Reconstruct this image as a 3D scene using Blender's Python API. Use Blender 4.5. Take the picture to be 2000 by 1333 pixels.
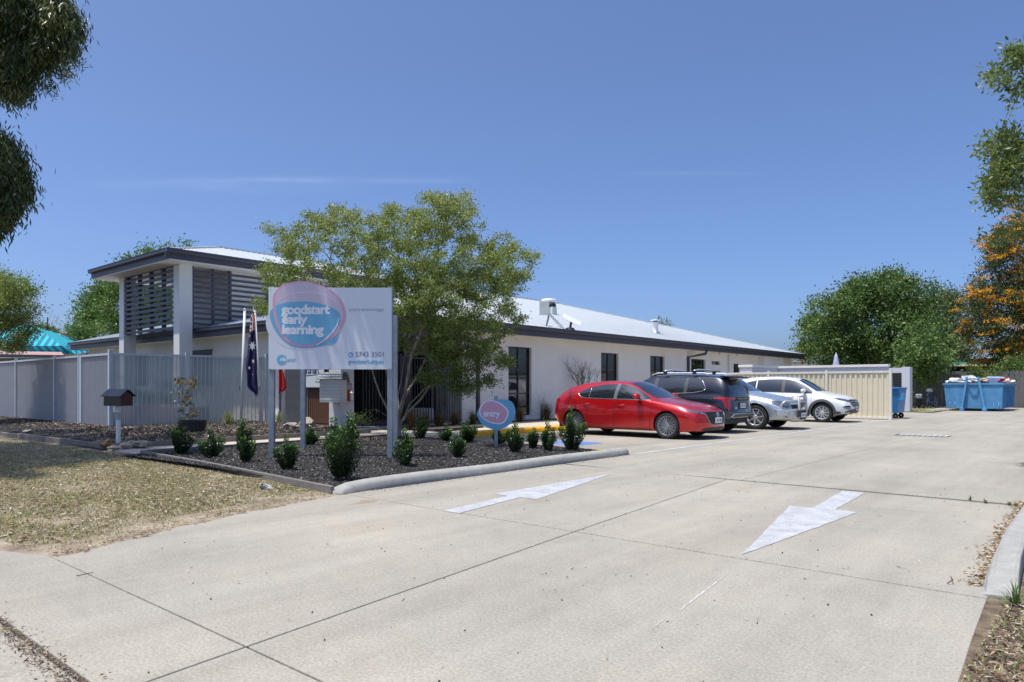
import bpy, bmesh, math, random
import numpy as np
from mathutils import Vector, Matrix, Quaternion
from mathutils.bvhtree import BVHTree

for _o in list(bpy.data.objects):
    bpy.data.objects.remove(_o)
SC = bpy.context.scene
COL = SC.collection
rng = np.random.default_rng(11)
random.seed(5)

# ---------------------------------------------------------------- camera, sky, sun, exposure
F = 1388.0; H = 1.26; HOR = 756.0
YAW = math.radians(40.6); CY, SY = math.cos(YAW), math.sin(YAW)
cam = bpy.data.cameras.new('camera'); camo = bpy.data.objects.new('camera', cam); COL.objects.link(camo)
cam.sensor_width = 36; cam.lens = 36 * F / 2000; cam.shift_y = (HOR - 666.5) / 2000
cam.clip_end = 3000; cam.clip_start = .05
camo.location = (0, 0, H); camo.rotation_euler = (math.radians(90), 0, YAW)
SC.camera = camo
TOSUN = Vector((-.10, -.27, 1)).normalized()
EL = math.asin(TOSUN.z); AZ = math.atan2(TOSUN.x, TOSUN.y)
W = bpy.data.worlds.new('World'); SC.world = W; W.use_nodes = True
nt = W.node_tree; bg = nt.nodes['Background']
sky = nt.nodes.new('ShaderNodeTexSky'); sky.sky_type = 'NISHITA'; sky.sun_disc = False
sky.sun_elevation = EL; sky.sun_rotation = AZ; sky.air_density = .62; sky.dust_density = 2.7; sky.ozone_density = 10
_n = nt.nodes.new; _l = nt.links.new
_tc = _n('ShaderNodeTexCoord'); _mp = _n('ShaderNodeMapping'); _mp.inputs['Rotation'].default_value = (0, 0, -YAW); _l(_tc.outputs['Generated'], _mp.inputs[0]); _sx = _n('ShaderNodeSeparateXYZ'); _l(_mp.outputs[0], _sx.inputs[0])
def _m(op, a, b=None, c=None):
    x = _n('ShaderNodeMath'); x.operation = op
    for i, v in enumerate((a, b, c)):
        if v is None: continue
        if isinstance(v, (int, float)): x.inputs[i].default_value = v
        else: _l(v, x.inputs[i])
    return x.outputs[0]
_cy = _m('MAXIMUM', _sx.outputs[1], .05); _p = _m('DIVIDE', _sx.outputs[0], _cy); _q = _m('DIVIDE', _sx.outputs[2], _cy)
_cb = _n('ShaderNodeCombineXYZ'); _l(_m('MULTIPLY', _p, 6), _cb.inputs[0]); _l(_m('MULTIPLY', _q, 60), _cb.inputs[1]); _nz = _n('ShaderNodeTexNoise'); _nz.inputs['Scale'].default_value = 1.3; _nz.inputs['Detail'].default_value = 6; _l(_cb.outputs[0], _nz.inputs[0])
_w = None
for _q0, _sg, _p0, _p1, _am in ((.291, .0050, -.50, -.04, .05), (.300, .0028, .15, .36, .028), (.282, .009, -.62, -.20, .04)):
    _t = _m('DIVIDE', _m('SUBTRACT', _q, _q0), _sg); _g = _m('POWER', 2.718, _m('MULTIPLY', _m('MULTIPLY', _t, _t), -1)); _u = _m('DIVIDE', _m('SUBTRACT', _p, (_p0 + _p1) / 2), (_p1 - _p0) / 2); _e = _m('MAXIMUM', _m('SUBTRACT', 1, _m('MULTIPLY', _u, _u)), 0)
    _g = _m('MULTIPLY', _m('MULTIPLY', _g, _e), _m('MULTIPLY', _m('POWER', _m('MULTIPLY', _nz.outputs[0], 1.9), 3), _am)); _w = _g if _w is None else _m('ADD', _w, _g)
_mx = _n('ShaderNodeMix'); _mx.data_type = 'RGBA'; _l(_w, _mx.inputs[0]); _l(sky.outputs[0], _mx.inputs[6]); _mx.inputs[7].default_value = (4.6, 5.2, 6.2, 1)
nt.links.new(_mx.outputs[2], bg.inputs[0]); bg.inputs[1].default_value = .15
sl = bpy.data.lights.new('sun', 'SUN'); sl.energy = 3.45; sl.angle = math.radians(.5); sl.color = (1, .955, .885)
so = bpy.data.objects.new('sun', sl); COL.objects.link(so)
so.rotation_euler = TOSUN.to_track_quat('Z', 'Y').to_euler(); so.location = (0, 0, 30)
SC.view_settings.view_transform = 'Standard'; SC.view_settings.look = 'None'
SC.view_settings.exposure = 0.48; SC.view_settings.gamma = 1; SC.view_settings.use_curve_mapping = False

# ---------------------------------------------------------------- pixel -> place
def c2w(cx, cy, z=0): return Vector((CY * cx - SY * cy, SY * cx + CY * cy, z))
def ray(px): return c2w((px - 1000) / F, 1)
def G(px, py, z=0):
    d = F * (H - z) / (py - HOR); v = ray(px) * d; v.z = z; return v
def P(px, py, d):
    v = ray(px) * d; v.z = H + (HOR - py) / F * d; return v
def onX(px, py, X):
    r = ray(px); s = X / r.x; return Vector((X, r.y * s, H + (HOR - py) / F * s))
def onY(px, py, Y):
    r = ray(px); s = Y / r.y; return Vector((r.x * s, Y, H + (HOR - py) / F * s))
YX = lambda px, X: onX(px, HOR, X).y
XY = lambda px, Y: onY(px, HOR, Y).x

# ---------------------------------------------------------------- materials
def nodes(name):
    m = bpy.data.materials.new(name); m.use_nodes = True
    return m, m.node_tree, m.node_tree.nodes['Principled BSDF']
def c4(c): return (c[0], c[1], c[2], 1)
def M(name, col, rough=.6, metal=0, spec=.5, coat=0, var=.12, scale=4, bump=0, bscale=60, col2=None, stretch=(1, 1, 1), fine=0, alpha=1, det=6):
    m, t, b = nodes(name)
    b.inputs['Roughness'].default_value = rough; b.inputs['Metallic'].default_value = metal
    b.inputs['Specular IOR Level'].default_value = spec; b.inputs['Coat Weight'].default_value = coat
    b.inputs['Coat Roughness'].default_value = .04
    tc = t.nodes.new('ShaderNodeTexCoord'); mp = t.nodes.new('ShaderNodeMapping'); mp.inputs['Scale'].default_value = stretch
    t.links.new(tc.outputs['Object'], mp.inputs[0])
    if var or col2:
        n = t.nodes.new('ShaderNodeTexNoise'); n.inputs['Scale'].default_value = scale; n.inputs['Detail'].default_value = det; n.inputs['Roughness'].default_value = .62
        t.links.new(mp.outputs[0], n.inputs[0])
        r = t.nodes.new('ShaderNodeValToRGB'); r.color_ramp.elements[0].position = .3; r.color_ramp.elements[1].position = .7
        a = tuple(x * (1 - var) for x in col); c = col2 or tuple(min(1, x * (1 + var)) for x in col)
        r.color_ramp.elements[0].color = c4(a); r.color_ramp.elements[1].color = c4(c)
        t.links.new(n.outputs[0], r.inputs[0]); out = r.outputs[0]
        if fine:
            n2 = t.nodes.new('ShaderNodeTexNoise'); n2.inputs['Scale'].default_value = scale * 14; n2.inputs['Detail'].default_value = 4
            t.links.new(mp.outputs[0], n2.inputs[0])
            mr = t.nodes.new('ShaderNodeMapRange'); mr.inputs['From Min'].default_value = .3; mr.inputs['From Max'].default_value = .7
            mr.inputs['To Min'].default_value = 1 - fine; mr.inputs['To Max'].default_value = 1 + fine
            t.links.new(n2.outputs[0], mr.inputs[0])
            mx = t.nodes.new('ShaderNodeVectorMath'); mx.operation = 'SCALE'
            t.links.new(out, mx.inputs[0]); t.links.new(mr.outputs[0], mx.inputs['Scale']); out = mx.outputs[0]
        t.links.new(out, b.inputs['Base Color'])
    else: b.inputs['Base Color'].default_value = c4(col)
    if bump:
        n3 = t.nodes.new('ShaderNodeTexNoise'); n3.inputs['Scale'].default_value = bscale; n3.inputs['Detail'].default_value = 5
        t.links.new(mp.outputs[0], n3.inputs[0])
        bp = t.nodes.new('ShaderNodeBump'); bp.inputs['Strength'].default_value = bump; bp.inputs['Distance'].default_value = .01
        t.links.new(n3.outputs[0], bp.inputs['Height']); t.links.new(bp.outputs[0], b.inputs['Normal'])
    if alpha < 1: b.inputs['Alpha'].default_value = alpha
    return m
def RM(name, cols, rough=.6, transl=0, spec=.4):
    """colour picked per piece from the 'rnd' attribute"""
    m, t, b = nodes(name)
    a = t.nodes.new('ShaderNodeAttribute'); a.attribute_name = 'rnd'
    r = t.nodes.new('ShaderNodeValToRGB'); e = r.color_ramp.elements
    while len(e) < len(cols): e.new(.5)
    for i, c in enumerate(cols): e[i].position = i / (len(cols) - 1); e[i].color = c4(c)
    t.links.new(a.outputs['Fac'], r.inputs[0]); t.links.new(r.outputs[0], b.inputs['Base Color'])
    b.inputs['Roughness'].default_value = rough; b.inputs['Specular IOR Level'].default_value = spec
    if transl:
        tr = t.nodes.new('ShaderNodeBsdfTranslucent'); t.links.new(r.outputs[0], tr.inputs[0])
        mx = t.nodes.new('ShaderNodeMixShader'); mx.inputs[0].default_value = transl
        o = t.nodes['Material Output']
        t.links.new(b.outputs[0], mx.inputs[1]); t.links.new(tr.outputs[0], mx.inputs[2]); t.links.new(mx.outputs[0], o.inputs[0])
    return m

# ---------------------------------------------------------------- objects
def link(o, parent=None):
    COL.objects.link(o)
    if parent is not None: o.parent = parent
    return o
def tag(o, label=None, cat=None, group=None, kind=None):
    if label: o['label'] = label
    if cat: o['category'] = cat
    if group: o['group'] = group
    if kind: o['kind'] = kind
    return o
def E(name, loc, label=None, cat=None, group=None, rz=0, kind=None, parent=None):
    o = bpy.data.objects.new(name, None); o.location = loc; o.rotation_euler = (0, 0, rz); o.empty_display_size = .2
    link(o, parent); return tag(o, label, cat, group, kind)
def chain_loc(p):
    v = Vector((0, 0, 0))
    while p is not None: v += p.location; p = p.parent
    return v
class MB:
    def __init__(s): s.v = []; s.f = []
    def add(s, vs, fs):
        n = len(s.v); s.v += [tuple(q) for q in vs]; s.f += [tuple(i + n for i in f) for f in fs]; return s
    def box(s, x0, x1, y0, y1, z0, z1):
        return s.add([(x0, y0, z0), (x1, y0, z0), (x1, y1, z0), (x0, y1, z0), (x0, y0, z1), (x1, y0, z1), (x1, y1, z1), (x0, y1, z1)],
                     [(0, 3, 2, 1), (4, 5, 6, 7), (0, 1, 5, 4), (1, 2, 6, 5), (2, 3, 7, 6), (3, 0, 4, 7)])
    def obox(s, c, size, M3):
        sx, sy, sz = [q / 2 for q in size]; c = Vector(c)
        vs = [c + M3 @ Vector(q) for q in ((-sx, -sy, -sz), (sx, -sy, -sz), (sx, sy, -sz), (-sx, sy, -sz), (-sx, -sy, sz), (sx, -sy, sz), (sx, sy, sz), (-sx, sy, sz))]
        return s.add(vs, [(0, 3, 2, 1), (4, 5, 6, 7), (0, 1, 5, 4), (1, 2, 6, 5), (2, 3, 7, 6), (3, 0, 4, 7)])
    def bar(s, a, b, w, h=None):
        a, b = Vector(a), Vector(b); d = (b - a); L = d.length; q = d.to_track_quat('X', 'Z').to_matrix()
        return s.obox((a + b) / 2, (L, w, h or w), q)
    def tube(s, pts, r, n=8, cap=True):
        pts = [Vector(p) for p in pts]; R = r if hasattr(r, '__len__') else [r] * len(pts)
        vs = []; fs = []; up = None
        for i, p in enumerate(pts):
            d = (pts[min(i + 1, len(pts) - 1)] - pts[max(i - 1, 0)]).normalized()
            if up is None: up = d.orthogonal().normalized()
            up = (up - d * up.dot(d)).normalized(); sd = d.cross(up)
            for k in range(n):
                a = 2 * math.pi * k / n; vs.append(p + (up * math.cos(a) + sd * math.sin(a)) * R[i])
        for i in range(len(pts) - 1):
            for k in range(n): fs.append((i * n + k, i * n + (k + 1) % n, (i + 1) * n + (k + 1) % n, (i + 1) * n + k))
        if cap: fs.append(tuple(range(n))[::-1]); fs.append(tuple((len(pts) - 1) * n + k for k in range(n)))
        return s.add(vs, fs)
    def prism(s, poly, z0, z1, fr=None):
        """poly 2-D, extruded z0..z1; fr maps (a,b,c)->xyz"""
        fr = fr or (lambda a, b, c: (a, b, c)); n = len(poly)
        vs = [fr(a, b, z0) for a, b in poly] + [fr(a, b, z1) for a, b in poly]
        fs = [tuple(range(n))[::-1], tuple(range(n, 2 * n))] + [(i, (i + 1) % n, n + (i + 1) % n, n + i) for i in range(n)]
        return s.add(vs, fs)
    def sweep(s, path, prof, closed=False, sc=None):
        """path xy(z) list; prof (offset to the right of travel, height)"""
        n = len(prof); vs = []; fs = []
        for i, p in enumerate(path):
            a = Vector(path[max(i - 1, 0)][:2]); b = Vector(path[min(i + 1, len(path) - 1)][:2]); d = (b - a).normalized(); r = Vector((d.y, -d.x))
            k = sc[i] if sc else 1; z = p[2] if len(p) > 2 else 0
            for o, h in prof: vs.append((p[0] + r.x * o, p[1] + r.y * o, z + h * k))
        for i in range(len(path) - 1):
            for k in range(n - 1): fs.append((i * n + k, i * n + k + 1, (i + 1) * n + k + 1, (i + 1) * n + k))
        fs.append(tuple(range(n))[::-1]); fs.append(tuple((len(path) - 1) * n + k for k in range(n)))
        return s.add(vs, fs)
    def lathe(s, prof, n=24, axis='z', c=(0, 0, 0)):
        vs = []; fs = []; m = len(prof)
        for k in range(n):
            a = 2 * math.pi * k / n; ca, sa = math.cos(a), math.sin(a)
            for r, h in prof:
                if axis == 'z': vs.append((c[0] + r * ca, c[1] + r * sa, c[2] + h))
                else: vs.append((c[0] + r * ca, c[1] + h, c[2] + r * sa))
        for k in range(n):
            k2 = (k + 1) % n
            for j in range(m - 1):
                q = (k * m + j, k2 * m + j, k2 * m + j + 1, k * m + j + 1)
                fs.append(q if axis == 'z' else q[::-1])
        return s.add(vs, fs)
    def mesh(s, name, m):
        me = bpy.data.meshes.new(name); me.from_pydata(s.v, [], s.f); me.update()
        if m: me.materials.append(m)
        return me
    def build(s, name, m, parent=None, smooth=False, bevel=0, seg=2, world=False):
        me = s.mesh(name, m)
        if smooth: me.polygons.foreach_set('use_smooth', [True] * len(me.polygons))
        o = bpy.data.objects.new(name, me); link(o, parent)
        if parent is not None and world: o.location = -chain_loc(parent)
        if bevel:
            b = o.modifiers.new('bevel', 'BEVEL'); b.width = bevel; b.segments = seg; b.limit_method = 'ANGLE'; b.angle_limit = .6
        return o
def BX(name, m, parent, b, bevel=0, world=True):
    """axis-aligned box part whose origin sits at its own centre"""
    x0, x1, y0, y1, z0, z1 = b; c = Vector(((x0 + x1) / 2, (y0 + y1) / 2, (z0 + z1) / 2))
    o = MB().box(x0 - c.x, x1 - c.x, y0 - c.y, y1 - c.y, z0 - c.z, z1 - c.z).build(name, m, parent, bevel=bevel)
    o.location = c - (chain_loc(parent) if (parent is not None and world) else Vector((0, 0, 0)))
    return o
def inst(o, loc, parent=None, rot=None, name=None):
    c = bpy.data.objects.new(name or o.name.split('.')[0], o.data); c.location = loc
    if rot: c.rotation_euler = rot
    for md in o.modifiers:
        if md.type == 'BEVEL':
            b = c.modifiers.new('bevel', 'BEVEL'); b.width = md.width; b.segments = md.segments; b.limit_method = 'ANGLE'; b.angle_limit = md.angle_limit
    return link(c, parent)
def copy_tree(o, parent=None):
    c = o.copy(); COL.objects.link(c); c.parent = parent
    for ch in list(o.children): copy_tree(ch, c)
    return c
def soup(name, V, faces, m, parent=None, rnd=None, smooth=False, world=False):
    """V (n,k,3) pieces of the same topology"""
    n, k, _ = V.shape; fa = np.array(faces); nf, fk = fa.shape
    idx = (fa[None] + (np.arange(n) * k)[:, None, None]).reshape(-1)
    me = bpy.data.meshes.new(name); me.vertices.add(n * k); me.vertices.foreach_set('co', V.astype(np.float32).ravel())
    me.loops.add(len(idx)); me.loops.foreach_set('vertex_index', idx.astype(np.int32))
    me.polygons.add(n * nf); me.polygons.foreach_set('loop_start', (np.arange(n * nf) * fk).astype(np.int32))
    me.polygons.foreach_set('loop_total', np.full(n * nf, fk, np.int32))
    if smooth: me.polygons.foreach_set('use_smooth', np.ones(n * nf, bool))
    if rnd is not None:
        at = me.attributes.new('rnd', 'FLOAT', 'POINT'); at.data.foreach_set('value', np.repeat(rnd, k).astype(np.float32))
    me.update(calc_edges=True); me.materials.append(m)
    o = bpy.data.objects.new(name, me); link(o, parent)
    if parent is not None and world: o.location = -chain_loc(parent)
    return o
def unit(a): return a / np.maximum(np.linalg.norm(a, axis=-1, keepdims=True), 1e-9)
def leaves(name, pos, dirv, l, w, m, parent, rnd=None, fold=.25, world=True, r=rng):
    n = len(pos); d = unit(dirv); q = unit(np.cross(d, r.normal(size=(n, 3)))); u = np.cross(d, q)
    l = np.broadcast_to(l, n)[:, None]; w = np.broadcast_to(w, n)[:, None]
    mid = pos + d * l * .5 - u * w * fold
    V = np.stack([pos, mid + q * w * .5 + u * w * fold * .8, pos + d * l, mid - q * w * .5 + u * w * fold * .8], 1)
    return soup(name, V, [(0, 1, 2), (0, 2, 3)], m, parent, r.random(n) if rnd is None else rnd, world=world)
def text(s, size, m, parent, loc, rot, name='lettering', ext=.001, off=0, align='LEFT', space=1.0, sx=1):
    cu = bpy.data.curves.new(name, 'FONT'); cu.body = s; cu.size = size; cu.extrude = ext; cu.offset = off; cu.align_x = align; cu.space_character = space; cu.resolution_u = 4
    t = bpy.data.objects.new('tmp', cu); COL.objects.link(t); bpy.context.view_layer.update()
    me = bpy.data.meshes.new_from_object(t.evaluated_get(bpy.context.evaluated_depsgraph_get()))
    bpy.data.objects.remove(t); me.materials.clear(); me.materials.append(m); me.name = name
    o = bpy.data.objects.new(name, me); o.location = loc; o.rotation_euler = rot; o.scale = (sx, 1, 1); return link(o, parent)
def smooth_loop(pts, n=8):
    """closed Catmull-Rom"""
    pts = [np.array(p, float) for p in pts]; out = []; k = len(pts)
    for i in range(k):
        a, b, c, d = pts[i - 1], pts[i], pts[(i + 1) % k], pts[(i + 2) % k]
        for j in range(n):
            t = j / n; out.append(tuple(.5 * (2 * b + (c - a) * t + (2 * a - 5 * b + 4 * c - d) * t * t + (3 * b - a - 3 * c + d) * t ** 3)))
    return out

# ---------------------------------------------------------------- shared materials
def concrete_mat():
    m, t, b = nodes('concrete'); N = t.nodes.new; Lk = t.links.new
    tc = N('ShaderNodeTexCoord')
    def noise(s, det=5, rough=.6, st=None):
        n = N('ShaderNodeTexNoise'); n.inputs['Scale'].default_value = s; n.inputs['Detail'].default_value = det; n.inputs['Roughness'].default_value = rough
        if st:
            mp = N('ShaderNodeMapping'); mp.inputs['Scale'].default_value = st; Lk(tc.outputs['Object'], mp.inputs[0]); Lk(mp.outputs[0], n.inputs[0])
        else: Lk(tc.outputs['Object'], n.inputs[0])
        return n.outputs[0]
    def ramp(src, p0, c0, p1, c1):
        r = N('ShaderNodeValToRGB'); e = r.color_ramp.elements; e[0].position = p0; e[0].color = c4(c0); e[1].position = p1; e[1].color = c4(c1); Lk(src, r.inputs[0]); return r.outputs[0]
    def mix(f, a, c, mode='MIX'):
        x = N('ShaderNodeMix'); x.data_type = 'RGBA'; x.blend_type = mode
        if isinstance(f, float): x.inputs[0].default_value = f
        else: Lk(f, x.inputs[0])
        Lk(a, x.inputs[6])
        if isinstance(c, tuple): x.inputs[7].default_value = c4(c)
        else: Lk(c, x.inputs[7])
        return x.outputs[2]
    c = ramp(noise(.45, 7, .68), .32, (.305, .290, .252), .68, (.400, .371, .310))
    c = mix(.9, c, ramp(noise(1.1, 6, .7, (1, .10, 1)), .28, (.78, .77, .76), .62, (1.05, 1.05, 1.05)), 'MULTIPLY')
    c = mix(ramp(noise(3.1, 3, .5), .70, (0, 0, 0), .78, (.45, .45, .45)), c, (.22, .205, .18))
    c = mix(.9, c, ramp(noise(62, 4, .75), .3, (.64, .64, .64), .7, (1.27, 1.26, 1.23)), 'MULTIPLY')
    c = mix(.55, c, ramp(noise(7, 6, .7), .3, (.86, .85, .84), .75, (1.08, 1.07, 1.06)), 'MULTIPLY')
    v = N('ShaderNodeTexVoronoi'); v.inputs['Scale'].default_value = 95; Lk(tc.outputs['Object'], v.inputs[0])
    sp = ramp(v.outputs['Distance'], .12, (1, 1, 1), .2, (0, 0, 0)); v2 = N('ShaderNodeTexNoise'); v2.inputs['Scale'].default_value = 33; Lk(tc.outputs['Object'], v2.inputs[0])
    g = N('ShaderNodeMath'); g.operation = 'MULTIPLY'; Lk(sp, g.inputs[0]); Lk(ramp(v2.outputs[0], .52, (0, 0, 0), .62, (1, 1, 1)), g.inputs[1])
    c = mix(g.outputs[0], c, (.58, .56, .52))
    v3 = N('ShaderNodeTexVoronoi'); v3.inputs['Scale'].default_value = 42; mp = N('ShaderNodeMapping'); mp.inputs['Location'].default_value = (3.3, 7.1, 0); Lk(tc.outputs['Object'], mp.inputs[0]); Lk(mp.outputs[0], v3.inputs[0])
    g2 = N('ShaderNodeMath'); g2.operation = 'MULTIPLY'; Lk(ramp(v3.outputs['Distance'], .10, (1, 1, 1), .17, (0, 0, 0)), g2.inputs[0]); Lk(ramp(v2.outputs[0], .40, (1, 1, 1), .47, (0, 0, 0)), g2.inputs[1])
    c = mix(g2.outputs[0], c, (.16, .145, .125))
    c = mix(ramp(noise(.42, 4, .7), .63, (0, 0, 0), .76, (.35, .35, .35)), c, (.40, .30, .20))
    # long hairline cracks
    v4 = N('ShaderNodeTexVoronoi'); v4.feature = 'DISTANCE_TO_EDGE'; v4.inputs['Scale'].default_value = .19
    ds = N('ShaderNodeVectorMath'); ds.operation = 'ADD'; n5 = N('ShaderNodeTexNoise'); n5.inputs['Scale'].default_value = 2.2; n5.inputs['Detail'].default_value = 5; Lk(tc.outputs['Object'], n5.inputs[0])
    sc_ = N('ShaderNodeVectorMath'); sc_.operation = 'SCALE'; sc_.inputs['Scale'].default_value = .8; Lk(n5.outputs['Color'], sc_.inputs[0]); Lk(tc.outputs['Object'], ds.inputs[0]); Lk(sc_.outputs[0], ds.inputs[1]); Lk(ds.outputs[0], v4.inputs[0])
    ck = N('ShaderNodeMath'); ck.operation = 'MULTIPLY'; Lk(ramp(v4.outputs['Distance'], .0006, (1, 1, 1), .0014, (0, 0, 0)), ck.inputs[0]); Lk(ramp(noise(.7, 3), .5, (0, 0, 0), .62, (.6, .6, .6)), ck.inputs[1])
    c = mix(ck.outputs[0], c, (.13, .12, .10))
    Lk(c, b.inputs['Base Color']); b.inputs['Roughness'].default_value = .85; b.inputs['Specular IOR Level'].default_value = .25
    bp = N('ShaderNodeBump'); bp.inputs['Strength'].default_value = .35; bp.inputs['Distance'].default_value = .004; Lk(noise(110, 4, .7), bp.inputs['Height']); Lk(bp.outputs[0], b.inputs['Normal'])
    return m
CONC = concrete_mat()
KERB = M('kerb_concrete', (.33, .325, .30), .85, var=.13, scale=6, bump=.3, bscale=90, fine=.12, spec=.2)
WHITE_PAINT = M('road_paint', (.40, .41, .425), .75, var=.20, scale=5, fine=.2, bump=.15, bscale=90, spec=.2)
YELLOW = M('yellow_paint', (.78, .42, .03), .6, var=.12, scale=9, fine=.08, spec=.3)
BLUEPT = M('blue_paint', (.09, .19, .48), .7, var=.15, scale=7)
RENDER = M('white_render', (.82, .785, .73), .9, var=.04, scale=1.2, bump=.15, bscale=120, fine=.02, spec=.15)
RENDER2 = M('pale_render', (.80, .80, .74), .9, var=.03, scale=1.5, bump=.12, bscale=120, spec=.15)
SOFFIT = M('soffit_board', (.72, .70, .66), .8, var=.02, spec=.2)
FASCIA = M('charcoal_steel', (.062, .062, .085), .45, var=.08, scale=3, spec=.5)
ROOFM = M('white_roof_steel', (.56, .59, .605), .45, var=.035, scale=1.5, bump=.25, bscale=9, stretch=(1, 1, 1), spec=.5)
DARKF = M('black_steel', (.02, .02, .022), .45, var=.1)
GLASS = M('dark_glass', (.012, .014, .016), .03, spec=.9, var=0)
SILV = M('silver_fence_steel', (.56, .60, .66), .42, metal=.15, var=.08, scale=5, spec=.5)
SILV2 = M('fence_backing', (.25, .25, .27), .55, var=.10, scale=3, spec=.4)
GALV = M('galvanised_steel', (.30, .35, .40), .40, metal=.55, var=.18, scale=9, fine=.1)
WSTEEL = M('white_steel', (.74, .75, .76), .4, var=.04)
CREAM = M('cream_sheet_steel', (.68, .62, .46), .55, var=.05, scale=2, spec=.35)
CREAM2 = M('cream_post_steel', (.70, .67, .58), .5, var=.04)
TIMBER = M('weathered_timber', (.19, .175, .155), .9, var=.3, scale=6, stretch=(1, 8, 8), bump=.4, bscale=30)
TIMB2 = M('shaded_grey_paling', (.15, .145, .14), .9, var=.35, scale=5, stretch=(6, 6, 1), bump=.3, bscale=20)  # timber darkened: the shade behind the skip is put into its colour
BARK = M('smooth_bark', (.21, .165, .125), .85, var=.35, scale=9, col2=(.45, .38, .31), bump=.4, bscale=26, stretch=(1, 1, .35))
BARKD = M('dark_bark', (.09, .075, .06), .9, var=.35, scale=8, bump=.5, bscale=20)
RUBBER = M('tyre_rubber', (.028, .028, .029), .75, var=.15, scale=12, spec=.3)
BLACKP = M('black_plastic', (.022, .023, .025), .55, var=.08)
GREYP = M('grey_cladding', (.075, .078, .082), .6, var=.06)
CHROME = M('chrome', (.75, .76, .78), .12, metal=1, var=0)
ALLOY = M('alloy_rim', (.36, .37, .39), .28, metal=.8, var=.03)
ALLOYB = M('bright_alloy_rim', (.62, .63, .65), .3, metal=.6, var=.03)
PLATE = M('number_plate', (.72, .74, .76), .4, var=0)
INK = M('dark_ink', (.03, .03, .06), .5, var=0)
LENS = M('headlamp_lens', (.10, .11, .13), .12, metal=.35, spec=.9, coat=1, var=.4, scale=22)
REDL = M('tail_lamp_red', (.33, .004, .005), .08, coat=1, var=.3, scale=25)
ROCK = M('garden_rock', (.36, .31, .25), .9, var=.3, scale=5, bump=.6, bscale=14, fine=.15)
LEAFM = RM('tree_leaf', [(.035, .075, .014), (.075, .135, .022), (.13, .19, .035), (.24, .22, .05)], .42, .38, .5)
# ================================================================ GROUND
LAWN = M('dry_lawn_soil', (.21, .165, .12), .95, scale=2.6, var=.3, col2=(.37, .31, .23), bump=.6, bscale=40, fine=.25, spec=.1)
def sheet(name, x0, x1, y0, y1, z, m, nx=1, ny=1, dz=0, kind='structure'):
    X, Y = np.meshgrid(np.linspace(x0, x1, nx + 1), np.linspace(y0, y1, ny + 1)); Z = np.full(X.shape, z)
    if dz: Z = Z + dz * (np.sin(X * 1.7) * np.cos(Y * 1.3) + .5 * np.sin(X * 4.1 + Y * 3))
    v = np.stack([X, Y, Z], -1).reshape(-1, 3); f = [(j * (nx + 1) + i, j * (nx + 1) + i + 1, (j + 1) * (nx + 1) + i + 1, (j + 1) * (nx + 1) + i) for j in range(ny) for i in range(nx)]
    return tag(MB().add(v, f).build(name, m, smooth=True), kind=kind)
sheet('ground', -700, 700, -300, 1100, -.06, M('dry_earth', (.20, .165, .12), .95, var=.3, scale=.2, col2=(.16, .17, .09)))
sheet('road', -300, 300, -14, .55, -.03, M('street_asphalt', (.07, .068, .066), .9, var=.2, scale=3, bump=.4, bscale=90))
# concrete kerb-side strip of the road, and driveway made of separate slabs with recessed joints
drive = E('driveway', (0, 0, 0), kind='structure')
sheet('joint_bed', -14, 1.5, -.4, 53, -.028, M('joint_dirt', (.075, .06, .045), .95, var=.3, scale=30))
def slab(poly, z=0, inset=.006, name='concrete_slab', m=CONC, parent=drive, th=.09):
    n = len(poly); c = Vector((sum(p[0] for p in poly) / n, sum(p[1] for p in poly) / n)); q = []
    A = sum(poly[i][0] * poly[(i + 1) % n][1] - poly[(i + 1) % n][0] * poly[i][1] for i in range(n)); sg = 1 if A > 0 else -1
    for i in range(n):
        a, b, d = Vector(poly[i - 1]), Vector(poly[i]), Vector(poly[(i + 1) % n])
        e1 = (b - a).normalized(); e2 = (d - b).normalized(); n1 = Vector((-e1.y, e1.x)) * sg; n2 = Vector((-e2.y, e2.x)) * sg
        k = (n1 + n2); k = k / max(.3, k.dot(n1)); q.append(tuple(b + k * inset))
    return MB().prism(q, z - th, z).build(name, m, parent, bevel=.006, seg=2)
jx = lambda y: -3.0 - .128 * y + .0012 * y * y       # the slightly skewed long joint
lx = lambda y: -5.95 - .30 * (y - 1.8) if y < 5 else -6.91
edge_left = [G(650, 969), G(600, 978), G(540, 991), G(470, 1003), G(400, 1020), G(340, 1031), G(280, 1049), G(220, 1060), G(165, 1078), G(110, 1087)]
el = [(p.x, p.y) for p in edge_left]
fine_el = []
for i in range(len(el) - 1):
    for k in range(5):
        t = k / 5; a, b = el[i], el[i + 1]; fine_el.append((a[0] + (b[0] - a[0]) * t + random.uniform(-.022, .022), a[1] + (b[1] - a[1]) * t + random.uniform(-.02, .02)))
fine_el.append(el[-1])
slab([(jx(5.05), 5.05)] + [(-6.91, 5.05)] + fine_el + [(-6.1, 1.78), (jx(1.78), 1.78)])
slab([(jx(1.78), 1.78), (-.62, 1.78), (-.50, 3.2), (-.56, 4.2), (-.60, 5.05), (jx(5.05), 5.05)][::1])
slab([(jx(1.78), 1.78), (-6.1, 1.78), (-6.55, 1.60), (-9.6, 1.62), (-9.6, 1.13), (jx(1.13), 1.13)])
slab([(jx(1.13), 1.13), (.2, 1.13), (-.35, 1.5), (-.62, 1.78), (jx(1.78), 1.78)])
for k in range(8): slab([(-9.61 - 3 * k, 1.62), (-12.6 - 3 * k, 1.62), (-12.6 - 3 * k, 1.13), (-9.61 - 3 * k, 1.13)])
for k in range(14): slab([(3 - 3 * k, 1.115), (0 - 3 * k, 1.115), (0 - 3 * k, .55), (3 - 3 * k, .55)], z=-.008)
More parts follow.
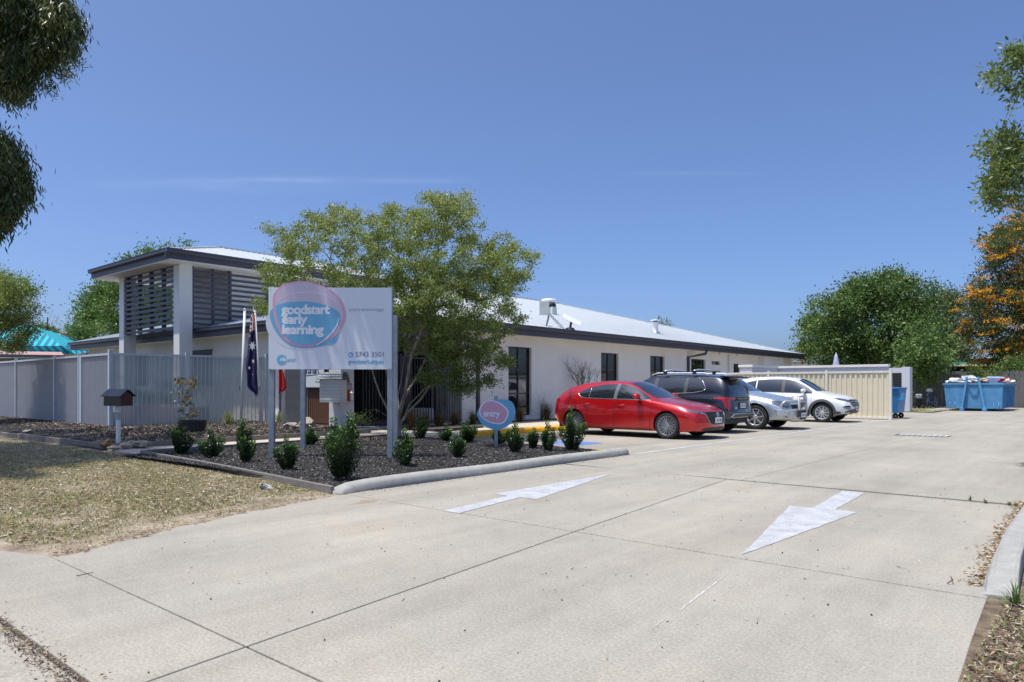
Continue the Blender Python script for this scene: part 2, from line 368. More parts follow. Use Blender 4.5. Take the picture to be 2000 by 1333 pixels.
slab([(-6.93, 5.06), (jx(5.06), 5.06), (jx(9.25), 9.25), (-6.93, 9.42)])
slab([(jx(5.06), 5.06), (-.6, 5.06), (-.72, 9.2), (jx(9.25), 9.25)])
rows = [9.33, 13.6, 17.8, 22.0, 26.2, 30.6, 35, 39.5, 44, 48, 52]
for a, b in zip(rows[:-1], rows[1:]):
    for x0, x1 in ((-12.3, -6.93), (-6.93, -3.9), (-3.9, -.7)):
        if x0 < -12 and b > 40: x0 = -7.4
        if x0 >= x1: continue
        if x0 < -12 and a < 10: a2 = 11.55
        else: a2 = a
        if x0 <= -7 and b > 40: continue
        slab([(x0, a2), (x1, a2), (x1, b), (x0, b)], inset=.004)
tag(sheet('lawn', -60, -5.9, 1.6, 5.45, -.005, LAWN, 150, 14, .004), kind='structure')
sheet('verge', -.75, 30, 1.15, 60, -.006, M('verge_soil', (.11, .08, .055), .95, scale=9, var=.35, col2=(.24, .19, .13), bump=.9, bscale=60, fine=.3, spec=.1), 60, 120, .002)
sheet('grass_patch', -12.5, -7.2, 40.2, 52.5, .01, M('straw_grass', (.36, .31, .17), .95, var=.3, scale=4, col2=(.25, .26, .11), bump=.6, bscale=30), 10, 10, .01)
# yard behind the fences
sheet('yard', -60, -15.55, 12.0, 60, -.03, M('yard_ground', (.46, .42, .32), .95, var=.2, scale=1))
sheet('back_yard', -60, -21.8, 7.9, 12.1, -.02, M('yard_turf', (.24, .30, .13), .95, var=.25, scale=2))

# ---- planting beds
MUL = M('mulch_soil', (.012, .011, .011), .95, var=.4, scale=14, col2=(.03, .027, .025), bump=.8, bscale=50)
def mound(x, y, kind):
    if kind == 'near': return .035 + .035 * math.sin(max(0, min(1, (x + 13.7) / 6.6)) * math.pi)
    e = min(1, max(0, (y - 5.4) / 2.2)) * min(1, max(0, (-15.45 - x) / 1.2)); return .02 + .13 * e
def bed(name, x0, x1, y0, y1, kind, nx, ny):
    X = np.linspace(x0, x1, nx + 1); Y = np.linspace(y0, y1, ny + 1)
    v = [(x, y, mound(x, y, kind) + random.uniform(-.008, .008)) for y in Y for x in X]
    f = [(j * (nx + 1) + i, j * (nx + 1) + i + 1, (j + 1) * (nx + 1) + i + 1, (j + 1) * (nx + 1) + i) for j in range(ny) for i in range(nx)]
    return tag(MB().add(v, f).build(name, MUL, smooth=True), kind='structure')
bed('mulch_bed', -13.68, -7.1, 5.12, 11.55, 'near', 70, 70)
bed('mulch_bed', -45, -15.45, 5.42, 12.15, 'far', 200, 60)
CHIPM = RM('bark_chips', [(.010, .010, .010), (.018, .017, .018), (.036, .034, .035), (.085, .078, .075), (.30, .26, .22)], .6)
CHIPB = RM('brown_bark_chips', [(.06, .045, .035), (.11, .08, .06), (.19, .14, .10), (.30, .24, .18), (.40, .34, .28)], .85)
def chips(name, n, xy, zf, m, l0=.012, l1=.04, r=rng, bias=1.0, label=None):
    x, y = xy(n); n = len(x); z = np.array([zf(a, b) for a, b in zip(x, y)]) + r.uniform(-.002, .014, n)
    l = r.uniform(l0, l1, n); a = r.uniform(0, 2 * np.pi, n); tl = r.normal(0, .35, n)
    d = np.stack([np.cos(a) * np.cos(tl), np.sin(a) * np.cos(tl), np.sin(tl)], 1); s = unit(np.cross(d, [0, 0, 1.]) + r.normal(0, .3, (n, 3))); u = np.cross(d, s)
    c = np.stack([x, y, z], 1); l = l[:, None]; w = l * r.uniform(.25, .6, (n, 1)); h = l * .14
    V = np.stack([c - d * l * .5 - s * w * .4, c + d * l * .5 - s * w * .5, c + d * l * .45 + s * w * .4, c - d * l * .5 + s * w * .5, c + u * h + d * l * .1], 1)
    o = soup(name, V, [(0, 1, 4), (1, 2, 4), (2, 3, 4), (3, 0, 4)], m, None, np.clip(r.random(n) ** bias, 0, 1))
    return tag(o, label, kind='stuff')
chips('bark_mulch', 34000, lambda n: (rng.uniform(-13.6, -7.15, n), rng.uniform(5.15, 11.5, n)), lambda a, b: mound(a, b, 'near'), CHIPM, bias=1.05)
def farxy(n):
    y = rng.uniform(5.5, 11.9, n); return rng.uniform(-31, -15.5, n), y
chips('bark_mulch', 22000, farxy, lambda a, b: mound(a, b, 'far'), CHIPM, .015, .055, bias=1.3)
chips('leaf_mulch', 8000, lambda n: (-15.6 - np.abs(rng.normal(0, 3.2, n)), rng.uniform(6.4, 11.9, n)), lambda a, b: mound(a, b, 'far') + .01, CHIPB, .02, .06)
chips('leaf_mulch', 3000, lambda n: (rng.uniform(-33, -20, n), rng.uniform(6.6, 7.8, n)), lambda a, b: mound(a, b, 'far') + .01, CHIPB, .02, .06)
chips('leaf_mulch', 1500, lambda n: (rng.uniform(-13.6, -13.1, n), rng.uniform(8.5, 11.5, n)), lambda a, b: mound(a, b, 'near') + .01, CHIPB, .02, .05)
# timber edging: each board a thing of its own
def board(a, b, w=.045, h=.09, z=.0, lab='', m=TIMBER):
    a, b = Vector(a), Vector(b); c = (a + b) / 2; d = b - a
    o = MB().box(-d.length / 2, d.length / 2, -w / 2, w / 2, -.04, h).build('edging_board', m, bevel=.006); o.location = (c.x, c.y, z); o.rotation_euler = (0, 0, math.atan2(d.y, d.x))
    return tag(o, lab, 'garden edging', 'timber garden edging')
board((-13.72, 5.50), (-10.5, 5.30), lab='low grey timber edging along the dry lawn, left length before the shrubs')
board((-10.48, 5.30), (-7.05, 4.98), lab='low grey timber edging along the dry lawn, right length ending at the rounded kerb')
board((-13.74, 5.52), (-13.74, 11.5), lab='thin timber edging between the footpath and the dark mulch bed with the signboard')
board((-15.42, 5.60), (-15.42, 12.1), .05, .12, lab='timber edging beside the footpath running back from the black letterbox')
board((-15.45, 5.52), (-20.5, 5.35), .07, .12, lab='old timber edging in front of the letterbox, at the edge of the shaded lawn')
board((-20.55, 5.35), (-27, 5.28), .07, .10, lab='old timber edging at the left edge of the picture along the shaded lawn')
# paths
PATH = M('path_concrete', (.47, .42, .34), .9, var=.12, scale=3, fine=.08, bump=.2, bscale=80)
path = E('footpath', (0, 0, 0), kind='structure')
for k in range(5): slab([(-15.38, 5.5 + 1.32 * k), (-13.78, 5.5 + 1.32 * k), (-13.78, 6.82 + 1.32 * k), (-15.38, 6.82 + 1.32 * k)], z=.012, name='path_slab', m=PATH, parent=path, inset=.004)
slab([(-16.5, 12.1), (-13.78, 12.1), (-13.78, 13.6), (-16.5, 13.6)], z=.012, name='path_slab', m=PATH, parent=path, inset=.004)
slab([(-15.38, 12.1), (-12.6, 11.6), (-12.35, 11.6), (-12.35, 12.1), (-12.8, 12.1)], z=.010, name='path_slab', m=PATH, parent=path, inset=.003)
for k in range(9): slab([(-14.6 if k else -13.77, 12.1 + 3.6 * k), (-12.62, 12.1 + 3.6 * k), (-12.62, 15.7 + 3.6 * k), (-14.6, 15.7 + 3.6 * k)], z=.09 if k else .03, name='path_slab', m=PATH, parent=path, inset=.004)
# porch floor step and garden strip along the wall
tag(MB().box(-22, -16.3, 12.2, 17.3, -.02, .10).build('porch_floor', M('porch_concrete', (.30, .31, .32), .8, var=.1), bevel=.01), kind='structure')
tag(MB().box(-16.3, -14.62, 13.7, 46, -.02, .07).build('garden_strip', M('dark_gravel', (.06, .055, .05), .95, var=.3, scale=20, bump=.8, bscale=60)), kind='structure')
# kerbs
def half_round(w, h, n=8): return [(-w / 2, -.05)] + [(-w / 2 * math.cos(math.pi * k / n), h * math.sin(math.pi * k / n) ** .55) for k in range(n + 1)] + [(w / 2, -.05)]
kp = [(-7.02, 4.98), (-7.03, 5.05), (-7.05, 5.2), (-7.08, 5.5)] + [(-7.10 - .04 * math.sin(k), 5.5 + k * .5) for k in range(1, 12)] + [(-7.1, 11.42), (-7.1, 11.5)]
kb = MB().sweep(kp, half_round(.24, .125), sc=[.25, .6, .9, 1] + [1] * 11 + [1, .9]).build('kerb', KERB, smooth=True)
tag(kb, 'rounded pale concrete kerb between the dark mulch bed and the driveway', 'kerb')
kp = [(-.53, 5.12), (-.55, 5.4), (-.58, 5.9), (-.62, 7), (-.64, 9), (-.64, 16), (-.64, 30), (-.64, 52)]
kb = MB().sweep(kp, [(-.13, -.05), (-.12, .0), (-.09, .10), (-.06, .125), (.04, .13), (.065, .12), (.07, .08), (.07, -.05)], sc=[.12, .5, .9, 1, 1, 1, 1, 1]).build('kerb', KERB, smooth=False, bevel=.01)
tag(kb, 'flat topped concrete kerb along the right edge of the driveway, by dry leaves', 'kerb')
kb = MB().sweep([(-12.45, 12.75), (-12.45, 12.9), (-12.42, 13.2), (-12.42, 18.2), (-12.42, 18.4)], half_round(.24, .15), sc=[.2, .8, 1, 1, .6]).build('kerb', YELLOW, smooth=True)
tag(kb, 'yellow painted kerb at the head of the parking bays behind the red car', 'kerb')
kb = MB().sweep([(-12.45, 18.42), (-12.45, 45)], half_round(.24, .12)).build('kerb', KERB, smooth=True)
tag(kb, 'unpainted kerb between the parking bays and the building, behind the black car', 'kerb')
# ---- painted marks
def mark(name, poly, m, label, cat, z=.004):
    o = MB().add([(a, b, z) for a, b in poly], [tuple(range(len(poly)))]).build(name, m); me = o.data
    if me.polygons[0].normal.z < 0: me.flip_normals()
    return tag(o, label, cat)
def gp(l, ox, oy, s): return [tuple(G(ox + x / s, oy + y / s)[:2]) for x, y in l]
def wobble(poly, amp=.006):
    out = []
    for i in range(len(poly)):
        a, b = Vector(poly[i]), Vector(poly[(i + 1) % len(poly)]); n = max(2, int((b - a).length / .12))
        for k in range(n): q = a.lerp(b, k / n); out.append((q.x + random.uniform(-amp, amp), q.y + random.uniform(-amp, amp)))
    return out
mark('painted_arrow', wobble(gp([(130, 492), (280, 518), (880, 362), (1040, 382), (1765, 133), (620, 328), (755, 348)], 840, 900, 5)), WHITE_PAINT, 'white arrow painted on the concrete pointing away into the car park, left of the pair', 'road marking')
mark('painted_arrow', wobble(gp([(300, 970), (885, 368), (1170, 395), (1535, 187), (1805, 210), (1450, 415), (1722, 446)], 1400, 930, 6.25)), WHITE_PAINT, 'white arrow painted on the concrete pointing out towards the street, right of the pair', 'road marking')
mark('parking_line', wobble([(-6.98, 11.6), (-6.86, 11.6), (-6.62, 30), (-6.74, 30)], .004), WHITE_PAINT, 'long thin white line across the ends of the parking bays', 'road marking')
mark('painted_line', wobble([(-12.2, 11.9), (-7.6, 11.9), (-7.6, 11.98), (-12.2, 11.98)], .004), YELLOW, 'thin yellow line painted behind the shrubs at the end of the mulch bed', 'road marking')
SCR = M('scrape_pale', (.50, .485, .45), .85, var=.12, scale=30)
def scrape(a, b, w, lab):
    a, b = G(*a), G(*b); d = (b - a); n_ = 26; s_ = Vector((-d.y, d.x, 0)).normalized(); L_ = []; R_ = []
    for k in range(n_ + 1):
        q = a + d * (k / n_) + s_ * random.uniform(-.004, .004); ww = w * random.uniform(.15, 1) * math.sin(math.pi * (k + .5) / (n_ + 1)) ** .5; L_.append((q.x + s_.x * ww, q.y + s_.y * ww)); R_.append((q.x - s_.x * ww, q.y - s_.y * ww))
    return mark('scrape_mark', L_ + R_[::-1], SCR, lab, 'surface mark', .0025)
scrape((1325, 1195), (1422, 1120), .010, 'longer thin white scrape on the concrete below the tip of the right hand arrow'); scrape((1268, 1232), (1300, 1208), .006, 'short faint white scrape on the concrete lower left of the longer scrape')
db = mark('parking_symbol', [(-9.85, 12.45), (-8.8, 12.45), (-8.8, 13.45), (-9.85, 13.45)], BLUEPT, 'blue square with a white accessible parking symbol on the concrete by the red car', 'road marking')
sy = MB(); A5 = [(.0, .0)] 
def ringp(cx, cy, r, a0, a1, n=14): return [(cx + r * math.cos(a0 + (a1 - a0) * k / n), cy + r * math.sin(a0 + (a1 - a0) * k / n), .009) for k in range(n + 1)]
sy.tube(ringp(-9.3, 12.8, .22, -2.6, .6), .03, 4); sy.tube([(-9.38, 13.2, .009), (-9.34, 12.95, .009), (-9.12, 12.93, .009), (-9.02, 12.68, .009)], .035, 4); sy.tube([(-9.42, 13.27, .009), (-9.38, 13.3, .009)], .05, 6)
for i, v in enumerate(sy.v): sy.v[i] = (v[0], v[1], .008 + (v[2] - .009) * .03)
sy.build('wheelchair_symbol', WHITE_PAINT, db)
gr = E('drain_grate', (-3.9, 20.9, 0), 'pale slotted drain cover set in the concrete near the blue skip', 'drain')
GW = M('worn_white', (.50, .51, .52), .5, var=.08)
BX('frame', DARKF, gr, (-4.5, -3.3, 20.55, 21.2, -.02, .005))
for k in range(9): BX('bar', GW, gr, (-4.42 + .125 * k, -4.33 + .125 * k, 20.62, 21.13, .0055, .012))
# ---- lawn blades and litter
BLM = RM('dry_grass_blades', [(.16, .23, .05), (.26, .30, .10), (.42, .38, .21), (.56, .49, .34), (.68, .62, .50)], .8, .25, .2)
def blades(name, n, xy, zf, h0, h1, m, bias=1, wd=.004):
    x, y = xy(n); n = len(x); z = np.full(n, zf); a = rng.uniform(0, 6.28, n); lean = rng.uniform(.3, 1.3, n); h = rng.uniform(h0, h1, n)
    p = np.stack([x, y, z], 1); d = np.stack([np.cos(a) * np.sin(lean), np.sin(a) * np.sin(lean), np.cos(lean)], 1)
    s = unit(np.cross(d, [0, 0, 1.])) * (wd * rng.uniform(.6, 1.6, n))[:, None]
    V = np.stack([p - s, p + s, p + d * h[:, None]], 1)
    fld = .5 + .5 * np.sin(x * 1.9 + 2 * np.sin(y * 1.3)) * np.cos(y * 2.3 + np.sin(x * .9))
    rn = np.clip(rng.random(n) * .7 + .45 * (1 - fld) * rng.random(n), 0, 1)
    return tag(soup(name, V, [(0, 1, 2)], m, None, rn), kind='stuff')
def lawnxy(n):
    x = -6.2 - rng.gamma(1.6, 3.6, n); y = rng.uniform(1.72, 5.3, n)
    lim = np.interp(y, [1.6, 1.99, 2.53, 3.19, 4.1, 4.97, 5.3], [-6.6, -6.16, -6.38, -6.66, -6.92, -7.12, -9])
    f = .7 * np.sin(x * 1.3 + 1.5 * np.sin(y * 1.7)) * np.cos(y * 1.9 - x * .6) + .5 * np.sin(x * 5.1 + 2 * np.sin(y * 4.3)) * np.cos(y * 6.2 + x) + rng.normal(0, .4, n)
    k = (x < lim) & (f > -.6) & (x > -32) & ((lim - x > .35) | (rng.random(n) < .25)) & (y < 5.28 - .0 * x); return x[k], y[k]
blades('grass', 190000, lawnxy, -.004, .012, .04, BLM)
def vergexy(n):
    y = rng.uniform(1.3, 9, n); x = rng.gamma(1.1, .7, n) - .52; k = ((x > -.52) & (y < 5.1)) | (x > -.36); return x[k], y[k]
blades('grass', 8000, vergexy, -.002, .012, .05, BLM)
blades('grass', 9000, lambda n: (rng.uniform(-12.4, -7.3, n), rng.uniform(40.3, 52, n)), .01, .04, .11, BLM, wd=.012)
LIT = RM('dry_leaf_litter', [(.10, .055, .03), (.22, .12, .06), (.34, .24, .14), (.48, .40, .28), (.62, .56, .45)], .8, .15, .2)
def litter(name, x, y, z, l0, l1, wr=(.18, .45)):
    n = len(x); a = rng.uniform(0, 6.28, n); p = np.stack([x, y, np.full(n, z) + rng.uniform(0, .012, n)], 1)
    d = np.stack([np.cos(a), np.sin(a), rng.normal(0, .15, n)], 1); l = rng.uniform(l0, l1, n)
    u = np.array([0, 0, 1.]); q = unit(np.cross(d, u) + rng.normal(0, .2, (n, 3))); L = l[:, None]; w = L * rng.uniform(*wr, (n, 1))
    V = np.stack([p - d * L / 2, p - d * L * .1 + q * w / 2 + u * .006, p + d * L / 2 + u * .004, p - d * L * .1 - q * w / 2 + u * .004, p + u * .001], 1)
    return tag(soup(name, V, [(0, 4, 1), (4, 2, 1), (0, 3, 4), (4, 3, 2)], LIT, None, rng.random(n)), kind='stuff')
x, y = lawnxy(30000); k = rng.random(len(x)) < .42; litter('leaf_litter', x[k], y[k], .004, .02, .075)
chips('lawn_crumbs', 36000, lambda n: (lambda q: q)(lawnxy(int(n)))  , lambda a, b: .0, CHIPB, .006, .03, bias=1.4)
x, y = vergexy(3600); litter('leaf_litter', x, y, .004, .015, .05)
chips('verge_crumbs', 16000, vergexy, lambda a, b: -.002, CHIPB, .005, .028, bias=1.6)
# leaves gathered against the right kerb, and along the slab edge
n = 900; yy = rng.uniform(5.3, 9.5, n); litter('leaf_litter', -.66 - np.interp(yy, [5.3, 6, 9.5], [0, .03, .10]) - np.abs(rng.normal(0, .055, n)), yy, .003, .015, .05, (.3, .7))
n = 520; t = rng.random(n) * (len(fine_el) - 1.01); i0 = t.astype(int); fe = np.array(fine_el); pe = fe[i0] + (fe[i0 + 1] - fe[i0]) * (t - i0)[:, None]
litter('leaf_litter', pe[:, 0] - np.abs(rng.normal(0, .14, n)) + .03, pe[:, 1], .004, .012, .05)
n = 240; litter('leaf_litter', rng.uniform(-6.9, -6.75, n) , rng.uniform(5.2, 11.4, n), .003, .01, .035)
n = 300; litter('leaf_litter', rng.uniform(-6.5, -.8, n), rng.uniform(1.9, 16, n), .002, .008, .035)
n = 900; litter('leaf_litter', rng.uniform(-9, -3, n), rng.normal(1.10, .045, n), -.006, .006, .03)
chips('gutter_dirt', 5000, lambda n: (rng.uniform(-9, -3, n), rng.normal(1.085, .035, n)), lambda a, b: -.012, CHIPB, .004, .02, bias=2.2)
# gumnuts and pebbles on the concrete
n = 110; p = np.stack([rng.uniform(-6.3, -.8, n), rng.uniform(1.3, 12, n), np.full(n, .004)], 1); s = rng.uniform(.003, .008, n)[:, None, None]
octo = np.array([(1, 0, 0), (0, 1, 0), (-1, 0, 0), (0, -1, 0), (0, 0, 1.), (0, 0, -.6)]); V = p[:, None] + octo[None] * s
tag(soup('gumnuts', V, [(0, 1, 4), (1, 2, 4), (2, 3, 4), (3, 0, 4), (1, 0, 5), (2, 1, 5), (3, 2, 5), (0, 3, 5)], RM('gumnut', [(.03, .02, .015), (.09, .06, .04)], .8), None, rng.random(n)), kind='stuff')
def twig(pts, r, lab):
    return tag(MB().tube(pts, [r, r * .9, r * .5][:len(pts)] if len(pts) == 3 else r, 5).build('twig', BARKD, smooth=True), lab, 'twig')
g = lambda a, b, z=.008: G(a, b, z)
twig([g(1850, 1140), g(1861, 1133, .03), g(1857, 1126)], .004, 'small curled twig on the concrete left of the right hand kerb')
twig([g(150, 1125), g(166, 1122, .02), g(182, 1118)], .0035, 'short dark twig lying on the joint near the left lawn edge')
twig([g(390, 978), g(405, 985, .02), g(420, 994)], .005, 'pale bent stick lying on the dry lawn')
pb = MB(); 
for k in range(7):
    a = k * .9; pb.add([g(505, 951), g(512 + 4 * math.cos(a), 946 + 3 * math.sin(a), .05 + .02 * math.sin(3 * a)), g(522 + 7 * math.cos(a), 951 + 4 * math.sin(a), .02), g(535, 955)], [(0, 1, 2), (1, 3, 2)])
tag(pb.build('plastic_bag', M('thin_white_plastic', (.75, .75, .76), .3, var=0)), 'scrap of white plastic lying on the lawn in front of the mulch bed', 'litter')

# ================================================================ MAIN BUILDING
XW = -16.5; XE = -15.9; YE = 12.4; YF = 48.3; ZG = 3.36; XL = -39.2
bld = E('childcare_building', (-20, 20, 0), 'long white rendered childcare centre with low hipped white metal roof and dark gutters', 'building')
PB = dict(parent=bld, world=True)
def wall_x(X, t, y0, y1, z0, z1, ops, m=RENDER, name='wall'):
    """wall lying in plane X (front face), with openings (ya,yb,za,zb)"""
    mb = MB(); y = y0
    for ya, yb, za, zb in sorted(ops):
        if ya > y: mb.box(X - t, X, y, ya, z0, z1)
        if za > z0: mb.box(X - t, X, ya, yb, z0, za)
        if zb < z1: mb.box(X - t, X, ya, yb, zb, z1)
        y = yb
    if y < y1: mb.box(X - t, X, y, y1, z0, z1)
    return mb.build(name, m, **PB)
def window_x(X, ya, yb, za, zb, split=.55, rail=None):
    fr = E('window', (X, (ya + yb) / 2, za), parent=bld); fr.location -= bld.location
    mb = MB(); w = .05; mb.box(X - .16, X - .10, ya, yb, za, za + w); mb.box(X - .16, X - .10, ya, yb, zb - w, zb)
    ym = ya + (yb - ya) * split
    for q in (ya, ym - w / 2, yb - w): mb.box(X - .162, X - .098, q, q + w, za + w, zb - w)
    if rail: mb.box(X - .164, X - .096, ya, yb, rail - w / 2, rail + w / 2)
    mb.build('frame', DARKF, fr, world=True)
    for a, b in ((ya + w, ym - w / 2), (ym + w / 2, yb - w)):
        if rail:
            BX('pane', GLASS, fr, (X - .14, X - .13, a, b, za + w, rail - w / 2)); BX('pane', GLASS, fr, (X - .14, X - .13, a, b, rail + w / 2, zb - w))
        else: BX('pane', GLASS, fr, (X - .14, X - .13, a, b, za + w, zb - w))
Y0 = YX(934, XW)
wins = []
for px0, px1, top, bot, rail in ((993, 1038, 678, 812, 1.02), (1174, 1208, 690, None, None), (1270, 1298, 696, None, None), (1350, 1378, 702, None, None), (1433, 1446, 711, None, None)):
    ya, yb = YX(px0, XW), YX(px1, XW); zt = onX((px0 + px1) / 2, top, XW).z; zb = .22 if bot else .75
    wins.append((ya, yb, zb, min(2.72, zt), rail))
slot = (YX(1390, XW), YX(1407, XW), onX(1398, 713, XW).z, onX(1398, 706, XW).z)
wall_x(XW, .25, Y0, YF - .7, 0, 3.12, [w[:4] for w in wins] + [slot])
for w in wins: window_x(XW, w[0], w[1], w[2], w[3], .5, w[4])
MB().box(XW - .2, XW - .12, slot[0], slot[1], slot[2], slot[3]).build('slot_window', GLASS, **PB)
# white sills proud of the wall, beige corner strip and drain pipe
BX('pipe', CREAM2, bld, (XW, XW + .08, YX(1421, XW), YX(1421, XW) + .12, .1, 3.05))
MB().box(XW - .6, XW + .13, Y0 - .9, Y0 - .26, 0, 3.10).build('column', RENDER, **PB)
BX('wall_panel', RENDER, bld, (XW, XW + .35, YX(1482, XW), YX(1520, XW), 0, 3.1))
BX('door', DARKF, bld, (XW + .002, XW + .03, YX(1516, XW) + 1.2, YX(1552, XW), 0.1, 2.4))
# porch: recessed glazed wall, soffit
XP = -20.2
MB().box(XP - .3, XP, 12.9, Y0 + .2, 0, 3.1).build('porch_wall', M('dark_cladding', (.05, .05, .055), .6, var=.1), **PB)
MB().box(XP, XW - .6, Y0 - .1, Y0 + .1, 0, 3.1).build('porch_return_wall', RENDER2, **PB)
for k in range(4):
    a = 13.1 + k * 1.1; BX('porch_door', GLASS, bld, (XP + .01, XP + .05, a, a + 1.0, .12, 2.5)); BX('door_frame', DARKF, bld, (XP + .005, XP + .07, a + 1.0, a + 1.1, .1, 2.55))
BX('porch_beam', FASCIA, bld, (XE - .9, XE - .55, 12.8, Y0 - .9, 2.82, 3.05))
BX('porch_door', DARKF, bld, (XW - 3.2, XW - 2.2, Y0 - .15, Y0 - .105, .1, 2.4))
# street wall
MB().box(XL + .6, -26.3, 13.0, 13.25, 0, 3.1).build('wall', RENDER2, **PB)
MB().box(-26.3, -21.0, 13.0, 13.25, 0, 3.12).build('wall', RENDER2, **PB)
MB().box(XL + .6, XL + .85, 13.25, 30, 0, 3.12).build('wall', RENDER2, **PB)
for a, b, z in ((XY(262, 13), XY(289, 13), 2.6), (XY(374, 13), XY(414, 13), 2.66)):
    BX('window', DARKF, bld, (a, b, 12.975, 12.998, 1.3, z - .05)); BX('window_frame', DARKF, bld, (a - .05, b + .05, 12.96, 12.984, z - .05, z + .02))
# soffits
MB().box(XL, XE, YE, 13.3, 3.10, 3.13).build('soffit', SOFFIT, **PB)
MB().box(XP - .2, XE, 13.302, Y0 - .9, 3.10, 3.13).build('soffit', M('timber_look_soffit', (.50, .42, .32), .7, var=.1), **PB)
MB().box(XW - .3, XE, Y0 - .898, YF, 3.10, 3.13).build('soffit', SOFFIT, **PB)
def gutter(path, lab=None):
    prof = [(-.02, -.20), (.02, -.20), (.02, .005), (.14, .01), (.15, .03), (.15, .12), (.165, .13), (.165, .145), (.135, .145), (-.02, .12)]
    prof = [(o, h) for o, h in prof]
    return MB().sweep([(x, y, z) for x, y, z in path], prof).build('gutter', FASCIA, **PB)
ZF = 3.27
gutter([(XL, 31, ZF), (XL, YE, ZF)]); gutter([(XL - .0, YE, ZF), (XE, YE, ZF)]); gutter([(XE, YE - .16, ZF), (XE, YF, ZF)])
# hipped roof
PITCH = math.tan(math.radians(15.5)); hw = 11.65; zr = ZF + .12 + hw * PITCH; zt = ZF + .12
rv = [(XE, YE, zt), (XE, YF, zt), (XL, YF, zt), (XL, YE, zt), (XE - hw, YE + hw, zr), (XE - hw, YF - hw, zr)]
RFC = M('roof_ribs', (.72, .75, .77), .42, var=.02, scale=2)
def rib_roof(name, corners, apex_lo, apex_hi, eavex, lab=None): pass
rf = MB()
rf.add(rv, [(0, 1, 5, 4), (1, 2, 5), (2, 3, 4, 5), (3, 0, 4)]); roof = rf.build('roof', ROOFM, **PB)
# sheet ribs as real ridges on the slope above the car park and above the street
rb = MB()
y = YE + .3
while y < YF - .3:
    w = min(hw, y - YE, YF - y); rb.bar((XE + .03, y, zt + .006), (XE - w, y, zt + .006 + w * PITCH), .03, .02); y += .38
x = XE - .3
while x > XL + .3:
    w = min(hw, XE - x, x - XL); rb.bar((x, YE - .03, zt + .006), (x, YE + w, zt + .006 + w * PITCH), .03, .02); x -= .38
o = rb.build('roof_ribs', ROOFM, **PB); o['kind'] = 'stuff'
for a, b in ((rv[0], rv[4]), (rv[1], rv[5]), (rv[3], rv[4]), (rv[4], rv[5])): MB().bar(Vector(a) + Vector((0, 0, .02)), Vector(b) + Vector((0, 0, .02)), .22, .05).build('ridge_cap', ROOFM, **PB)
# downpipes
dp1 = YX(935, XW + .1); MB().tube([(XW + .07, dp1, .05), (XW + .07, dp1, 2.78), (XE - .05, dp1 + .75, 2.98), (XE + .05, dp1 + .78, 3.2)], .07, 8).build('downpipe', FASCIA, **PB)
dp2 = YX(1346, XW + .1); MB().tube([(XW + .07, dp2, .05), (XW + .07, dp2, 2.75), (XE - .05, dp2 + .9, 2.93), (XE + .05, dp2 + .92, 3.2)], .07, 8).build('downpipe', FASCIA, **PB)
for px in (1395, 1430): MB().lathe([(0, 0), (.09, 0), (.07, .1), (0, .12)], 10, c=(XW + .3, YX(px, XW), 2.98)).build('soffit_light', WSTEEL, **PB)
# roof fittings: things of their own
def roofpt(px, py):
    r = ray(px); dz = (HOR - py) / F            # meet plane z = zt + (XE - x)*PITCH
    s = (zt + XE * PITCH - H) / (dz + r.x * PITCH); return Vector((r.x * s, r.y * s, H + dz * s))
q = roofpt(1280, 651)
v = E('roof_vent', q, 'slim silver flue pipe with a flat cap standing midway along the white roof', 'roof vent')
MB().lathe([(.15, -.2), (.15, .55), (.16, .56)], 14).build('pipe', WSTEEL, v, smooth=False); MB().lathe([(.001, .62), (.24, .62), (.24, .68), (.001, .72)], 14).build('cap', WSTEEL, v); MB().lathe([(.26, -.2), (.24, .0), (.15, .1)], 14).build('flashing', GALV, v)
MB().lathe([(.12, .54), (.12, .63)], 8).build('collar', DARKF, v)
q = roofpt(1071, 612)
v = E('roof_vent', P(1072, 606, (q - Vector((0, 0, 0))).x * -SY + q.y * CY), 'squat white exhaust vent with mushroom cap near the roof ridge, left of the flue', 'roof vent')
MB().box(-.02, .36, -.18, .18, -.4, .12).build('base', M('pale_green_steel', (.55, .60, .56), .5), v, bevel=.02); MB().box(.02, .32, -.15, .15, .12, .3).build('louvre', DARKF, v); MB().lathe([(.001, .42), (.34, .38), (.37, .43), (.34, .52), (.001, .57)], 18).build('cap', WSTEEL, v, smooth=True); MB().lathe([(.3, .25), (.3, .5)], 16).build('neck', GALV, v)
q = roofpt(1067, 637)
v = E('antenna_panel', q, 'pale flat panel antenna on a bent pole above the white roof', 'antenna')
dq = -SY * q.x + CY * q.y
MB().tube([q, P(1071, 622, dq), P(1071, 590, dq)], .035, 8).build('pole', GALV, v, world=True)
MB().tube([P(1073, 612, dq), roofpt(1104, 645)], .02, 6).build('stay', GALV, v, world=True); MB().tube([P(1073, 616, dq), roofpt(1096, 641)], .015, 6).build('stay', GALV, v, world=True)
o = MB().box(-.19, .19, -.04, .04, -.27, .27).build('panel', M('panel_grey', (.52, .56, .54), .5), v, bevel=.02); o.location = P(1063, 602, dq - .1) - q; o.rotation_euler = (0, 0, YAW)
q = roofpt(1113, 645)
v = E('satellite_terminal', q, 'tilted flat rectangular satellite dish on a short dark stand on the white roof', 'antenna')
dq = -SY * q.x + CY * q.y
MB().tube([q, P(1116, 628, dq)], .045, 8).build('stand', DARKF, v, world=True)
MB().lathe([(.22, -.02), (.15, .08), (.04, .1)], 12).build('foot', DARKF, v)
o = MB().box(-.38, .38, -.24, .24, -.008, .008).build('dish', M('dish_white', (.62, .64, .66), .4), v, bevel=.03); o.location = P(1117, 625, dq) - q; o.rotation_euler = (math.radians(28), math.radians(24), YAW)

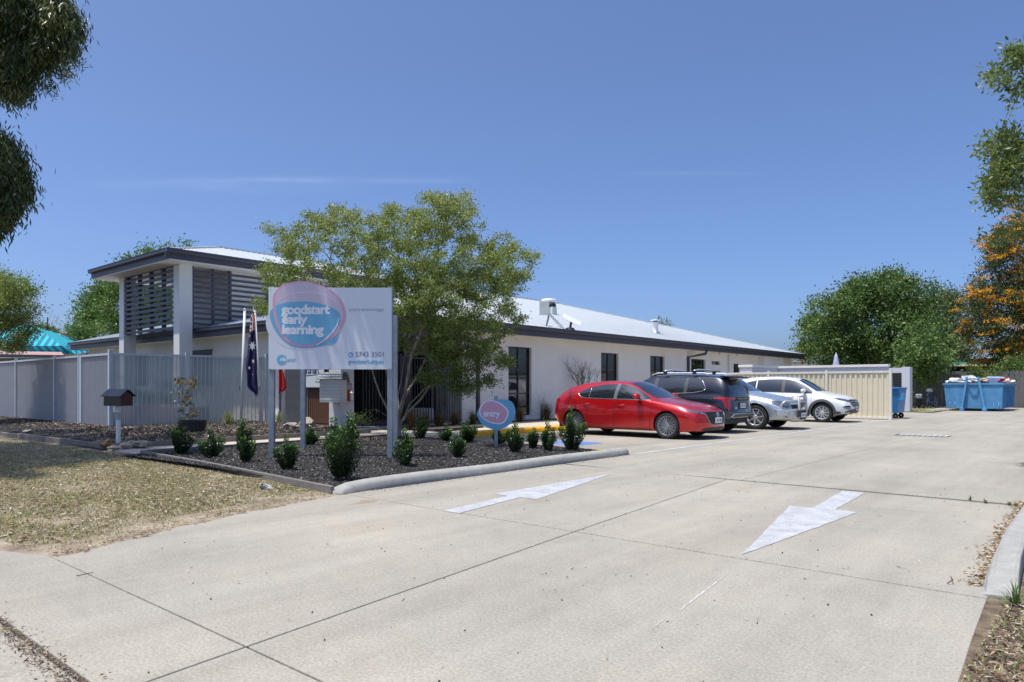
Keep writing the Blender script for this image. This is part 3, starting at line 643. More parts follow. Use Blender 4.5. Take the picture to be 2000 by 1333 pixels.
# ================================================================ TOWER
twr = E('entrance_tower', (-28.5, 14, 0), 'tall square tower with white columns, dark louvre screens and overhanging hipped roof', 'building')
PT = dict(parent=twr, world=True)
TX0, TX1, TY0, TY1 = -32.3, -25.2, 11.05, 24.5; TZ = 5.98
def col(x, y, n='column'): return MB().box(x, x + .47, y, y + .47, 0, 5.70).build(n, M('column_render', (.70, .71, .70), .85, var=.05, scale=2, bump=.2, bscale=100), **PT)
col(-26.27, 11.66); col(-31.24, 11.66); col(-26.27, 16.9); col(-31.24, 16.9)
MB().box(TX0, TX1, TY0, TY1, 5.70, 5.74).build('soffit', SOFFIT, **PT)
MB().box(-31.0, -26.02, 13.7, 24, 3.0, 5.695).build('wall', M('tower_render', (.86, .86, .85), .9, var=.03), **PT)
gp_ = [(-.02, -.24), (.02, -.24), (.02, -.04), (.14, -.03), (.15, .0), (.15, .09), (.165, .10), (.165, .115), (.135, .115), (-.02, .10)]
MB().sweep([(TX0, TY1, TZ), (TX0, TY0, TZ)], gp_).build('gutter', FASCIA, **PT); MB().sweep([(TX0 - .16, TY0, TZ), (TX1, TY0, TZ)], gp_).build('gutter', FASCIA, **PT); MB().sweep([(TX1, TY0 - .16, TZ), (TX1, TY1, TZ)], gp_).build('gutter', FASCIA, **PT)
tw = (TX1 - TX0) / 2; tz = TZ + .1; tr = tz + tw * .29
MB().add([(TX1, TY0, tz), (TX1, TY1, tz), (TX0, TY1, tz), (TX0, TY0, tz), (TX1 - tw, TY0 + tw, tr), (TX1 - tw, TY1 - tw, tr)], [(0, 1, 5, 4), (1, 2, 5), (2, 3, 4, 5), (3, 0, 4)]).build('roof', ROOFM, **PT)
rb = MB(); y = TY0 + .2
while y < TY1 - .2:
    w = min(tw, y - TY0, TY1 - y); rb.bar((TX1 + .02, y, tz + .006), (TX1 - w, y, tz + .006 + w * .29), .04, .03); y += .25
o = rb.build('roof_ribs', ROOFM, **PT); o['kind'] = 'stuff'
for a, b in (((TX1, TY0, tz), (TX1 - tw, TY0 + tw, tr)), ((TX1 - tw, TY0 + tw, tr), (TX1 - tw, TY1 - tw, tr))): MB().bar(Vector(a) + Vector((0, 0, .02)), Vector(b) + Vector((0, 0, .02)), .2, .05).build('ridge_cap', ROOFM, **PT)
# street side louvres
z = 3.38; s0 = None
while z < 5.68:
    if s0 is None:
        s0 = BX('louvre_slat', FASCIA, twr, (-30.95, -26.29, 11.70, 11.75, z, z + .10)); zz0 = s0.location.z
    else: inst(s0, s0.location + Vector((0, 0, z - 3.38)), twr)
    z += .19
for k in range(5): BX('louvre_post', FASCIA, twr, (-30.75 + 1.08 * k, -30.65 + 1.08 * k, 11.76, 11.90, 3.36, 5.69))
# louvres towards the car park
z = 3.55; s0 = None
while z < 5.66:
    if s0 is None: s0 = BX('louvre_slat', FASCIA, twr, (-25.93, -25.90, 12.15, 19.5, z, z + .085))
    else: inst(s0, s0.location + Vector((0, 0, z - 3.55)), twr)
    z += .195
for yy in (12.16, 12.95, 13.62, 15.2, 17, 19.4): BX('louvre_post', FASCIA, twr, (-26.015, -25.932, yy, yy + .09, 3.35, 5.69))

# ================================================================ FENCES
def post_cap(x, y, w, h, m, par, name='post'):
    o = BX(name, m, par, (x - w / 2, x + w / 2, y - w / 2, y + w / 2, 0, h), .004); return o
FY = 7.87; FX = -21.7
fn = E('picket_fence', (-27, FY, 0), 'grey steel picket fence with solid backing, facing the street left of the corner post', 'fence')
FH = 2.22
p0 = MB().box(-.006, .006, -.005, .005, 0, FH - .08).build('picket', SILV, fn); p0.location = (-.16 + FX + 27 - .0, 0, .05)
k = 1
while FX - .16 - k * .098 > -34: inst(p0, (FX - .16 - k * .098 + 27, 0, .05), fn); k += 1
for x0, x1 in ((FX, -24.1), (-24.1, -26.3), (-26.3, -30.4), (-30.4, -36)):
    BX('backing_sheet', SILV2, fn, (x1 + .02, x0 - .03, FY + .02, FY + .03, .08, FH - .04)); BX('rail', SILV, fn, (x1 + .03, x0 - .04, FY - .02, FY + .018, FH - .06, FH)); BX('rail', SILV, fn, (x1 + .03, x0 - .04, FY - .02, FY + .018, .04, .09))
post_cap(FX, FY, .11, FH + .10, SILV, fn, 'corner_post')
for x in (-24.1, -26.3, -30.4, -33.5): post_cap(x, FY - .01, .075, FH + .06, SILV, fn)
BX('gate_stile', SILV, fn, (-24.05, -23.9, FY - .03, FY + .02, .04, FH))
def clearsheet():
    m, t, b = nodes('clear_screen'); b.inputs['Base Color'].default_value = (.50, .56, .56, 1); b.inputs['Roughness'].default_value = .25
    tr = t.nodes.new('ShaderNodeBsdfTransparent'); mx = t.nodes.new('ShaderNodeMixShader'); n = t.nodes.new('ShaderNodeTexNoise'); n.inputs['Scale'].default_value = 1.5; n.inputs['Detail'].default_value = 5
    tc = t.nodes.new('ShaderNodeTexCoord'); t.links.new(tc.outputs['Object'], n.inputs[0]); r = t.nodes.new('ShaderNodeMapRange'); r.inputs['To Min'].default_value = .34; r.inputs['To Max'].default_value = .66; t.links.new(n.outputs[0], r.inputs[0])
    t.links.new(r.outputs[0], mx.inputs[0]); t.links.new(tr.outputs[0], mx.inputs[1]); t.links.new(b.outputs[0], mx.inputs[2]); t.links.new(mx.outputs[0], t.nodes['Material Output'].inputs[0]); return m
CLR = clearsheet()
fr_ = E('picket_fence', (-21.2, 10, 0), 'grey picket fence with clear screen running back from the corner past the tub plant', 'fence')
pA = Vector((FX, FY)); pB = Vector((-20.75, 12.15)); dd = (pB - pA); Ln = dd.length; ang = math.atan2(dd.y, dd.x)
def onf(s): q = pA + dd * (s / Ln); return Vector((q.x + 21.2, q.y - 10, 0))
p0 = MB().box(-.010, .010, -.008, .008, 0, FH - .08).build('picket', SILV, fr_); p0.location = onf(.12) + Vector((0, 0, .05)); p0.rotation_euler = (0, 0, ang); k = 1
while .12 + k * .115 < Ln - .05: inst(p0, onf(.12 + k * .115) + Vector((0, 0, .05)), fr_, (0, 0, ang)); k += 1
for nm, m, w, z0, z1, off in (('rail', SILV, .04, FH - .06, FH, 0), ('rail', SILV, .04, .04, .09, 0), ('clear_sheet', CLR, .006, .09, FH - .06, .03), ('rail', SILV, .03, 1.50, 1.53, .055)):
    o = MB().box(0, Ln, off - w / 2, off + w / 2, z0, z1).build(nm, m, fr_); o.location = onf(0); o.rotation_euler = (0, 0, ang)
for s in (Ln * .46, Ln): o = MB().box(-.045, .045, -.045, .045, 0, FH + .09).build('post', SILV, fr_); o.location = onf(s); o.rotation_euler = (0, 0, ang)
# entrance screen facing the street: dark pickets, timber gate
en = E('entry_fence', (-18.8, 12.5, 0), 'dark steel picket screen beside the timber gate at the entrance, behind the flagpoles', 'fence')
STRIP = M('aluminium_picket', (.30, .31, .33), .4, metal=.4)
BX('backing', DARKF, en, (-20.7, -19.0, 12.55, 12.58, .1, 2.3))
p0 = BX('picket', STRIP, en, (-20.6, -20.56, 12.50, 12.54, .15, 2.25)); k = 1
while k < 15: inst(p0, p0.location + Vector((k * .112, 0, 0)), en); k += 1
BX('rail', DARKF, en, (-20.7, -16.95, 12.46, 12.54, 2.26, 2.34)); BX('rail', DARKF, en, (-20.7, -16.95, 12.46, 12.54, .06, .14))
gt = E('timber_gate', (-18, 12.6, 0), 'brown timber slat gate at the entrance beside the white pillar', 'gate')
SL = M('stained_timber', (.115, .052, .028), .6, var=.3, scale=5, stretch=(4, 4, .6), bump=.2)
p0 = BX('slat', SL, gt, (-18.95, -18.87, 12.52, 12.56, .16, 2.2)); k = 1
while k < 20: inst(p0, p0.location + Vector((k * .1, 0, 0)), gt); k += 1
BX('backing', DARKF, gt, (-18.97, -16.95, 12.6, 12.62, .12, 2.24)); BX('rail', DARKF, gt, (-18.97, -16.95, 12.565, 12.60, 1.05, 1.15)); BX('latch', DARKF, gt, (-17.9, -17.75, 12.47, 12.518, 1.25, 1.5))
# screen along the porch
ef = E('porch_fence', (-16.4, 15, 0), 'thin black vertical bar fence along the porch behind the large garden tree', 'fence')
y0f, y1f = 12.6, Y0 - .95
p0 = BX('bar', DARKF, ef, (-16.41, -16.39, y0f, y0f + .02, .12, 2.15)); k = 1
while y0f + k * .115 < y1f: inst(p0, p0.location + Vector((0, k * .115, 0)), ef); k += 1
for z in (.14, 2.12): BX('rail', DARKF, ef, (-16.425, -16.375, y0f, y1f, z, z + .05))
for q in (13.95, 15.4): BX('post', DARKF, ef, (-16.45, -16.35, q, q + .09, .1, 2.25))
# sunscreen poster on the entry fence
SIGNG = M('sign_pale_green', (.60, .66, .66), .5, var=.02); NAVY = M('navy_ink', (.02, .025, .12), .5, var=0); LIME = M('lime_ink', (.5, .6, .05), .5, var=0)
q = P(603, 740, 20.6)
ss = E('entrance_poster', q, 'pale poster with dark lettering hung on the entry fence, partly behind the signboard', 'sign', rz=YAW * .0)
ss.location = (XY(588, 12.44), 12.44, onY(600, 757, 12.44).z)
wS = XY(628, 12.44) - XY(583, 12.44)
MB().box(0, wS, -.012, 0, 0, 1.0).build('panel', SIGNG, ss, bevel=.004)
RX = (math.pi / 2, 0, 0)
t = text('SunSmart', .34, NAVY, ss, (.05, -.014, .42), RX, space=.85, off=.008); bpy.context.view_layer.update(); t.location.x = wS * .06; t.scale = (wS * .74 / t.dimensions.x, 1, 1); text('Victoria', .08, NAVY, ss, (wS * .62, -.014, .14), RX)
MB().prism([(wS * .1, .36), (wS * .9, .40), (wS * .92, .385), (wS * .1, .33)], -.0145, -.0125, lambda a, b, c: (a, c, b)).build('underline', NAVY, ss)
text('///', .14, LIME, ss, (wS * .6, -.014, .70), RX)

# white pillar, parcel box, sanitiser
pl = E('pillar', (-16.6, 12.1, 0), 'square white rendered pillar at the entrance, behind the parcel box', 'pillar')
px0, px1 = -16.95, -16.4
MB().box(px0, px1, 11.85, 12.30, 0, 2.75).build('shaft', M('pillar_render', (.60, .60, .60), .85, var=.04, bump=.1, bscale=100), pl, world=True, bevel=.008)
mbx = E('letter_box', (-16.9, 11.5, 0), 'large white parcel box with tiled slatted lid fixed in front of the white pillar', 'letterbox')
BXM = M('box_white', (.56, .57, .56), .6, var=.05, scale=4, stretch=(.5, .5, 6))
q0 = P(629, 786, 19.2); q1 = P(671, 745, 19.2)
bx0, by0 = -17.25, 11.25
zt0 = H + (HOR - 786) / F * 19.6; zt1 = H + (HOR - 742) / F * 19.6
Bx = E('tmp', (0, 0, 0)); bpy.data.objects.remove(Bx)
cxy = G(651, HOR + F * H / 19.5)      # ground point under the box
o = MB().box(-.30, .30, -.22, .22, zt0, zt1).build('body', BXM, mbx, bevel=.01); o.location = Vector((cxy.x, cxy.y, 0)) - mbx.location; o.rotation_euler = (0, 0, YAW * .72)
for k in range(6):
    o2 = MB().box(-.303, .303, -.2235, -.2205, zt0 + .05 + k * .09, zt0 + .054 + k * .09).build('groove', GREYP, mbx); o2.location = o.location; o2.rotation_euler = o.rotation_euler
for k in range(3):
    l = MB().box(-.37 + .03 * k, .37 - .03 * k, -.31 + .07 * k, -.215 + .07 * k, zt1 + .01 + k * .07, zt1 + .062 + k * .07).build('lid_slat', WSTEEL, mbx); l.location = o.location; l.rotation_euler = o.rotation_euler
    l = MB().box(-.36 + .03 * k, .36 - .03 * k, -.27 + .07 * k, .26, zt1 + .0 + k * .07, zt1 + .064 + k * .07).build('lid_board', FASCIA, mbx); l.location = o.location; l.rotation_euler = o.rotation_euler
st = E('sanitiser_station', (-16.38, 12.1, 1.0), 'orange hand sanitiser holder with white bottle mounted on the white pillar', 'dispenser')
OR = M('orange_plastic', (.62, .12, .03), .5, var=.04)
zz = lambda py: onX(683, py, -16.4).z
BX('backboard', OR, st, (-16.398, -16.37, 11.98, 12.20, zz(783), zz(749))); BX('notice', M('notice_blue', (.30, .35, .45), .4, var=.2, scale=30), st, (-16.369, -16.365, 12.0, 12.18, zz(761), zz(752)))
MB().lathe([(.001, 0), (.05, 0), (.05, .2), (.02, .24), (.02, .28), (.001, .28)], 12, c=(-16.31, 12.14, zz(782))).build('bottle', WSTEEL, st, world=True); BX('shelf', OR, st, (-16.37, -16.27, 12.0, 12.2, zz(783) - .01, zz(783)))
BX('switch', DARKF, st, (-16.395, -16.38, 12.06, 12.13, zz(747), zz(743)))

# ================================================================ BIN ENCLOSURE
cf = E('sheet_fence', (-9, 30, 0), 'cream ribbed steel sheet fence around the bins, behind the white car', 'fence')
def ribsheet(x0, x1, y, z0, z1, name):
    prof = []; x = x0; per = .19
    while x < x1 - .01:
        for a, b in ((0, 0), (.045, 0), (.06, .035), (.13, .035), (.145, 0)):
            if x + a < x1: prof.append((x + a, -b))
        x += per
    prof.append((x1, 0)); n = len(prof)
    vs = [(a, y + b, z0) for a, b in prof] + [(a, y + b, z1) for a, b in prof]
    return MB().add(vs, [(i, i + 1, n + i + 1, n + i) for i in range(n - 1)]).build(name, CREAM, cf, world=True)
xs = [-13.7, -11.35, -9.0, -6.68]
for a, b in zip(xs[:-1], xs[1:]):
    ribsheet(a + .04, b - .04, 30.0, .09, 1.80, 'sheet_panel'); BX('rail', CREAM2, cf, (a + .04, b - .04, 29.945, 30.04, 1.80, 1.88)); BX('rail', CREAM2, cf, (a + .04, b - .04, 29.945, 30.04, .03, .10))
for x in xs: BX('post', CREAM2, cf, (x - .045, x + .045, 29.92, 30.05, 0, 1.93))
pan = M('grey_white_masonry', (.56, .57, .62), .85, var=.03)
mw = E('masonry_wall', (-12, 31, 0), 'white masonry wall with flat capping behind the cream fence', 'wall')
MB().box(-12.65, -12.1, 30.05, 33.4, 0, 2.12).build('wall_leg', pan, mw, world=True); MB().box(-12.09, -7.5, 33.1, 33.4, 0, 2.12).build('wall_leg', pan, mw, world=True)
MB().box(-12.70, -12.06, 30.0, 33.05, 2.12, 2.22).build('capping', RENDER, mw, world=True); MB().box(-12.70, -7.45, 33.052, 33.45, 2.12, 2.22).build('capping', RENDER, mw, world=True)
m2 = E('masonry_wall', (-8.6, 40, 0), 'tall white masonry pier at the far end of the bin enclosure beside the wheeled bin', 'wall')
a = ray(1768).y * 36.2; xp = XY(1761, a); xq = XY(1777, a)
MB().box(xp, xq, a, a + .6, 0, 2.27).build('pier', pan, m2, world=True, bevel=.01); MB().box(-14, xp - .01, a + .1, a + .4, 1.98, 2.24).build('header', pan, m2, world=True); MB().box(-14, xp - .9, a + .1, a + .4, 0, 1.975).build('wall_leg', pan, m2, world=True)
for k in range(14): BX('gate_slat', DARKF, m2, (xp - .88, xp - .02, a + .1, a + .14, .1 + .135 * k, .21 + .135 * k))
MB().tube([(xp - .6, a + .05, .1), (xp - .45, a + .05, 1.9), (xp - .3, a + .05, .1)], .02, 5).build('gate_brace', GALV, m2, world=True)
# paling fence at the back
pf = E('paling_fence', (-2, 52.5, 0), 'old grey timber paling fence behind the blue skip and the bicycle', 'fence')
p0 = BX('paling', TIMB2, pf, (-14, -13.89, 52.5, 52.52, 0, 2.25)); k = 1
rr = random.Random(3)
while k < 150: inst(p0, p0.location + Vector((k * .115, rr.uniform(-.012, .012), rr.uniform(-.05, .03))), pf); k += 1
for z in (.4, 1.8): BX('rail', TIMB2, pf, (-14, 3.5, 52.53, 52.6, z, z + .07))
# things beyond the fence
sh = E('shed', (1, 60, 0), 'low shed with rusty corrugated roof edge beyond the grey paling fence', 'shed')
a = P(1850, 719, 52); b = P(2040, 714, 52)
MB().add([P(1845, 716, 50), P(2060, 714, 50), P(2060, 711, 55), P(1845, 713, 55)], [(0, 1, 2, 3)]).build('roof', M('rusty_roof', (.42, .28, .17), .8, var=.2, scale=6), sh, world=True)
z1 = H + (HOR - 717) / F * 50.2; a = P(1850, 720, 50.4); b = P(2055, 720, 50.4)
MB().add([(a.x, a.y, 0), (b.x, b.y, 0), (b.x, b.y, z1), (a.x, a.y, z1)], [(0, 1, 2, 3)]).build('wall', M('shed_dark', (.04, .04, .045), .8), sh, world=True)
gs = MB().add([P(1838, 714, 56), P(1900, 714, 56), P(1890, 708, 60), P(1858, 708, 60)], [(0, 1, 2, 3)]).build('roof_canopy', M('green_canvas', (.02, .16, .09), .7)); tag(gs, 'dark green canopy roof seen between the big tree and the orange flowering tree', 'canopy')
hb = E('brick_house', P(1915, 756, 66), 'red brown brick house wall beyond the back fence under the orange tree', 'house'); hb.location.z = 0
o = MB().box(-1.2, 1.4, -.2, 3, 0, 3.9).build('wall', M('red_brick', (.22, .075, .05), .9, var=.15), hb); o2 = MB().box(-1.4, 1.6, -.4, 3.2, 3.9, 4.0).build('roof_edge', WSTEEL, hb)
um = E('patio_umbrella', (P(1633, 756, 42).x, P(1633, 756, 42).y, 0), 'folded lilac patio umbrella showing above the white masonry wall', 'umbrella')
MB().tube([(0, 0, 0), (0, 0, 3.3)], .025, 6).build('pole', WSTEEL, um); MB().lathe([(.03, 3.25), (.10, 3.05), (.20, 2.5), (.30, 2.2), (.22, 2.15), (.001, 2.15)], 8).build('canopy', M('lilac_canvas', (.45, .45, .62), .8, var=.2, scale=5), um)
# roof of a house and its red finial behind the wing
hh = E('neighbour_house', P(1552, 756, 85), 'far house with red round chimney top just showing beyond the white roof', 'house'); hh.location.z = 0
MB().box(-4, 4, 0, 6, 0, 4.2).build('wall', RENDER2, hh); MB().add([(-4.5, -.5, 4.2), (4.5, -.5, 4.2), (4.5, 6.5, 4.2), (-4.5, 6.5, 4.2), (-1.5, 3, 5.2), (1.5, 3, 5.2)], [(0, 1, 5, 4), (1, 2, 5), (2, 3, 4, 5), (3, 0, 4)]).build('roof', M('slate_roof', (.12, .13, .16), .7), hh)
MB().lathe([(.2, 4), (.2, 5.4), (.42, 5.5), (.5, 5.9), (.3, 6.3), (.001, 6.35)], 12, c=(.9, 0, 0)).build('chimney', M('red_vent', (.35, .06, .04), .6), hh, smooth=True)

# ================================================================ LEFT NEIGHBOUR: striped canopy
def stripes():
    m, t, b = nodes('striped_canvas'); tc = t.nodes.new('ShaderNodeTexCoord'); s = t.nodes.new('ShaderNodeSeparateXYZ'); t.links.new(tc.outputs['UV'], s.inputs[0])
    a = t.nodes.new('ShaderNodeMath'); a.operation = 'FRACT'; t.links.new(s.outputs[0], a.inputs[0]); g = t.nodes.new('ShaderNodeMath'); g.operation = 'GREATER_THAN'; g.inputs[1].default_value = .5; t.links.new(a.outputs[0], g.inputs[0])
    x = t.nodes.new('ShaderNodeMix'); x.data_type = 'RGBA'; x.inputs[6].default_value = (.03, .56, .62, 1); x.inputs[7].default_value = (.02, .20, .36, 1); t.links.new(g.outputs[0], x.inputs[0]); t.links.new(x.outputs[2], b.inputs['Base Color']); b.inputs['Roughness'].default_value = .7
    tr = t.nodes.new('ShaderNodeBsdfTranslucent'); t.links.new(x.outputs[2], tr.inputs[0]); mx = t.nodes.new('ShaderNodeMixShader'); mx.inputs[0].default_value = .3; t.links.new(b.outputs[0], mx.inputs[1]); t.links.new(tr.outputs[0], mx.inputs[2]); t.links.new(mx.outputs[0], t.nodes['Material Output'].inputs[0]); return m
ST = stripes()
cn = E('shade_canopy', P(60, 756, 38), 'turquoise and dark blue striped canvas canopy over the neighbouring yard', 'canopy'); cn.location.z = 0
def uvquad(name, pts, us):
    o = MB().add([p for p in pts], [tuple(range(len(pts)))]).build(name, ST, cn, world=True); uv = o.data.uv_layers.new(name='UVMap')
    for i, u in enumerate(us): uv.data[i].uv = (u, 0)
    return o
uvquad('canvas_slope', [P(-90, 676, 36), P(122, 676, 36), P(66, 637, 40), P(-60, 637, 40)], [0, 14, 8.2, 0])
uvquad('canvas_slope', [P(122, 676, 36), P(193, 678, 41), P(66, 637, 40)], [0, 8, 5.5])
uvquad('canvas_slope', [P(193, 678, 41), P(-30, 678, 46), P(-60, 637, 40), P(66, 637, 40)], [0, 14, 14, 4])
uvquad('valance', [P(-90, 676, 36), P(-95, 690, 35.6), P(146, 692, 36.2), P(122, 676, 36)], [0, -.6, 14.6, 14]); uvquad('valance', [P(122, 676, 36), P(146, 692, 36.2), P(193, 686, 41), P(193, 678, 41)], [0, 1.2, 6.2, 6])
for px, d in ((140, 36.3), (-60, 36)): q = P(px, 756, d); MB().tube([(q.x, q.y, 0), (q.x, q.y, 2.8)], .05, 8).build('post', WSTEEL, cn, world=True)
nh = E('tiled_house', P(40, 756, 31), 'single storey neighbouring house with pinkish tiled eave below the striped canopy', 'house'); nh.location.z = 0
MB().add([P(-100, 690, 33), P(125, 694, 33), P(120, 688, 36), P(-100, 684, 36)], [(0, 1, 2, 3)]).build('roof', M('pink_tiles', (.40, .24, .21), .8, var=.2, scale=8, stretch=(3, 3, 3)), nh, world=True)
a, b = P(-100, 756, 33.6), P(118, 756, 33.6); MB().add([(a.x, a.y, 0), (b.x, b.y, 0), (b.x, b.y, 2.62), (a.x, a.y, 2.62)], [(0, 1, 2, 3)]).build('wall', M('cream_brick', (.45, .33, .22), .9, var=.1), nh, world=True)
MB().bar(P(-100, 694, 33), P(125, 697, 33), .12, .14).build('gutter', FASCIA, nh, world=True)
q = P(93, 648, 60); an = E('tv_antenna', q, 'thin television aerial on a mast behind the striped canopy', 'antenna')
MB().tube([(0, 0, -3), (0, 0, 1.2)], .05, 6).build('mast', DARKF, an)
ar = MB(); R_ = c2w(1, 0); ar.tube([(0, 0, 1.1), tuple(R_ * .85 + Vector((0, 0, .95)))], .025, 5)
for k, (x, l) in enumerate(((.15, .9), (.5, .45), (.72, .4), (.82, .35))): c = R_ * x + Vector((0, 0, 1.07 - .15 * x)); ar.tube([c + Vector((-.3 * l * R_.x, -.3 * l * R_.y, -l * .6)), c + Vector((.35 * R_.x * l, .35 * R_.y * l, l * .9))], .02, 4)
ar.build('elements', GALV, an)
rr2 = MB(); a, b = P(118, 652, 62), P(178, 656, 62)
rr2.add([(a.x, a.y, 2), (b.x, b.y, 2), P(178, 656, 62), P(118, 650, 62), P(150, 648, 66)], [(0, 1, 2, 3), (3, 2, 4)])
tag(rr2.build('far_house_roof', M('terracotta_tiles', (.26, .15, .11), .85, var=.25, scale=4)), 'strip of brown tiled house roof far behind the left trees', 'house')
# ================================================================ SIGNBOARD
BD = 12.0; MPP = BD / F
bc = c2w((645 - 1000) / F * BD, BD)
sg = E('signboard', (bc.x, bc.y, 0), 'large white signboard with pink and blue round logo on steel posts in the mulch bed', 'sign', rz=YAW)
BW = M('sign_white', (.66, .70, .76), .5, var=.02, scale=2); PINKL = M('lilac_print', (.58, .50, .60), .5, var=.02); PINK = M('pink_print', (.66, .36, .47), .5, var=.02); PWH = M('print_white', (.78, .80, .84), .5, var=.0); SKYB = M('blue_print', (.16, .42, .62), .5, var=.03); PALE = M('pale_outline_print', (.66, .66, .72), .5, var=0)
GRYT = M('grey_print', (.36, .40, .46), .5, var=0); DKT = M('slate_print', (.16, .20, .27), .5, var=0)
zpx = lambda py: H + (HOR - py) * MPP
hw_ = (765 - 525) / 2 * MPP
bcx = (645 - 645) * MPP
MB().box(-hw_, hw_, -.012, .012, zpx(722), zpx(562.5)).build('panel', BW, sg, bevel=.003)
LOC = lambda x, y: ((500 + x / 6.346 - 645) * MPP, zpx(530 + y / 6.346))
def blob(name, pts, m, y, par=sg, loc=LOC, th=.0012, n=8, sm=True):
    q = smooth_loop(pts, n) if sm else pts
    return MB().prism([loc(*p) for p in q], y - th, y, lambda a, b, c: (a, c, b)).build(name, m, par)
dome = [(215, 430), (225, 300), (300, 190), (420, 142), (560, 125), (700, 140), (880, 205), (1000, 290), (1080, 390), (1118, 520), (1095, 650), (1000, 790), (850, 900), (700, 960), (540, 975), (400, 950), (260, 880), (165, 780), (128, 680), (132, 590), (180, 520)]
blob('logo_backing', dome, PALE, -.0015, th=.0122)
blob('logo_blue_outer', [(178, 510), (260, 430), (400, 392), (600, 378), (800, 400), (960, 460), (1050, 590), (1045, 720), (985, 885), (860, 918), (700, 948), (520, 948), (400, 905), (280, 790), (200, 650)], SKYB, -.0152)
pk = [(212, 430), (222, 300), (300, 192), (420, 144), (560, 127), (700, 142), (880, 207), (1000, 292), (1080, 392), (1116, 520), (1092, 650), (1000, 790), (850, 880), (700, 928), (570, 932), (450, 905), (340, 820), (262, 680), (222, 540)]
blob('logo_pink_ring', pk, PINK, -.0168)
cx_, cy_ = 660, 520
blob('logo_lilac_field', [(cx_ + (x - cx_) * .925, cy_ + (y - cy_) * .945 - 4) for x, y in pk], PINKL, -.0184)
blob('logo_blue_field', [(250, 435), (330, 400), (450, 382), (600, 378), (780, 398), (930, 450), (1020, 500), (1050, 575), (1020, 690), (930, 800), (800, 872), (690, 905), (570, 908), (460, 878), (350, 780), (285, 640), (255, 530)], SKYB, -.0200)
def strip(name, pts, w, m, y, par=sg, loc=LOC):
    L, R_ = [], []
    for i, p in enumerate(pts):
        a = pts[max(0, i - 1)]; b = pts[min(len(pts) - 1, i + 1)]; dx, dy = b[0] - a[0], b[1] - a[1]; l = math.hypot(dx, dy); ww = w * (1 if 0 < i < len(pts) - 1 else .4) / 2
        L.append((p[0] - dy / l * ww, p[1] + dx / l * ww)); R_.append((p[0] + dy / l * ww, p[1] - dx / l * ww))
    return MB().prism([loc(*p) for p in L + R_[::-1]], y - .001, y, lambda a, b, c: (a, c, b)).build(name, m, par)
strip('logo_swoosh', [(1030, 575), (1010, 670), (950, 760), (860, 850), (760, 915)], 16, PWH, -.0215)
strip('logo_line', [(225, 425), (300, 350), (420, 290), (560, 266), (720, 262), (860, 295), (970, 350), (1010, 400)], 6, PWH, -.0200)
for s, x, y, w in (('goodstart', 325, 530, 600), ('early', 325, 650, 320), ('learning', 325, 778, 515)):
    t = text(s, .215, PWH, sg, (LOC(x, y)[0], -.0222, LOC(x, y)[1]), RX, off=.0085, space=.90, ext=.0008); bpy.context.view_layer.update(); sx = w / 6.346 * MPP / max(t.dimensions.x, .01); t.scale = (sx, 1.0, 1)
def fit(s, size, m, x, y, w, off=.0, par=sg, loc=LOC, yy=-.0145, nm='lettering'):
    t = text(s, size, m, par, (loc(x, y)[0], yy, loc(x, y)[1]), RX, off=off, ext=.0008, name=nm); bpy.context.view_layer.update(); t.scale = (w / 6.346 * MPP / max(t.dimensions.x, .01), 1, 1); return t
fit('yarrawonga', .085, GRYT, 1155, 495, 430)
fit('5743 3501', .115, DKT, 1230, 1058, 350); fit('goodstart.org.au', .088, SKYB, 1145, 1140, 440, .0025)
circ = lambda cx, cy, r, n=22: [(cx + r * math.cos(6.2832 * k / n), cy + r * math.sin(6.2832 * k / n)) for k in range(n)]
blob('phone_symbol', circ(1177, 1034, 33), SKYB, -.0140, sm=False); strip('phone_handset', [(1163, 1018), (1165, 1034), (1178, 1050), (1195, 1052)], 10, PWH, -.0155)
blob('badge', circ(322, 1098, 62, 28), SKYB, -.0140, sm=False); fit('nfp', .09, PWH, 300, 1115, 80, .003, yy=-.0158); fit('not for profit', .028, SKYB, 388, 1095, 105, 0, nm='small_print')
fit('organisation', .028, SKYB, 388, 1115, 100, 0, nm='small_print')
for x in (-hw_ + .035, hw_ - .035): MB().box(x - .045, x + .045, .0125, .10, -.1, zpx(558) - .02).build('post', GALV, sg, bevel=.004)
for z in (zpx(700), zpx(585)): MB().box(-hw_ + .09, hw_ - .09, .014, .05, z - .02, z + .02).build('crossbar', GALV, sg)
for x in (-hw_ + .03, 0, hw_ - .03):
    for z in (zpx(720), zpx(565)): MB().lathe([(.001, -.004), (.008, -.002), (.008, 0)], 8, 'y', (x, -.0125, z)).build('bolt', GALV, sg)
# rear face of the two sided sign
r1, r2 = P(592, 756, 14.0), P(772, 756, 14.0)
sr = E('signboard', ((r1.x + r2.x) / 2, (r1.y + r2.y) / 2, 0), 'rear signboard on its own two steel posts, hidden behind the big white signboard', 'sign', rz=YAW)
hw2 = (r2 - r1).length / 2
for x in (-hw2, hw2): MB().box(x - .045, x + .045, -.045, .045, -.1, 2.66).build('post', GALV, sr, bevel=.004)
MB().box(-hw2 - .05, hw2 + .02, .05, .07, 1.66, 2.60).build('panel', BW, sr)
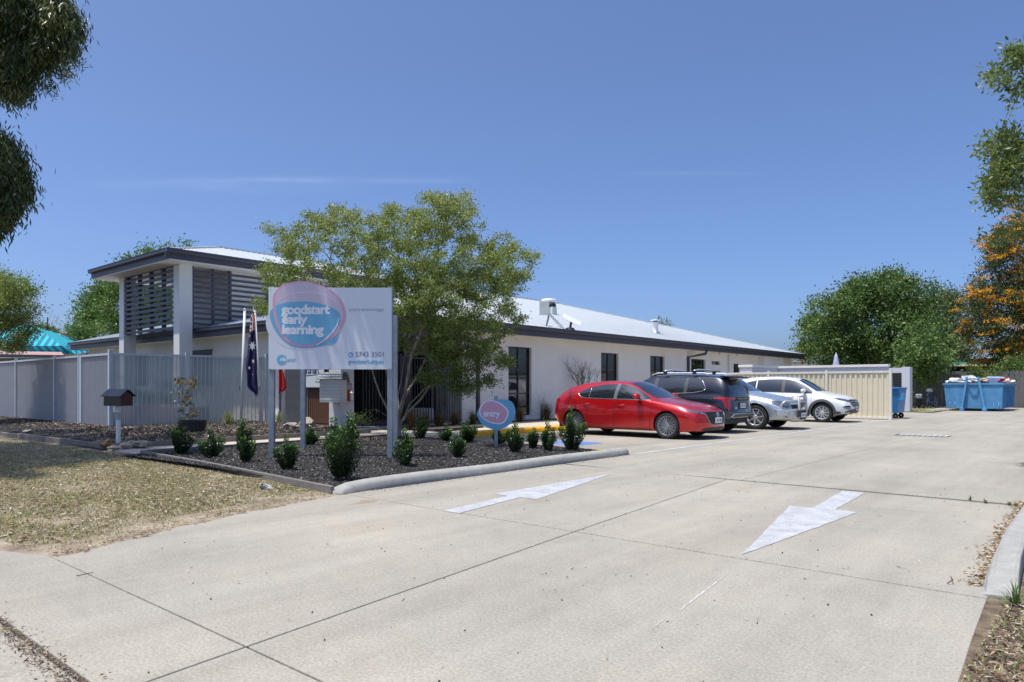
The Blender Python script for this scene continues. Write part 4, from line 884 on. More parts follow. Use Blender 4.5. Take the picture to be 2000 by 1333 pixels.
# entry sign
ED = 14.3; ep = c2w((969 - 1000) / F * ED, ED); es = E('entry_sign', (ep.x, ep.y, 0), 'small rounded pink and blue sign reading entry on a steel post in the mulch bed', 'sign', rz=YAW)
EL_ = lambda x, y: ((850 + x / 5.128 - 969) * ED / F, H + (HOR - (760 + y / 5.128)) * ED / F)
blob('panel', [(420, 260), (430, 220), (470, 160), (560, 112), (700, 107), (770, 135), (802, 210), (795, 280), (740, 360), (650, 405), (560, 400), (470, 350)], SKYB, -.0355, es, EL_, .0095)
blob('white_ring', [(440, 210), (480, 140), (550, 112), (640, 135), (720, 195), (735, 260), (700, 330), (640, 355), (540, 335), (460, 280)], PWH, -.0465, es, EL_)
blob('pink_field', [(455, 212), (490, 148), (550, 122), (630, 143), (705, 200), (718, 258), (688, 318), (635, 338), (545, 322), (470, 272)], PINK, -.048, es, EL_)
t = text('entry', .18, PWH, es, (EL_(483, 275)[0], -.0495, EL_(483, 275)[1]), RX, off=.006, ext=.0008, space=.9); bpy.context.view_layer.update(); t.scale = (168 / 5.128 * ED / F / t.dimensions.x, 1, 1)
MB().box(-.035, .035, -.034, .034, -.1, H + (HOR - 778) * ED / F).build('post', GALV, es, bevel=.004); MB().box(-.042, .042, -.04, .04, H + (HOR - 779) * ED / F, H + (HOR - 775) * ED / F + .02).build('post_cap', GALV, es, bevel=.01)
for y in (185, 330): MB().lathe([(.001, -.004), (.009, -.002), (.009, 0)], 8, 'y', (0, -.05, EL_(588, y)[1])).build('bolt', GALV, es)

# black letterbox on white post
q = G(231, 877); lb = E('letter_box', (q.x, q.y, 0), 'small black house shaped letterbox on a thin white post at the left by the footpath', 'letterbox', rz=YAW * .55)
d = -SY * q.x + CY * q.y; zp = lambda py: H + (HOR - py) / F * d
MB().box(-.032, .032, -.032, .032, -.1, zp(793)).build('post', WSTEEL, lb, bevel=.003)
MB().box(-.06, .06, -.04, .0, zp(820), zp(806)).build('number_tag', GALV, lb)
BB = M('black_box_steel', (.015, .015, .017), .3, var=.1, coat=.3)
zb0, zb1 = zp(793), zp(774); MB().box(-.225, .225, -.15, .15, zb0, zb1).build('body', BB, lb, bevel=.006)
for sgn in (-1, 1): MB().add([(-.26, sgn * .20, zb1 - .01), (.26, sgn * .20, zb1 - .01), (.26, 0, zp(761)), (-.26, 0, zp(761)), (-.26, sgn * .20, zb1 + .0), (.26, sgn * .20, zb1 + .0), (.26, 0, zp(760.2)), (-.26, 0, zp(760.2))], [(0, 1, 2, 3), (4, 7, 6, 5), (0, 4, 5, 1), (0, 3, 7, 4), (1, 5, 6, 2)]).build('roof', M('box_roof_steel', (.022, .024, .035), .3, var=.3, scale=9, coat=.3), lb)
MB().add([(-.222, -.15, zb1), (-.222, .15, zb1), (-.222, 0, zp(763))], [(0, 1, 2)]).build('gable', BB, lb); MB().add([(.222, -.15, zb1), (.222, .15, zb1), (.222, 0, zp(763))], [(0, 2, 1)]).build('gable', BB, lb)
MB().box(-.228, -.2255, -.12, .12, zb0 + .05, zb1 - .03).build('slot', GREYP, lb)

# flagpoles and flags
FPD = 20.0
def flagpole(base, top, d, lab):
    a = P(base[0], base[1], d); a.z = .08; b = P(top[0], top[1], d); o = E('flagpole', a, lab, 'flagpole', 'white flagpoles behind the signboard')
    MB().tube([a - a + Vector((0, 0, -.1)), b - a], [.042, .034], 10).build('pole', WSTEEL, o, smooth=True); MB().lathe([(.001, .04), (.03, .03), (.045, 0), (.001, -.02)], 10, c=tuple(b - a)).build('cap', WSTEEL, o, smooth=True)
    MB().box(-.02, .02, -.07, -.03, 1.1, 1.2).build('cleat', GALV, o); return a, b
flagpole((470, 838), (478, 605), FPD, 'white flagpole without a flag, leaning slightly right, left of the blue flag')
a1, b1 = flagpole((511, 838), (497, 603), FPD, 'white flagpole leaning left beside the limp blue flag, base right of the others')
flagpole((552, 842), (558, 600), FPD - .3, 'white flagpole with a red flag, mostly hidden behind the signboard')
NAV = M('flag_navy', (.018, .018, .085), .8, var=.25, scale=6); REDF = M('flag_red', (.55, .03, .03), .8, var=.1); WHF = M('flag_white', (.7, .7, .72), .8, var=0)
def cloth(name, outline, d, m, par, amp=.05, n=14, rows=26, fq=3.2):
    """outline: list of (py, px0, px1) top to bottom -> hanging folded cloth"""
    ys = [o[0] for o in outline]; v = []; f = []
    for j in range(rows + 1):
        y = ys[0] + (ys[-1] - ys[0]) * j / rows; xa = np.interp(y, ys, [o[1] for o in outline]); xb = np.interp(y, ys, [o[2] for o in outline])
        for i in range(n + 1):
            t = i / n; v.append(P(xa + (xb - xa) * t, y + 3 * math.sin(t * 5 + 1) * j / rows, d + amp * math.sin(t * fq * 3.14 + y * .03 + .6) * (.3 + .7 * j / rows)))
    for j in range(rows):
        for i in range(n): f.append((j * (n + 1) + i, j * (n + 1) + i + 1, (j + 1) * (n + 1) + i + 1, (j + 1) * (n + 1) + i))
    return MB().add(v, f).build(name, m, par, smooth=True, world=True)
fo = P(490, 700, FPD - .06)
fl = E('flag', fo, 'limp dark blue national flag with white stars hanging between the leaning flagpoles', 'flag')
shape = [(608, 492, 496), (625, 489, 497), (645, 487, 498), (680, 484, 500), (716, 479.5, 502), (728, 482, 502), (757, 483, 503), (764, 495, 503.5), (772, 500, 504)]
cloth('cloth', shape, FPD - .06, NAV, fl)
cloth('canton', [(610, 491.5, 496.5), (625, 489, 497.3), (647, 487, 498.2)], FPD - .13, REDF, fl, .02, 6, 8)
for y0, y1, xa, xb in ((614, 618, 490, 496), (628, 631, 488.5, 497), (636, 639, 488, 497.5), (643, 645, 487.5, 498)): cloth('flag_stripe', [(y0, xa, xb), (y1, xa, xb)], FPD - .16, WHF, fl, .01, 4, 2)
cloth('flag_stripe', [(630, 487.9, 492), (636, 494, 498)], FPD - .165, NAV, fl, .0, 3, 2); cloth('flag_stripe', [(618, 493, 495), (647, 492, 494)], FPD - .17, WHF, fl, .0, 2, 3)
def star(px, py, r, k, d, par):
    pts = []; 
    for i in range(2 * k): a = math.pi * i / k + .2; q = r * (1 if i % 2 == 0 else .45); pts.append(P(px + q * math.cos(a) * .8, py - q * math.sin(a) * 1.15, d))
    MB().add(pts, [tuple(range(2 * k))]).build('star', WHF, par, world=True)
star(493, 676, 9, 7, FPD - .15, fl); star(494.5, 706, 4.2, 7, FPD - .15, fl); star(487, 719, 3.2, 7, FPD - .15, fl); star(487.3, 656.5, 2.4, 7, FPD - .15, fl); star(493.5, 731.5, 1.6, 5, FPD - .15, fl)
f2 = E('flag', P(548, 740, FPD - .4), 'limp red flag hanging below the edge of the signboard', 'flag')
cloth('cloth', [(640, 544, 554), (722, 544, 552), (745, 544.5, 558), (760, 545, 560), (768, 544, 551)], FPD - .45, REDF, f2, .05)

# ================================================================ PLANTS
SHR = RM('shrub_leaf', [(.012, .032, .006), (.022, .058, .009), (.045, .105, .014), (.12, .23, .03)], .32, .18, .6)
def shrub(px, py, ptop, pw, lab, seed, lobes=1):
    r = np.random.default_rng(seed); q = G(px, py); d = -SY * q.x + CY * q.y; z0 = mound(q.x, q.y, 'near')
    h = (py - ptop) / F * d - .02; w = pw / F * d * .5
    o = E('shrub', (q.x, q.y, z0), lab, 'shrub', 'upright shrubs planted in the mulch bed')
    ns = int(8 + 30 * w); pos = []; dr = []; rd = []; st = MB()
    for i in range(ns):
        a = r.uniform(0, 6.28); rr_ = w * (r.uniform(.15, 1) ** .7) * .9
        if i == 0: rr_ = w * .1
        tip = np.array([math.cos(a) * rr_, math.sin(a) * rr_, 0]); hh_ = h * (1 - .42 * (rr_ / w) ** 1.5) * r.uniform(.58, 1.0)
        if i == 0: hh_ = h
        if lobes == 2 and i < 3: a = 0.7 + 3.14 * (i % 2); tip = np.array([CY * math.cos(a), SY * math.cos(a), 0]) * w * .55; hh_ = h * (1 - .06 * i)
        base = tip * .35; st.tube([tuple(base + [0, 0, -.03]), tuple((base + tip) / 2 + [0, 0, hh_ * .35]), tuple(tip * 1.0 + [0, 0, hh_ * .93])], [.006, .005, .003], 4)
        m_ = int(hh_ / .0019); t = r.uniform(.04, 1, m_); c = base + (tip - base) * np.minimum(1, t * 1.35)[:, None]; c[:, 2] = t * hh_
        a2 = r.uniform(0, 6.28, m_); rad = (.012 + .034 * np.sin(np.clip(t, 0, 1) * 2.7)) * (h / .55) ** .5 * r.uniform(.25, 1, m_)
        c[:, 0] += np.cos(a2) * rad; c[:, 1] += np.sin(a2) * rad
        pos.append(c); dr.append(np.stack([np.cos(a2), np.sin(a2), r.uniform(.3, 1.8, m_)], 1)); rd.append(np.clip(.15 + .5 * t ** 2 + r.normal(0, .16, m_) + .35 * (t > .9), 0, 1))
    pos = np.concatenate(pos); dr = np.concatenate(dr); rd = np.concatenate(rd)
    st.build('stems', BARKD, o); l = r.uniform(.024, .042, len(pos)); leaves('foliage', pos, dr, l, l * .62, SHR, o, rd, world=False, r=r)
    return o
SH = [(353, 893, 821, 48, 'upright dark green shrub nearest the footpath corner, leftmost of the bed'), (412, 901, 843, 52, 'broad low green shrub, second from the left end of the bed'), (478, 911, 824, 46, 'tall narrow green shrub just left of the big sign post'),
      (563, 926, 857, 54, 'small rounded shrub just right of the signboard left post'), (668, 944, 812, 76, 'largest bright green shrub with two tall leaders below the middle of the signboard'), (606, 874, 832, 34, 'small dark shrub just behind the thin rear sign post'),
      (683, 868, 822, 44, 'dark shrub peeking above the largest bright green shrub'), (793, 917, 843, 48, 'light green shrub just right of the right sign post'), (822, 862, 813, 34, 'dark rounded shrub right of the tree trunk at the back of the bed'),
      (872, 868, 832, 34, 'dark open shrub at the back of the bed, left of the low light green one'), (893, 900, 853, 40, 'low light green shrub in front of the dark ones, left of the entry sign'), (914, 871, 826, 44, 'dark wide shrub directly left of the entry sign'),
      (975, 874, 837, 50, 'dark shrub partly behind the entry sign post'), (1006, 890, 832, 42, 'dark spiky shrub right of the entry sign post'), (1042, 882, 841, 40, 'low dark shrub in the middle of the right group'), (1070, 886, 826, 34, 'narrow shrub with one tall point in the right group'),
      (1117, 885, 797, 56, 'tallest pointed shrub, at the right end before the red car wheel')]
for i, s in enumerate(SH): shrub(*s, seed=40 + i, lobes=2 if i == 4 else 1)
shrub(488, 901, 893, 30, 'tiny yellowish seedling beside the left sign post', 77)
# tussocks
def tussock(c, h, w, n, cols, lab, grp, seed):
    r = np.random.default_rng(seed); o = E('grass_tussock', c, lab, 'ornamental grass', grp)
    a = r.uniform(0, 6.28, n); lean = np.abs(r.normal(0, .5, n)) ; L = h * r.uniform(.5, 1.15, n); b = np.stack([np.cos(a) * w * .12, np.sin(a) * w * .12, np.zeros(n)], 1) * r.random((n, 1))
    d1 = np.stack([np.cos(a) * np.sin(lean), np.sin(a) * np.sin(lean), np.cos(lean)], 1); l2 = np.minimum(lean * 2.1 + .3, 2.3); d2 = np.stack([np.cos(a) * np.sin(l2), np.sin(a) * np.sin(l2), np.cos(l2)], 1)
    s = unit(np.cross(d1, [0, 0, 1.]) + 1e-3) * .004; m1 = b + d1 * L[:, None] * .6; tp = m1 + d2 * L[:, None] * .45
    V = np.stack([b - s, b + s, m1 + s * .8, m1 - s * .8, tp], 1); soup('blades', V, [(0, 1, 2), (0, 2, 3), (3, 2, 4)], RM('tussock_' + str(seed), cols, .8, .2), o, r.random(n)); return o
BR = [(.07, .04, .02), (.16, .09, .04), (.26, .17, .08), (.12, .13, .05)]; GRN = [(.08, .14, .03), (.20, .28, .08), (.36, .38, .16), (.45, .38, .2)]
for i, (px, hh_, lab) in enumerate(((808, .6, 'brown tussock by the porch bars just right of the tree trunk'), (835, .55, 'second brown tussock right of the tree trunk, by the porch bars'), (862, .5, 'brown tussock below the middle of the porch bars'), (893, .55, 'brown tussock beside the white column of the building'), (928, .5, 'dark tussock at the foot of the dark downpipe'), (1019, .6, 'brown tussock under the tall window behind the entry sign'), (1072, .75, 'large brown tussock against the white wall behind the red car tail'))):
    v = onX(px, 820, -15.6); tussock((-15.7, v.y, .05), hh_, .5, 420, BR, lab, 'brown tussocks along the building', 60 + i)
v = onX(1058, 820, -16); tussock((-16.0, v.y, .05), 1.25, .3, 60, [(.10, .11, .06), (.2, .2, .12), (.25, .22, .14), (.3, .26, .2)], 'tall thin green stalks rising from the tussock near the red car tail', None, 71)
v = G(447, 838); tussock((v.x, v.y, .1), .5, .4, 320, GRN, 'yellow green grass tuft in front of the fence, left of the flagpoles', None, 72)
v = G(545, 836); tussock((v.x, v.y, .1), .45, .35, 300, GRN, 'green grass tuft behind the left post of the signboard', None, 73)
v = G(1982, 1182); tussock((v.x, v.y, 0), .14, .1, 60, [(.05, .12, .03), (.10, .2, .05), (.14, .24, .06), (.2, .25, .1)], 'small green weed at the near end of the right hand kerb', None, 74)
for i, (px, py) in enumerate(((1895, 978), (1925, 984), (1972, 988), (1985, 990))): v = G(px, py); tussock((v.x, v.y, 0), .06, .08, 30, [(.08, .12, .04), (.15, .2, .06), (.2, .24, .1), (.25, .25, .1)], ['leftmost tiny weed in the far driveway joint', 'second tiny weed from the left in the far driveway joint', 'third tiny weed in the far driveway joint, nearly at the kerb', 'tiny weed in the far driveway joint right against the kerb'][i], 'weeds in the driveway joint', 80 + i)
# rocks
def rock(px, py, w, h, lab, z=.08, seed=0, m=ROCK):
    r = random.Random(seed); q = G(px, py, z); d = -SY * q.x + CY * q.y; me = bmesh.new(); bmesh.ops.create_icosphere(me, subdivisions=3, radius=1); W_ = w / F * d / 2; H_ = h / F * d / 2
    off = [r.uniform(-9, 9) for _ in range(3)]
    from mathutils import noise as NZ
    for v in me.verts:
        n = NZ.noise(v.co * 1.3 + Vector(off)) * .55 + NZ.noise(v.co * 3.2 + Vector(off)) * .16; v.co *= 1 + n
        v.co = Vector((round(v.co.x * 3.5) / 3.5 * .25 + v.co.x * .75, v.co.y, round(v.co.z * 3) / 3 * .35 + v.co.z * .65))
        v.co = Vector((v.co.x * W_, v.co.y * W_ * .8, v.co.z * H_))
    mm = bpy.data.meshes.new('rock'); me.to_mesh(mm); me.free(); mm.materials.append(m); o = bpy.data.objects.new('rock', mm); link(o); o.location = q + Vector((0, 0, H_ * .55)); o.rotation_euler = (0, 0, r.uniform(0, 6)); return tag(o, lab, 'rock')
rock(568, 838, 30, 17, 'pale angular rock behind the left sign post', .14, 1); rock(601, 836, 34, 22, 'pale rock beside the thin rear sign post', .14, 2)
rock(276, 871, 38, 14, 'grey flat rock in the shaded bed right of the black letterbox', .06, 3); rock(246, 874, 22, 12, 'small brown rock just right of the letterbox post', .05, 4); rock(208, 873, 22, 17, 'brown upright rock just left of the letterbox post', .06, 5, M('brown_rock', (.20, .12, .06), .9, var=.3, bump=.5)); rock(224, 877, 26, 9, 'small pale stone at the foot of the letterbox post', .04, 6); rock(54, 846, 18, 8, 'small pale stone in front of the left fence', .06, 7); rock(259, 868, 18, 10, 'small grey stone among the rocks by the letterbox', .06, 8)
# irrigation pipe and valve by the fence
ip = E('water_pipe', G(280, 852, .1), 'low dark water pipe with valve box lying in front of the fence corner', 'pipe')
MB().tube([P(236, 847, 19.0), P(262, 846, 18.8), P(300, 845, 18.6), P(308, 846, 18.6), P(309, 861, 18.6)], .03, 8).build('pipe', GREYP, ip, smooth=True, world=True); MB().tube([P(264, 847, 18.8), P(284, 846, 18.7)], .065, 10).build('valve', M('valve_grey', (.16, .18, .17), .6), ip, smooth=True, world=True)
# tub with young magnolia
q = G(376, 849, .08); tb = E('barrel_planter', q, 'half barrel planter of dark staves standing before the grey fence', 'planter')
d = -SY * q.x + CY * q.y; rw = 25 / F * d; hb_ = 28 / F * d
ST_ = M('dark_staves', (.05, .042, .036), .8, var=.35, scale=6, stretch=(5, 5, 1), bump=.4)
s0 = MB().add([(rw * .86, -.055, 0), (rw * .86, .055, 0), (rw, .065, hb_), (rw, -.065, hb_), (rw * .78, -.05, 0), (rw * .78, .05, 0), (rw * .92, .058, hb_), (rw * .92, -.058, hb_)], [(0, 1, 2, 3), (3, 2, 6, 7), (4, 7, 6, 5), (0, 3, 7, 4), (1, 5, 6, 2)]).build('stave', ST_, tb)
ns = int(2 * math.pi * rw / .125)
for k in range(1, ns): inst(s0, (0, 0, 0), tb, (0, 0, 2 * math.pi * k / ns))
for z in (.22, .8): MB().lathe([(rw * (.87 + .14 * z) + .004, hb_ * z - .018), (rw * (.87 + .14 * z) + .008, hb_ * z + .018)], 24).build('hoop', DARKF, tb)
MB().lathe([(.001, hb_ * .9), (rw * .9, hb_ * .88)], 20).build('soil', MUL, tb)
mg = E('magnolia_plant', (q.x, q.y, q.z + hb_ * .88), 'young magnolia with glossy green and rusty leaves growing in the half barrel', 'potted plant')
MAGL = RM('magnolia_leaf', [(.05, .09, .015), (.10, .16, .02), (.35, .22, .03), (.42, .17, .05)], .3, .2, .6)
d -= .05; tips = [(364, 812), (349, 741), (363, 744), (372, 748), (381, 746), (352, 772), (368, 776), (361, 785), (374, 792), (353, 752), (378, 754), (355, 802), (381, 806), (366, 764), (372, 812)]
b0 = P(373, 820, d); mb = MB(); tr = [b0, P(368, 800, d), P(366, 776, d), P(369, 762, d)]; mb.tube(tr, [.012, .01, .008, .006], 5); pp = []; dv = []
for i, (px, py) in enumerate(tips):
    c = P(px, py, d + rng.uniform(-.2, .2)); n_ = min(tr, key=lambda a: (a - c).length + (0 if a.z < c.z else 1)); mb.tube([n_, c], [.007, .004], 4)
    for k in range(13): dv.append((rng.normal(), rng.normal(), rng.normal() + .2)); pp.append(tuple(c + Vector(rng.normal(0, .03, 3))))
mb.build('stem', BARK, mg, world=True); leaves('foliage', np.array(pp), np.array(dv), rng.uniform(.07, .13, len(pp)), .045, MAGL, mg, rng.random(len(pp)) * .999)
# greenery and raised box inside the fence
gi = E('raised_garden_box', (-24, 10.3, 0), 'low brown raised garden box seen dimly through the clear fence', 'planter')
BX('box', M('fibre_board', (.28, .20, .17), .8, var=.1), gi, (-27.5, -22.6, 10.2, 11.2, 0, .62))
def bushes(name, centre, n, spread, size, m, lab, cat='shrub', seed=1):
    r = np.random.default_rng(seed); o = E(name, centre, lab, cat); k = max(6, n // 160); cc = r.normal(0, 1, (k, 3)) * spread; cc[:, 2] = np.abs(cc[:, 2]); p = cc[r.integers(0, k, n)] + r.normal(0, 1, (n, 3)) * np.array(spread) * .28; p[:, 2] = np.maximum(p[:, 2], 0)
    leaves('foliage', p, r.normal(size=(n, 3)) + [0, 0, .3], r.uniform(.6, 1.2, n) * size, size * .5, m, o, world=False, r=r); mb = MB()
    for c in cc[:12]: mb.tube([(0, 0, -.3), tuple(c * [.5, .5, .4]), tuple(c)], [.02, .012, .006], 4)
    mb.build('stems', BARKD, o); return o
bushes('garden_bush', (-24.6, 10.6, .7), 2600, (1.2, .35, .30), .09, SHR, 'leafy bush growing in the raised box behind the clear fence', seed=5)
# bare shrub against the wall
o = E('bare_shrub', (-16.0, YX(1140, -16.0), .05), 'leafless thin shrub standing against the white wall behind the red car roof', 'shrub')
mb = MB(); r = random.Random(9)
def twigs(p, d, l, rad, lv):
    e = p + d * l; mb.tube([p, (p + e) / 2 + Vector((r.uniform(-.04, .04), r.uniform(-.04, .04), 0)), e], [rad, rad * .8, rad * .6], 4)
    if lv:
        for k in range(3 if lv > 1 else 2): twigs(p + d * l * r.uniform(.5, 1), (d + Vector((r.gauss(0, .35), r.gauss(0, .4), r.uniform(0, .3)))).normalized(), l * r.uniform(.5, .75), rad * .6, lv - 1)
for k in range(5): twigs(Vector((0, r.uniform(-.1, .1), 0)), Vector((r.gauss(0, .1), -.35 + .17 * k, 1)).normalized(), 1.15, .016, 4)
mb.build('branches', M('grey_twig', (.13, .10, .085), .9), o)

# ================================================================ TREES
def tree(name, label, trunk, targets, nleaf, spread, lsize, m_leaf, m_bark=BARK, r0=.006, seg=.4, group=None, cat='tree', seed=1, droop=0, wl=.42, thr=.05, kexp=2.3, up=.25, hang=0, parts=None, rnd=None, bend=.35, ltwig=.5):
    r = np.random.default_rng(seed); base = Vector(trunk[0][0]); o = E(name, base, label, cat, group)
    Pn = []; par = []; pl = []
    for st in trunk:
        prev = -1
        for k, p in enumerate(st):
            if k == 0 and Pn:
                dd_ = [np.linalg.norm(np.array(p) - a) for a in Pn]
                if min(dd_) < .05: prev = int(np.argmin(dd_)); continue
            Pn.append(np.array(p, float)); par.append(prev); pl.append((pl[prev] + np.linalg.norm(Pn[-1] - Pn[prev])) if prev >= 0 else 0); prev = len(Pn) - 1
    T = np.array(targets); T = T[np.argsort(np.linalg.norm(T - np.array(trunk[0][-1]), axis=1))]
    tips = []
    for t in T:
        A = np.array(Pn); dv = t - A; dist = np.linalg.norm(dv, axis=1); cost = dist + up * np.array(pl) + .9 * np.maximum(0, A[:, 2] - t[2])
        cost[np.array(pl) < trunk_min(trunk, pl)] += 3
        i = int(np.argmin(cost)); D = dist[i]; pd = (Pn[i] - Pn[par[i]]) if par[i] >= 0 else np.array([0, 0, 1.]); pd = pd / (np.linalg.norm(pd) + 1e-9)
        n = max(1, int(np.ceil(D / seg))); c = Pn[i] + pd * D * bend; prev = i
        for k in range(1, n + 1):
            u = k / n; q = (1 - u) ** 2 * Pn[i] + 2 * u * (1 - u) * c + u * u * t
            if k < n: q = q + r.normal(0, seg * .07, 3)
            Pn.append(q); par.append(prev); pl.append(pl[prev] + np.linalg.norm(q - Pn[prev])); prev = len(Pn) - 1
        tips.append(prev)
    N = len(Pn); A = np.array(Pn); pr = np.array(par); rad = np.zeros(N); ch = np.zeros(N)
    for i in range(N - 1, -1, -1):
        if ch[i] == 0: ch[i] = r0 ** kexp
        rad[i] = ch[i] ** (1 / kexp)
        if pr[i] >= 0: ch[pr[i]] += ch[i]
    k = pr >= 0; a = A[pr[k]]; b = A[k]; rb = rad[k]; ra = np.minimum(rad[pr[k]], rb * 1.5 + .002); d = unit(b - a); x = unit(np.cross(d, [.31, .87, .38])); y = np.cross(d, x)
    def limb(sel, nm, m, ns):
        if not sel.any(): return
        ang = np.arange(ns) * 2 * np.pi / ns; ring = np.cos(ang)[None, :, None] * x[sel][:, None] + np.sin(ang)[None, :, None] * y[sel][:, None]
        V = np.concatenate([a[sel][:, None] + ring * ra[sel][:, None, None], b[sel][:, None] + d[sel][:, None] * .01 + ring * rb[sel][:, None, None]], 1)
        soup(nm, V, [(i, (i + 1) % ns, ns + (i + 1) % ns, ns + i) for i in range(ns)], m, o, smooth=True, world=True)
    big = rb > thr; limb(big, 'trunk', m_bark, 9); limb(~big, 'branches', m_bark, 4)
    tp = np.array(tips); ci = r.integers(0, len(tp), nleaf); tw = A[tp[ci]]; pv = A[pr[tp[ci]]]; bk = r.random((nleaf, 1)) ** 1.5 * ltwig
    pos = tw + (pv - tw) * bk + r.normal(0, 1, (nleaf, 3)) * np.array(spread) * (.5 + r.random((nleaf, 1)) * .7)
    if hang:
        dv = np.stack([r.normal(0, .5, nleaf) , r.normal(0, .5, nleaf), -np.ones(nleaf)], 1); up_ = pos[:, 2] > 7.9; dv[up_] = r.normal(size=(int(up_.sum()), 3)) + [0, 0, -.3]
    else: dv = r.normal(size=(nleaf, 3)) + unit(pos - A[pr[tp[ci]]]) * .8 + np.array([0, 0, -droop])
    rn = np.clip(r.random(nleaf) * .5 + .5 * r.random(len(tp))[ci] , 0, 1) if rnd is None else rnd(pos, r)
    l = r.uniform(.7, 1.25, nleaf) * lsize; leaves('crown', pos, dv, l, l * wl, m_leaf, o, rn, r=r)
    return o, A, tp
def trunk_min(trunk, pl): return TMIN[0]
TMIN = [0]
def lumps(L, d0, dd, n, seed, shell=.35):
    """points in overlapping balls given in picture coordinates at distance d0"""
    r = np.random.default_rng(seed); w = np.array([l[2] ** 1.9 for l in L], float); w /= w.sum(); out = []
    for _ in range(n):
        l = L[r.choice(len(L), p=w)]; dz = l[3] if len(l) > 3 else 0
        while True:
            u = r.uniform(-1, 1, 3); q = np.linalg.norm(u)
            if q < 1 and r.random() < shell + (1 - shell) * q * q: break
        R_ = l[2] / F * d0; out.append(tuple(P(l[0] + u[0] * l[2], l[1] + u[1] * l[2], d0 + dz + u[2] * max(R_, dd * (.5 + .5 * min(1, l[2] / 80))))))
    return out
# crepe myrtle behind the signboard
CL = [(545, 545, 40), (560, 482, 34), (610, 452, 40), (600, 520, 55), (670, 445, 48), (735, 440, 48), (690, 520, 65), (790, 440, 52), (780, 520, 65), (850, 425, 48), (905, 400, 26), (915, 430, 30), (850, 400, 26), (860, 500, 68), (930, 500, 46), (980, 485, 32), (985, 530, 40), (1015, 520, 26), (870, 590, 66), (950, 590, 55), (1005, 560, 28), (1030, 505, 14), (1050, 496, 9),
      (780, 600, 50), (700, 590, 45), (940, 650, 42), (985, 640, 26), (1015, 628, 14), (870, 660, 46), (800, 660, 34), (960, 690, 24), (900, 710, 22), (830, 560, 80), (940, 555, 40), (740, 650, 34), (520, 560, 14), (530, 440, 14), (655, 410, 16), (560, 450, 14), (985, 480, 14), (520, 600, 22), (600, 600, 30)]
TD = 17.4; tb_ = P(779, 862, TD); tb_.z = 0
def tp_(px, py, dd=0): return tuple(P(px, py, TD + dd))
stems = [[tuple(tb_), tp_(778, 835), tp_(777, 815)], [tp_(778, 835), tp_(757, 800, -.2), tp_(742, 770, -.3), tp_(730, 735, -.3), tp_(722, 700, -.4)], [tp_(777, 815), tp_(776, 780, .2), tp_(770, 740, .3), tp_(763, 700, .4), tp_(745, 660, .6)], [tp_(777, 815), tp_(790, 775, -.3), tp_(797, 730, -.5), tp_(805, 690, -.6), tp_(822, 650, -.8)],
         [tp_(778, 835), tp_(797, 805, .2), tp_(822, 780, .3), tp_(845, 745, .5), tp_(858, 705, .6), tp_(868, 670, .7)], [tp_(790, 775, -.3), tp_(812, 740, .1), tp_(832, 700, .1), tp_(848, 665, .2)], [tp_(776, 780, .2), tp_(785, 735, .8), tp_(790, 695, 1.1), tp_(800, 655, 1.3)], [tp_(757, 800, -.2), tp_(762, 760, -.8), tp_(752, 715, -1.0), tp_(742, 670, -1.2)]]
TMIN[0] = .6
pts = lumps(CL, TD, 2.3, 980, 4, .25)
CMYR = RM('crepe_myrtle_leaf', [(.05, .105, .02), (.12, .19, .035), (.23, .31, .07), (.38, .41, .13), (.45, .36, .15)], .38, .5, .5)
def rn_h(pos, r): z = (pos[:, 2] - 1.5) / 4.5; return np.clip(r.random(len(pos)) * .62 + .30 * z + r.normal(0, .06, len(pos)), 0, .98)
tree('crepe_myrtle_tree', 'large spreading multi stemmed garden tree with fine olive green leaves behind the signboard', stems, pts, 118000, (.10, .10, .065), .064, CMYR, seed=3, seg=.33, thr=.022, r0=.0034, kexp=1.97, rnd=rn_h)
low = [(690, 728, 8), (700, 815, 8), (905, 745, 26), (950, 745, 14), (935, 700, 24), (985, 705, 10), (845, 735, 20), (870, 690, 30)]
pts = lumps(low, TD - .4, .8, 100, 6); TMIN[0] = 0
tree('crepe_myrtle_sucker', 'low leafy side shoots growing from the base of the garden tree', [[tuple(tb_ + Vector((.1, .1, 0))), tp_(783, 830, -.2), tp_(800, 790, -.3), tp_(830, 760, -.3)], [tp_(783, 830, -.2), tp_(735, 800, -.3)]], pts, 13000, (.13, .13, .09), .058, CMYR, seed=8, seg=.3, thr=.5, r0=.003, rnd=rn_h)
# gum tree at the upper left, trunk outside the frame
GUM = RM('gum_leaf', [(.02, .035, .012), (.04, .065, .02), (.07, .11, .03), (.14, .17, .05), (.30, .25, .08)], .4, .25, .45)
GD = 12.3; gb = Vector((-18.2, 3.0, 0))
GL = [(14, 20, 48), (64, 30, 34), (104, 25, 26), (134, 45, 18), (152, 58, 9), (119, 75, 20), (89, 85, 26), (54, 95, 24), (24, 90, 30), (34, 125, 24), (9, 130, 26), (49, 150, 12), (14, 170, 20), (44, 178, 10), (-1, 188, 10), (84, 105, 12), (-16, 262, 16), (-4, 275, 14), (12, 292, 14), (-11, 310, 28), (24, 318, 10), (9, 345, 24), (36, 352, 13), (-6, 385, 26), (24, 385, 18), (42, 378, 8), (6, 415, 16), (-11, 440, 14), (18, 425, 9), (144, 20, 8), (139, 92, 7)]
pts = lumps(GL, GD, .9, 300, 12, .5) + lumps([(-120, -60, 190), (-200, 150, 170), (-160, 380, 120), (-330, 0, 220), (60, -130, 120), (-60, 60, 70)], GD + .3, 1.5, 300, 13)
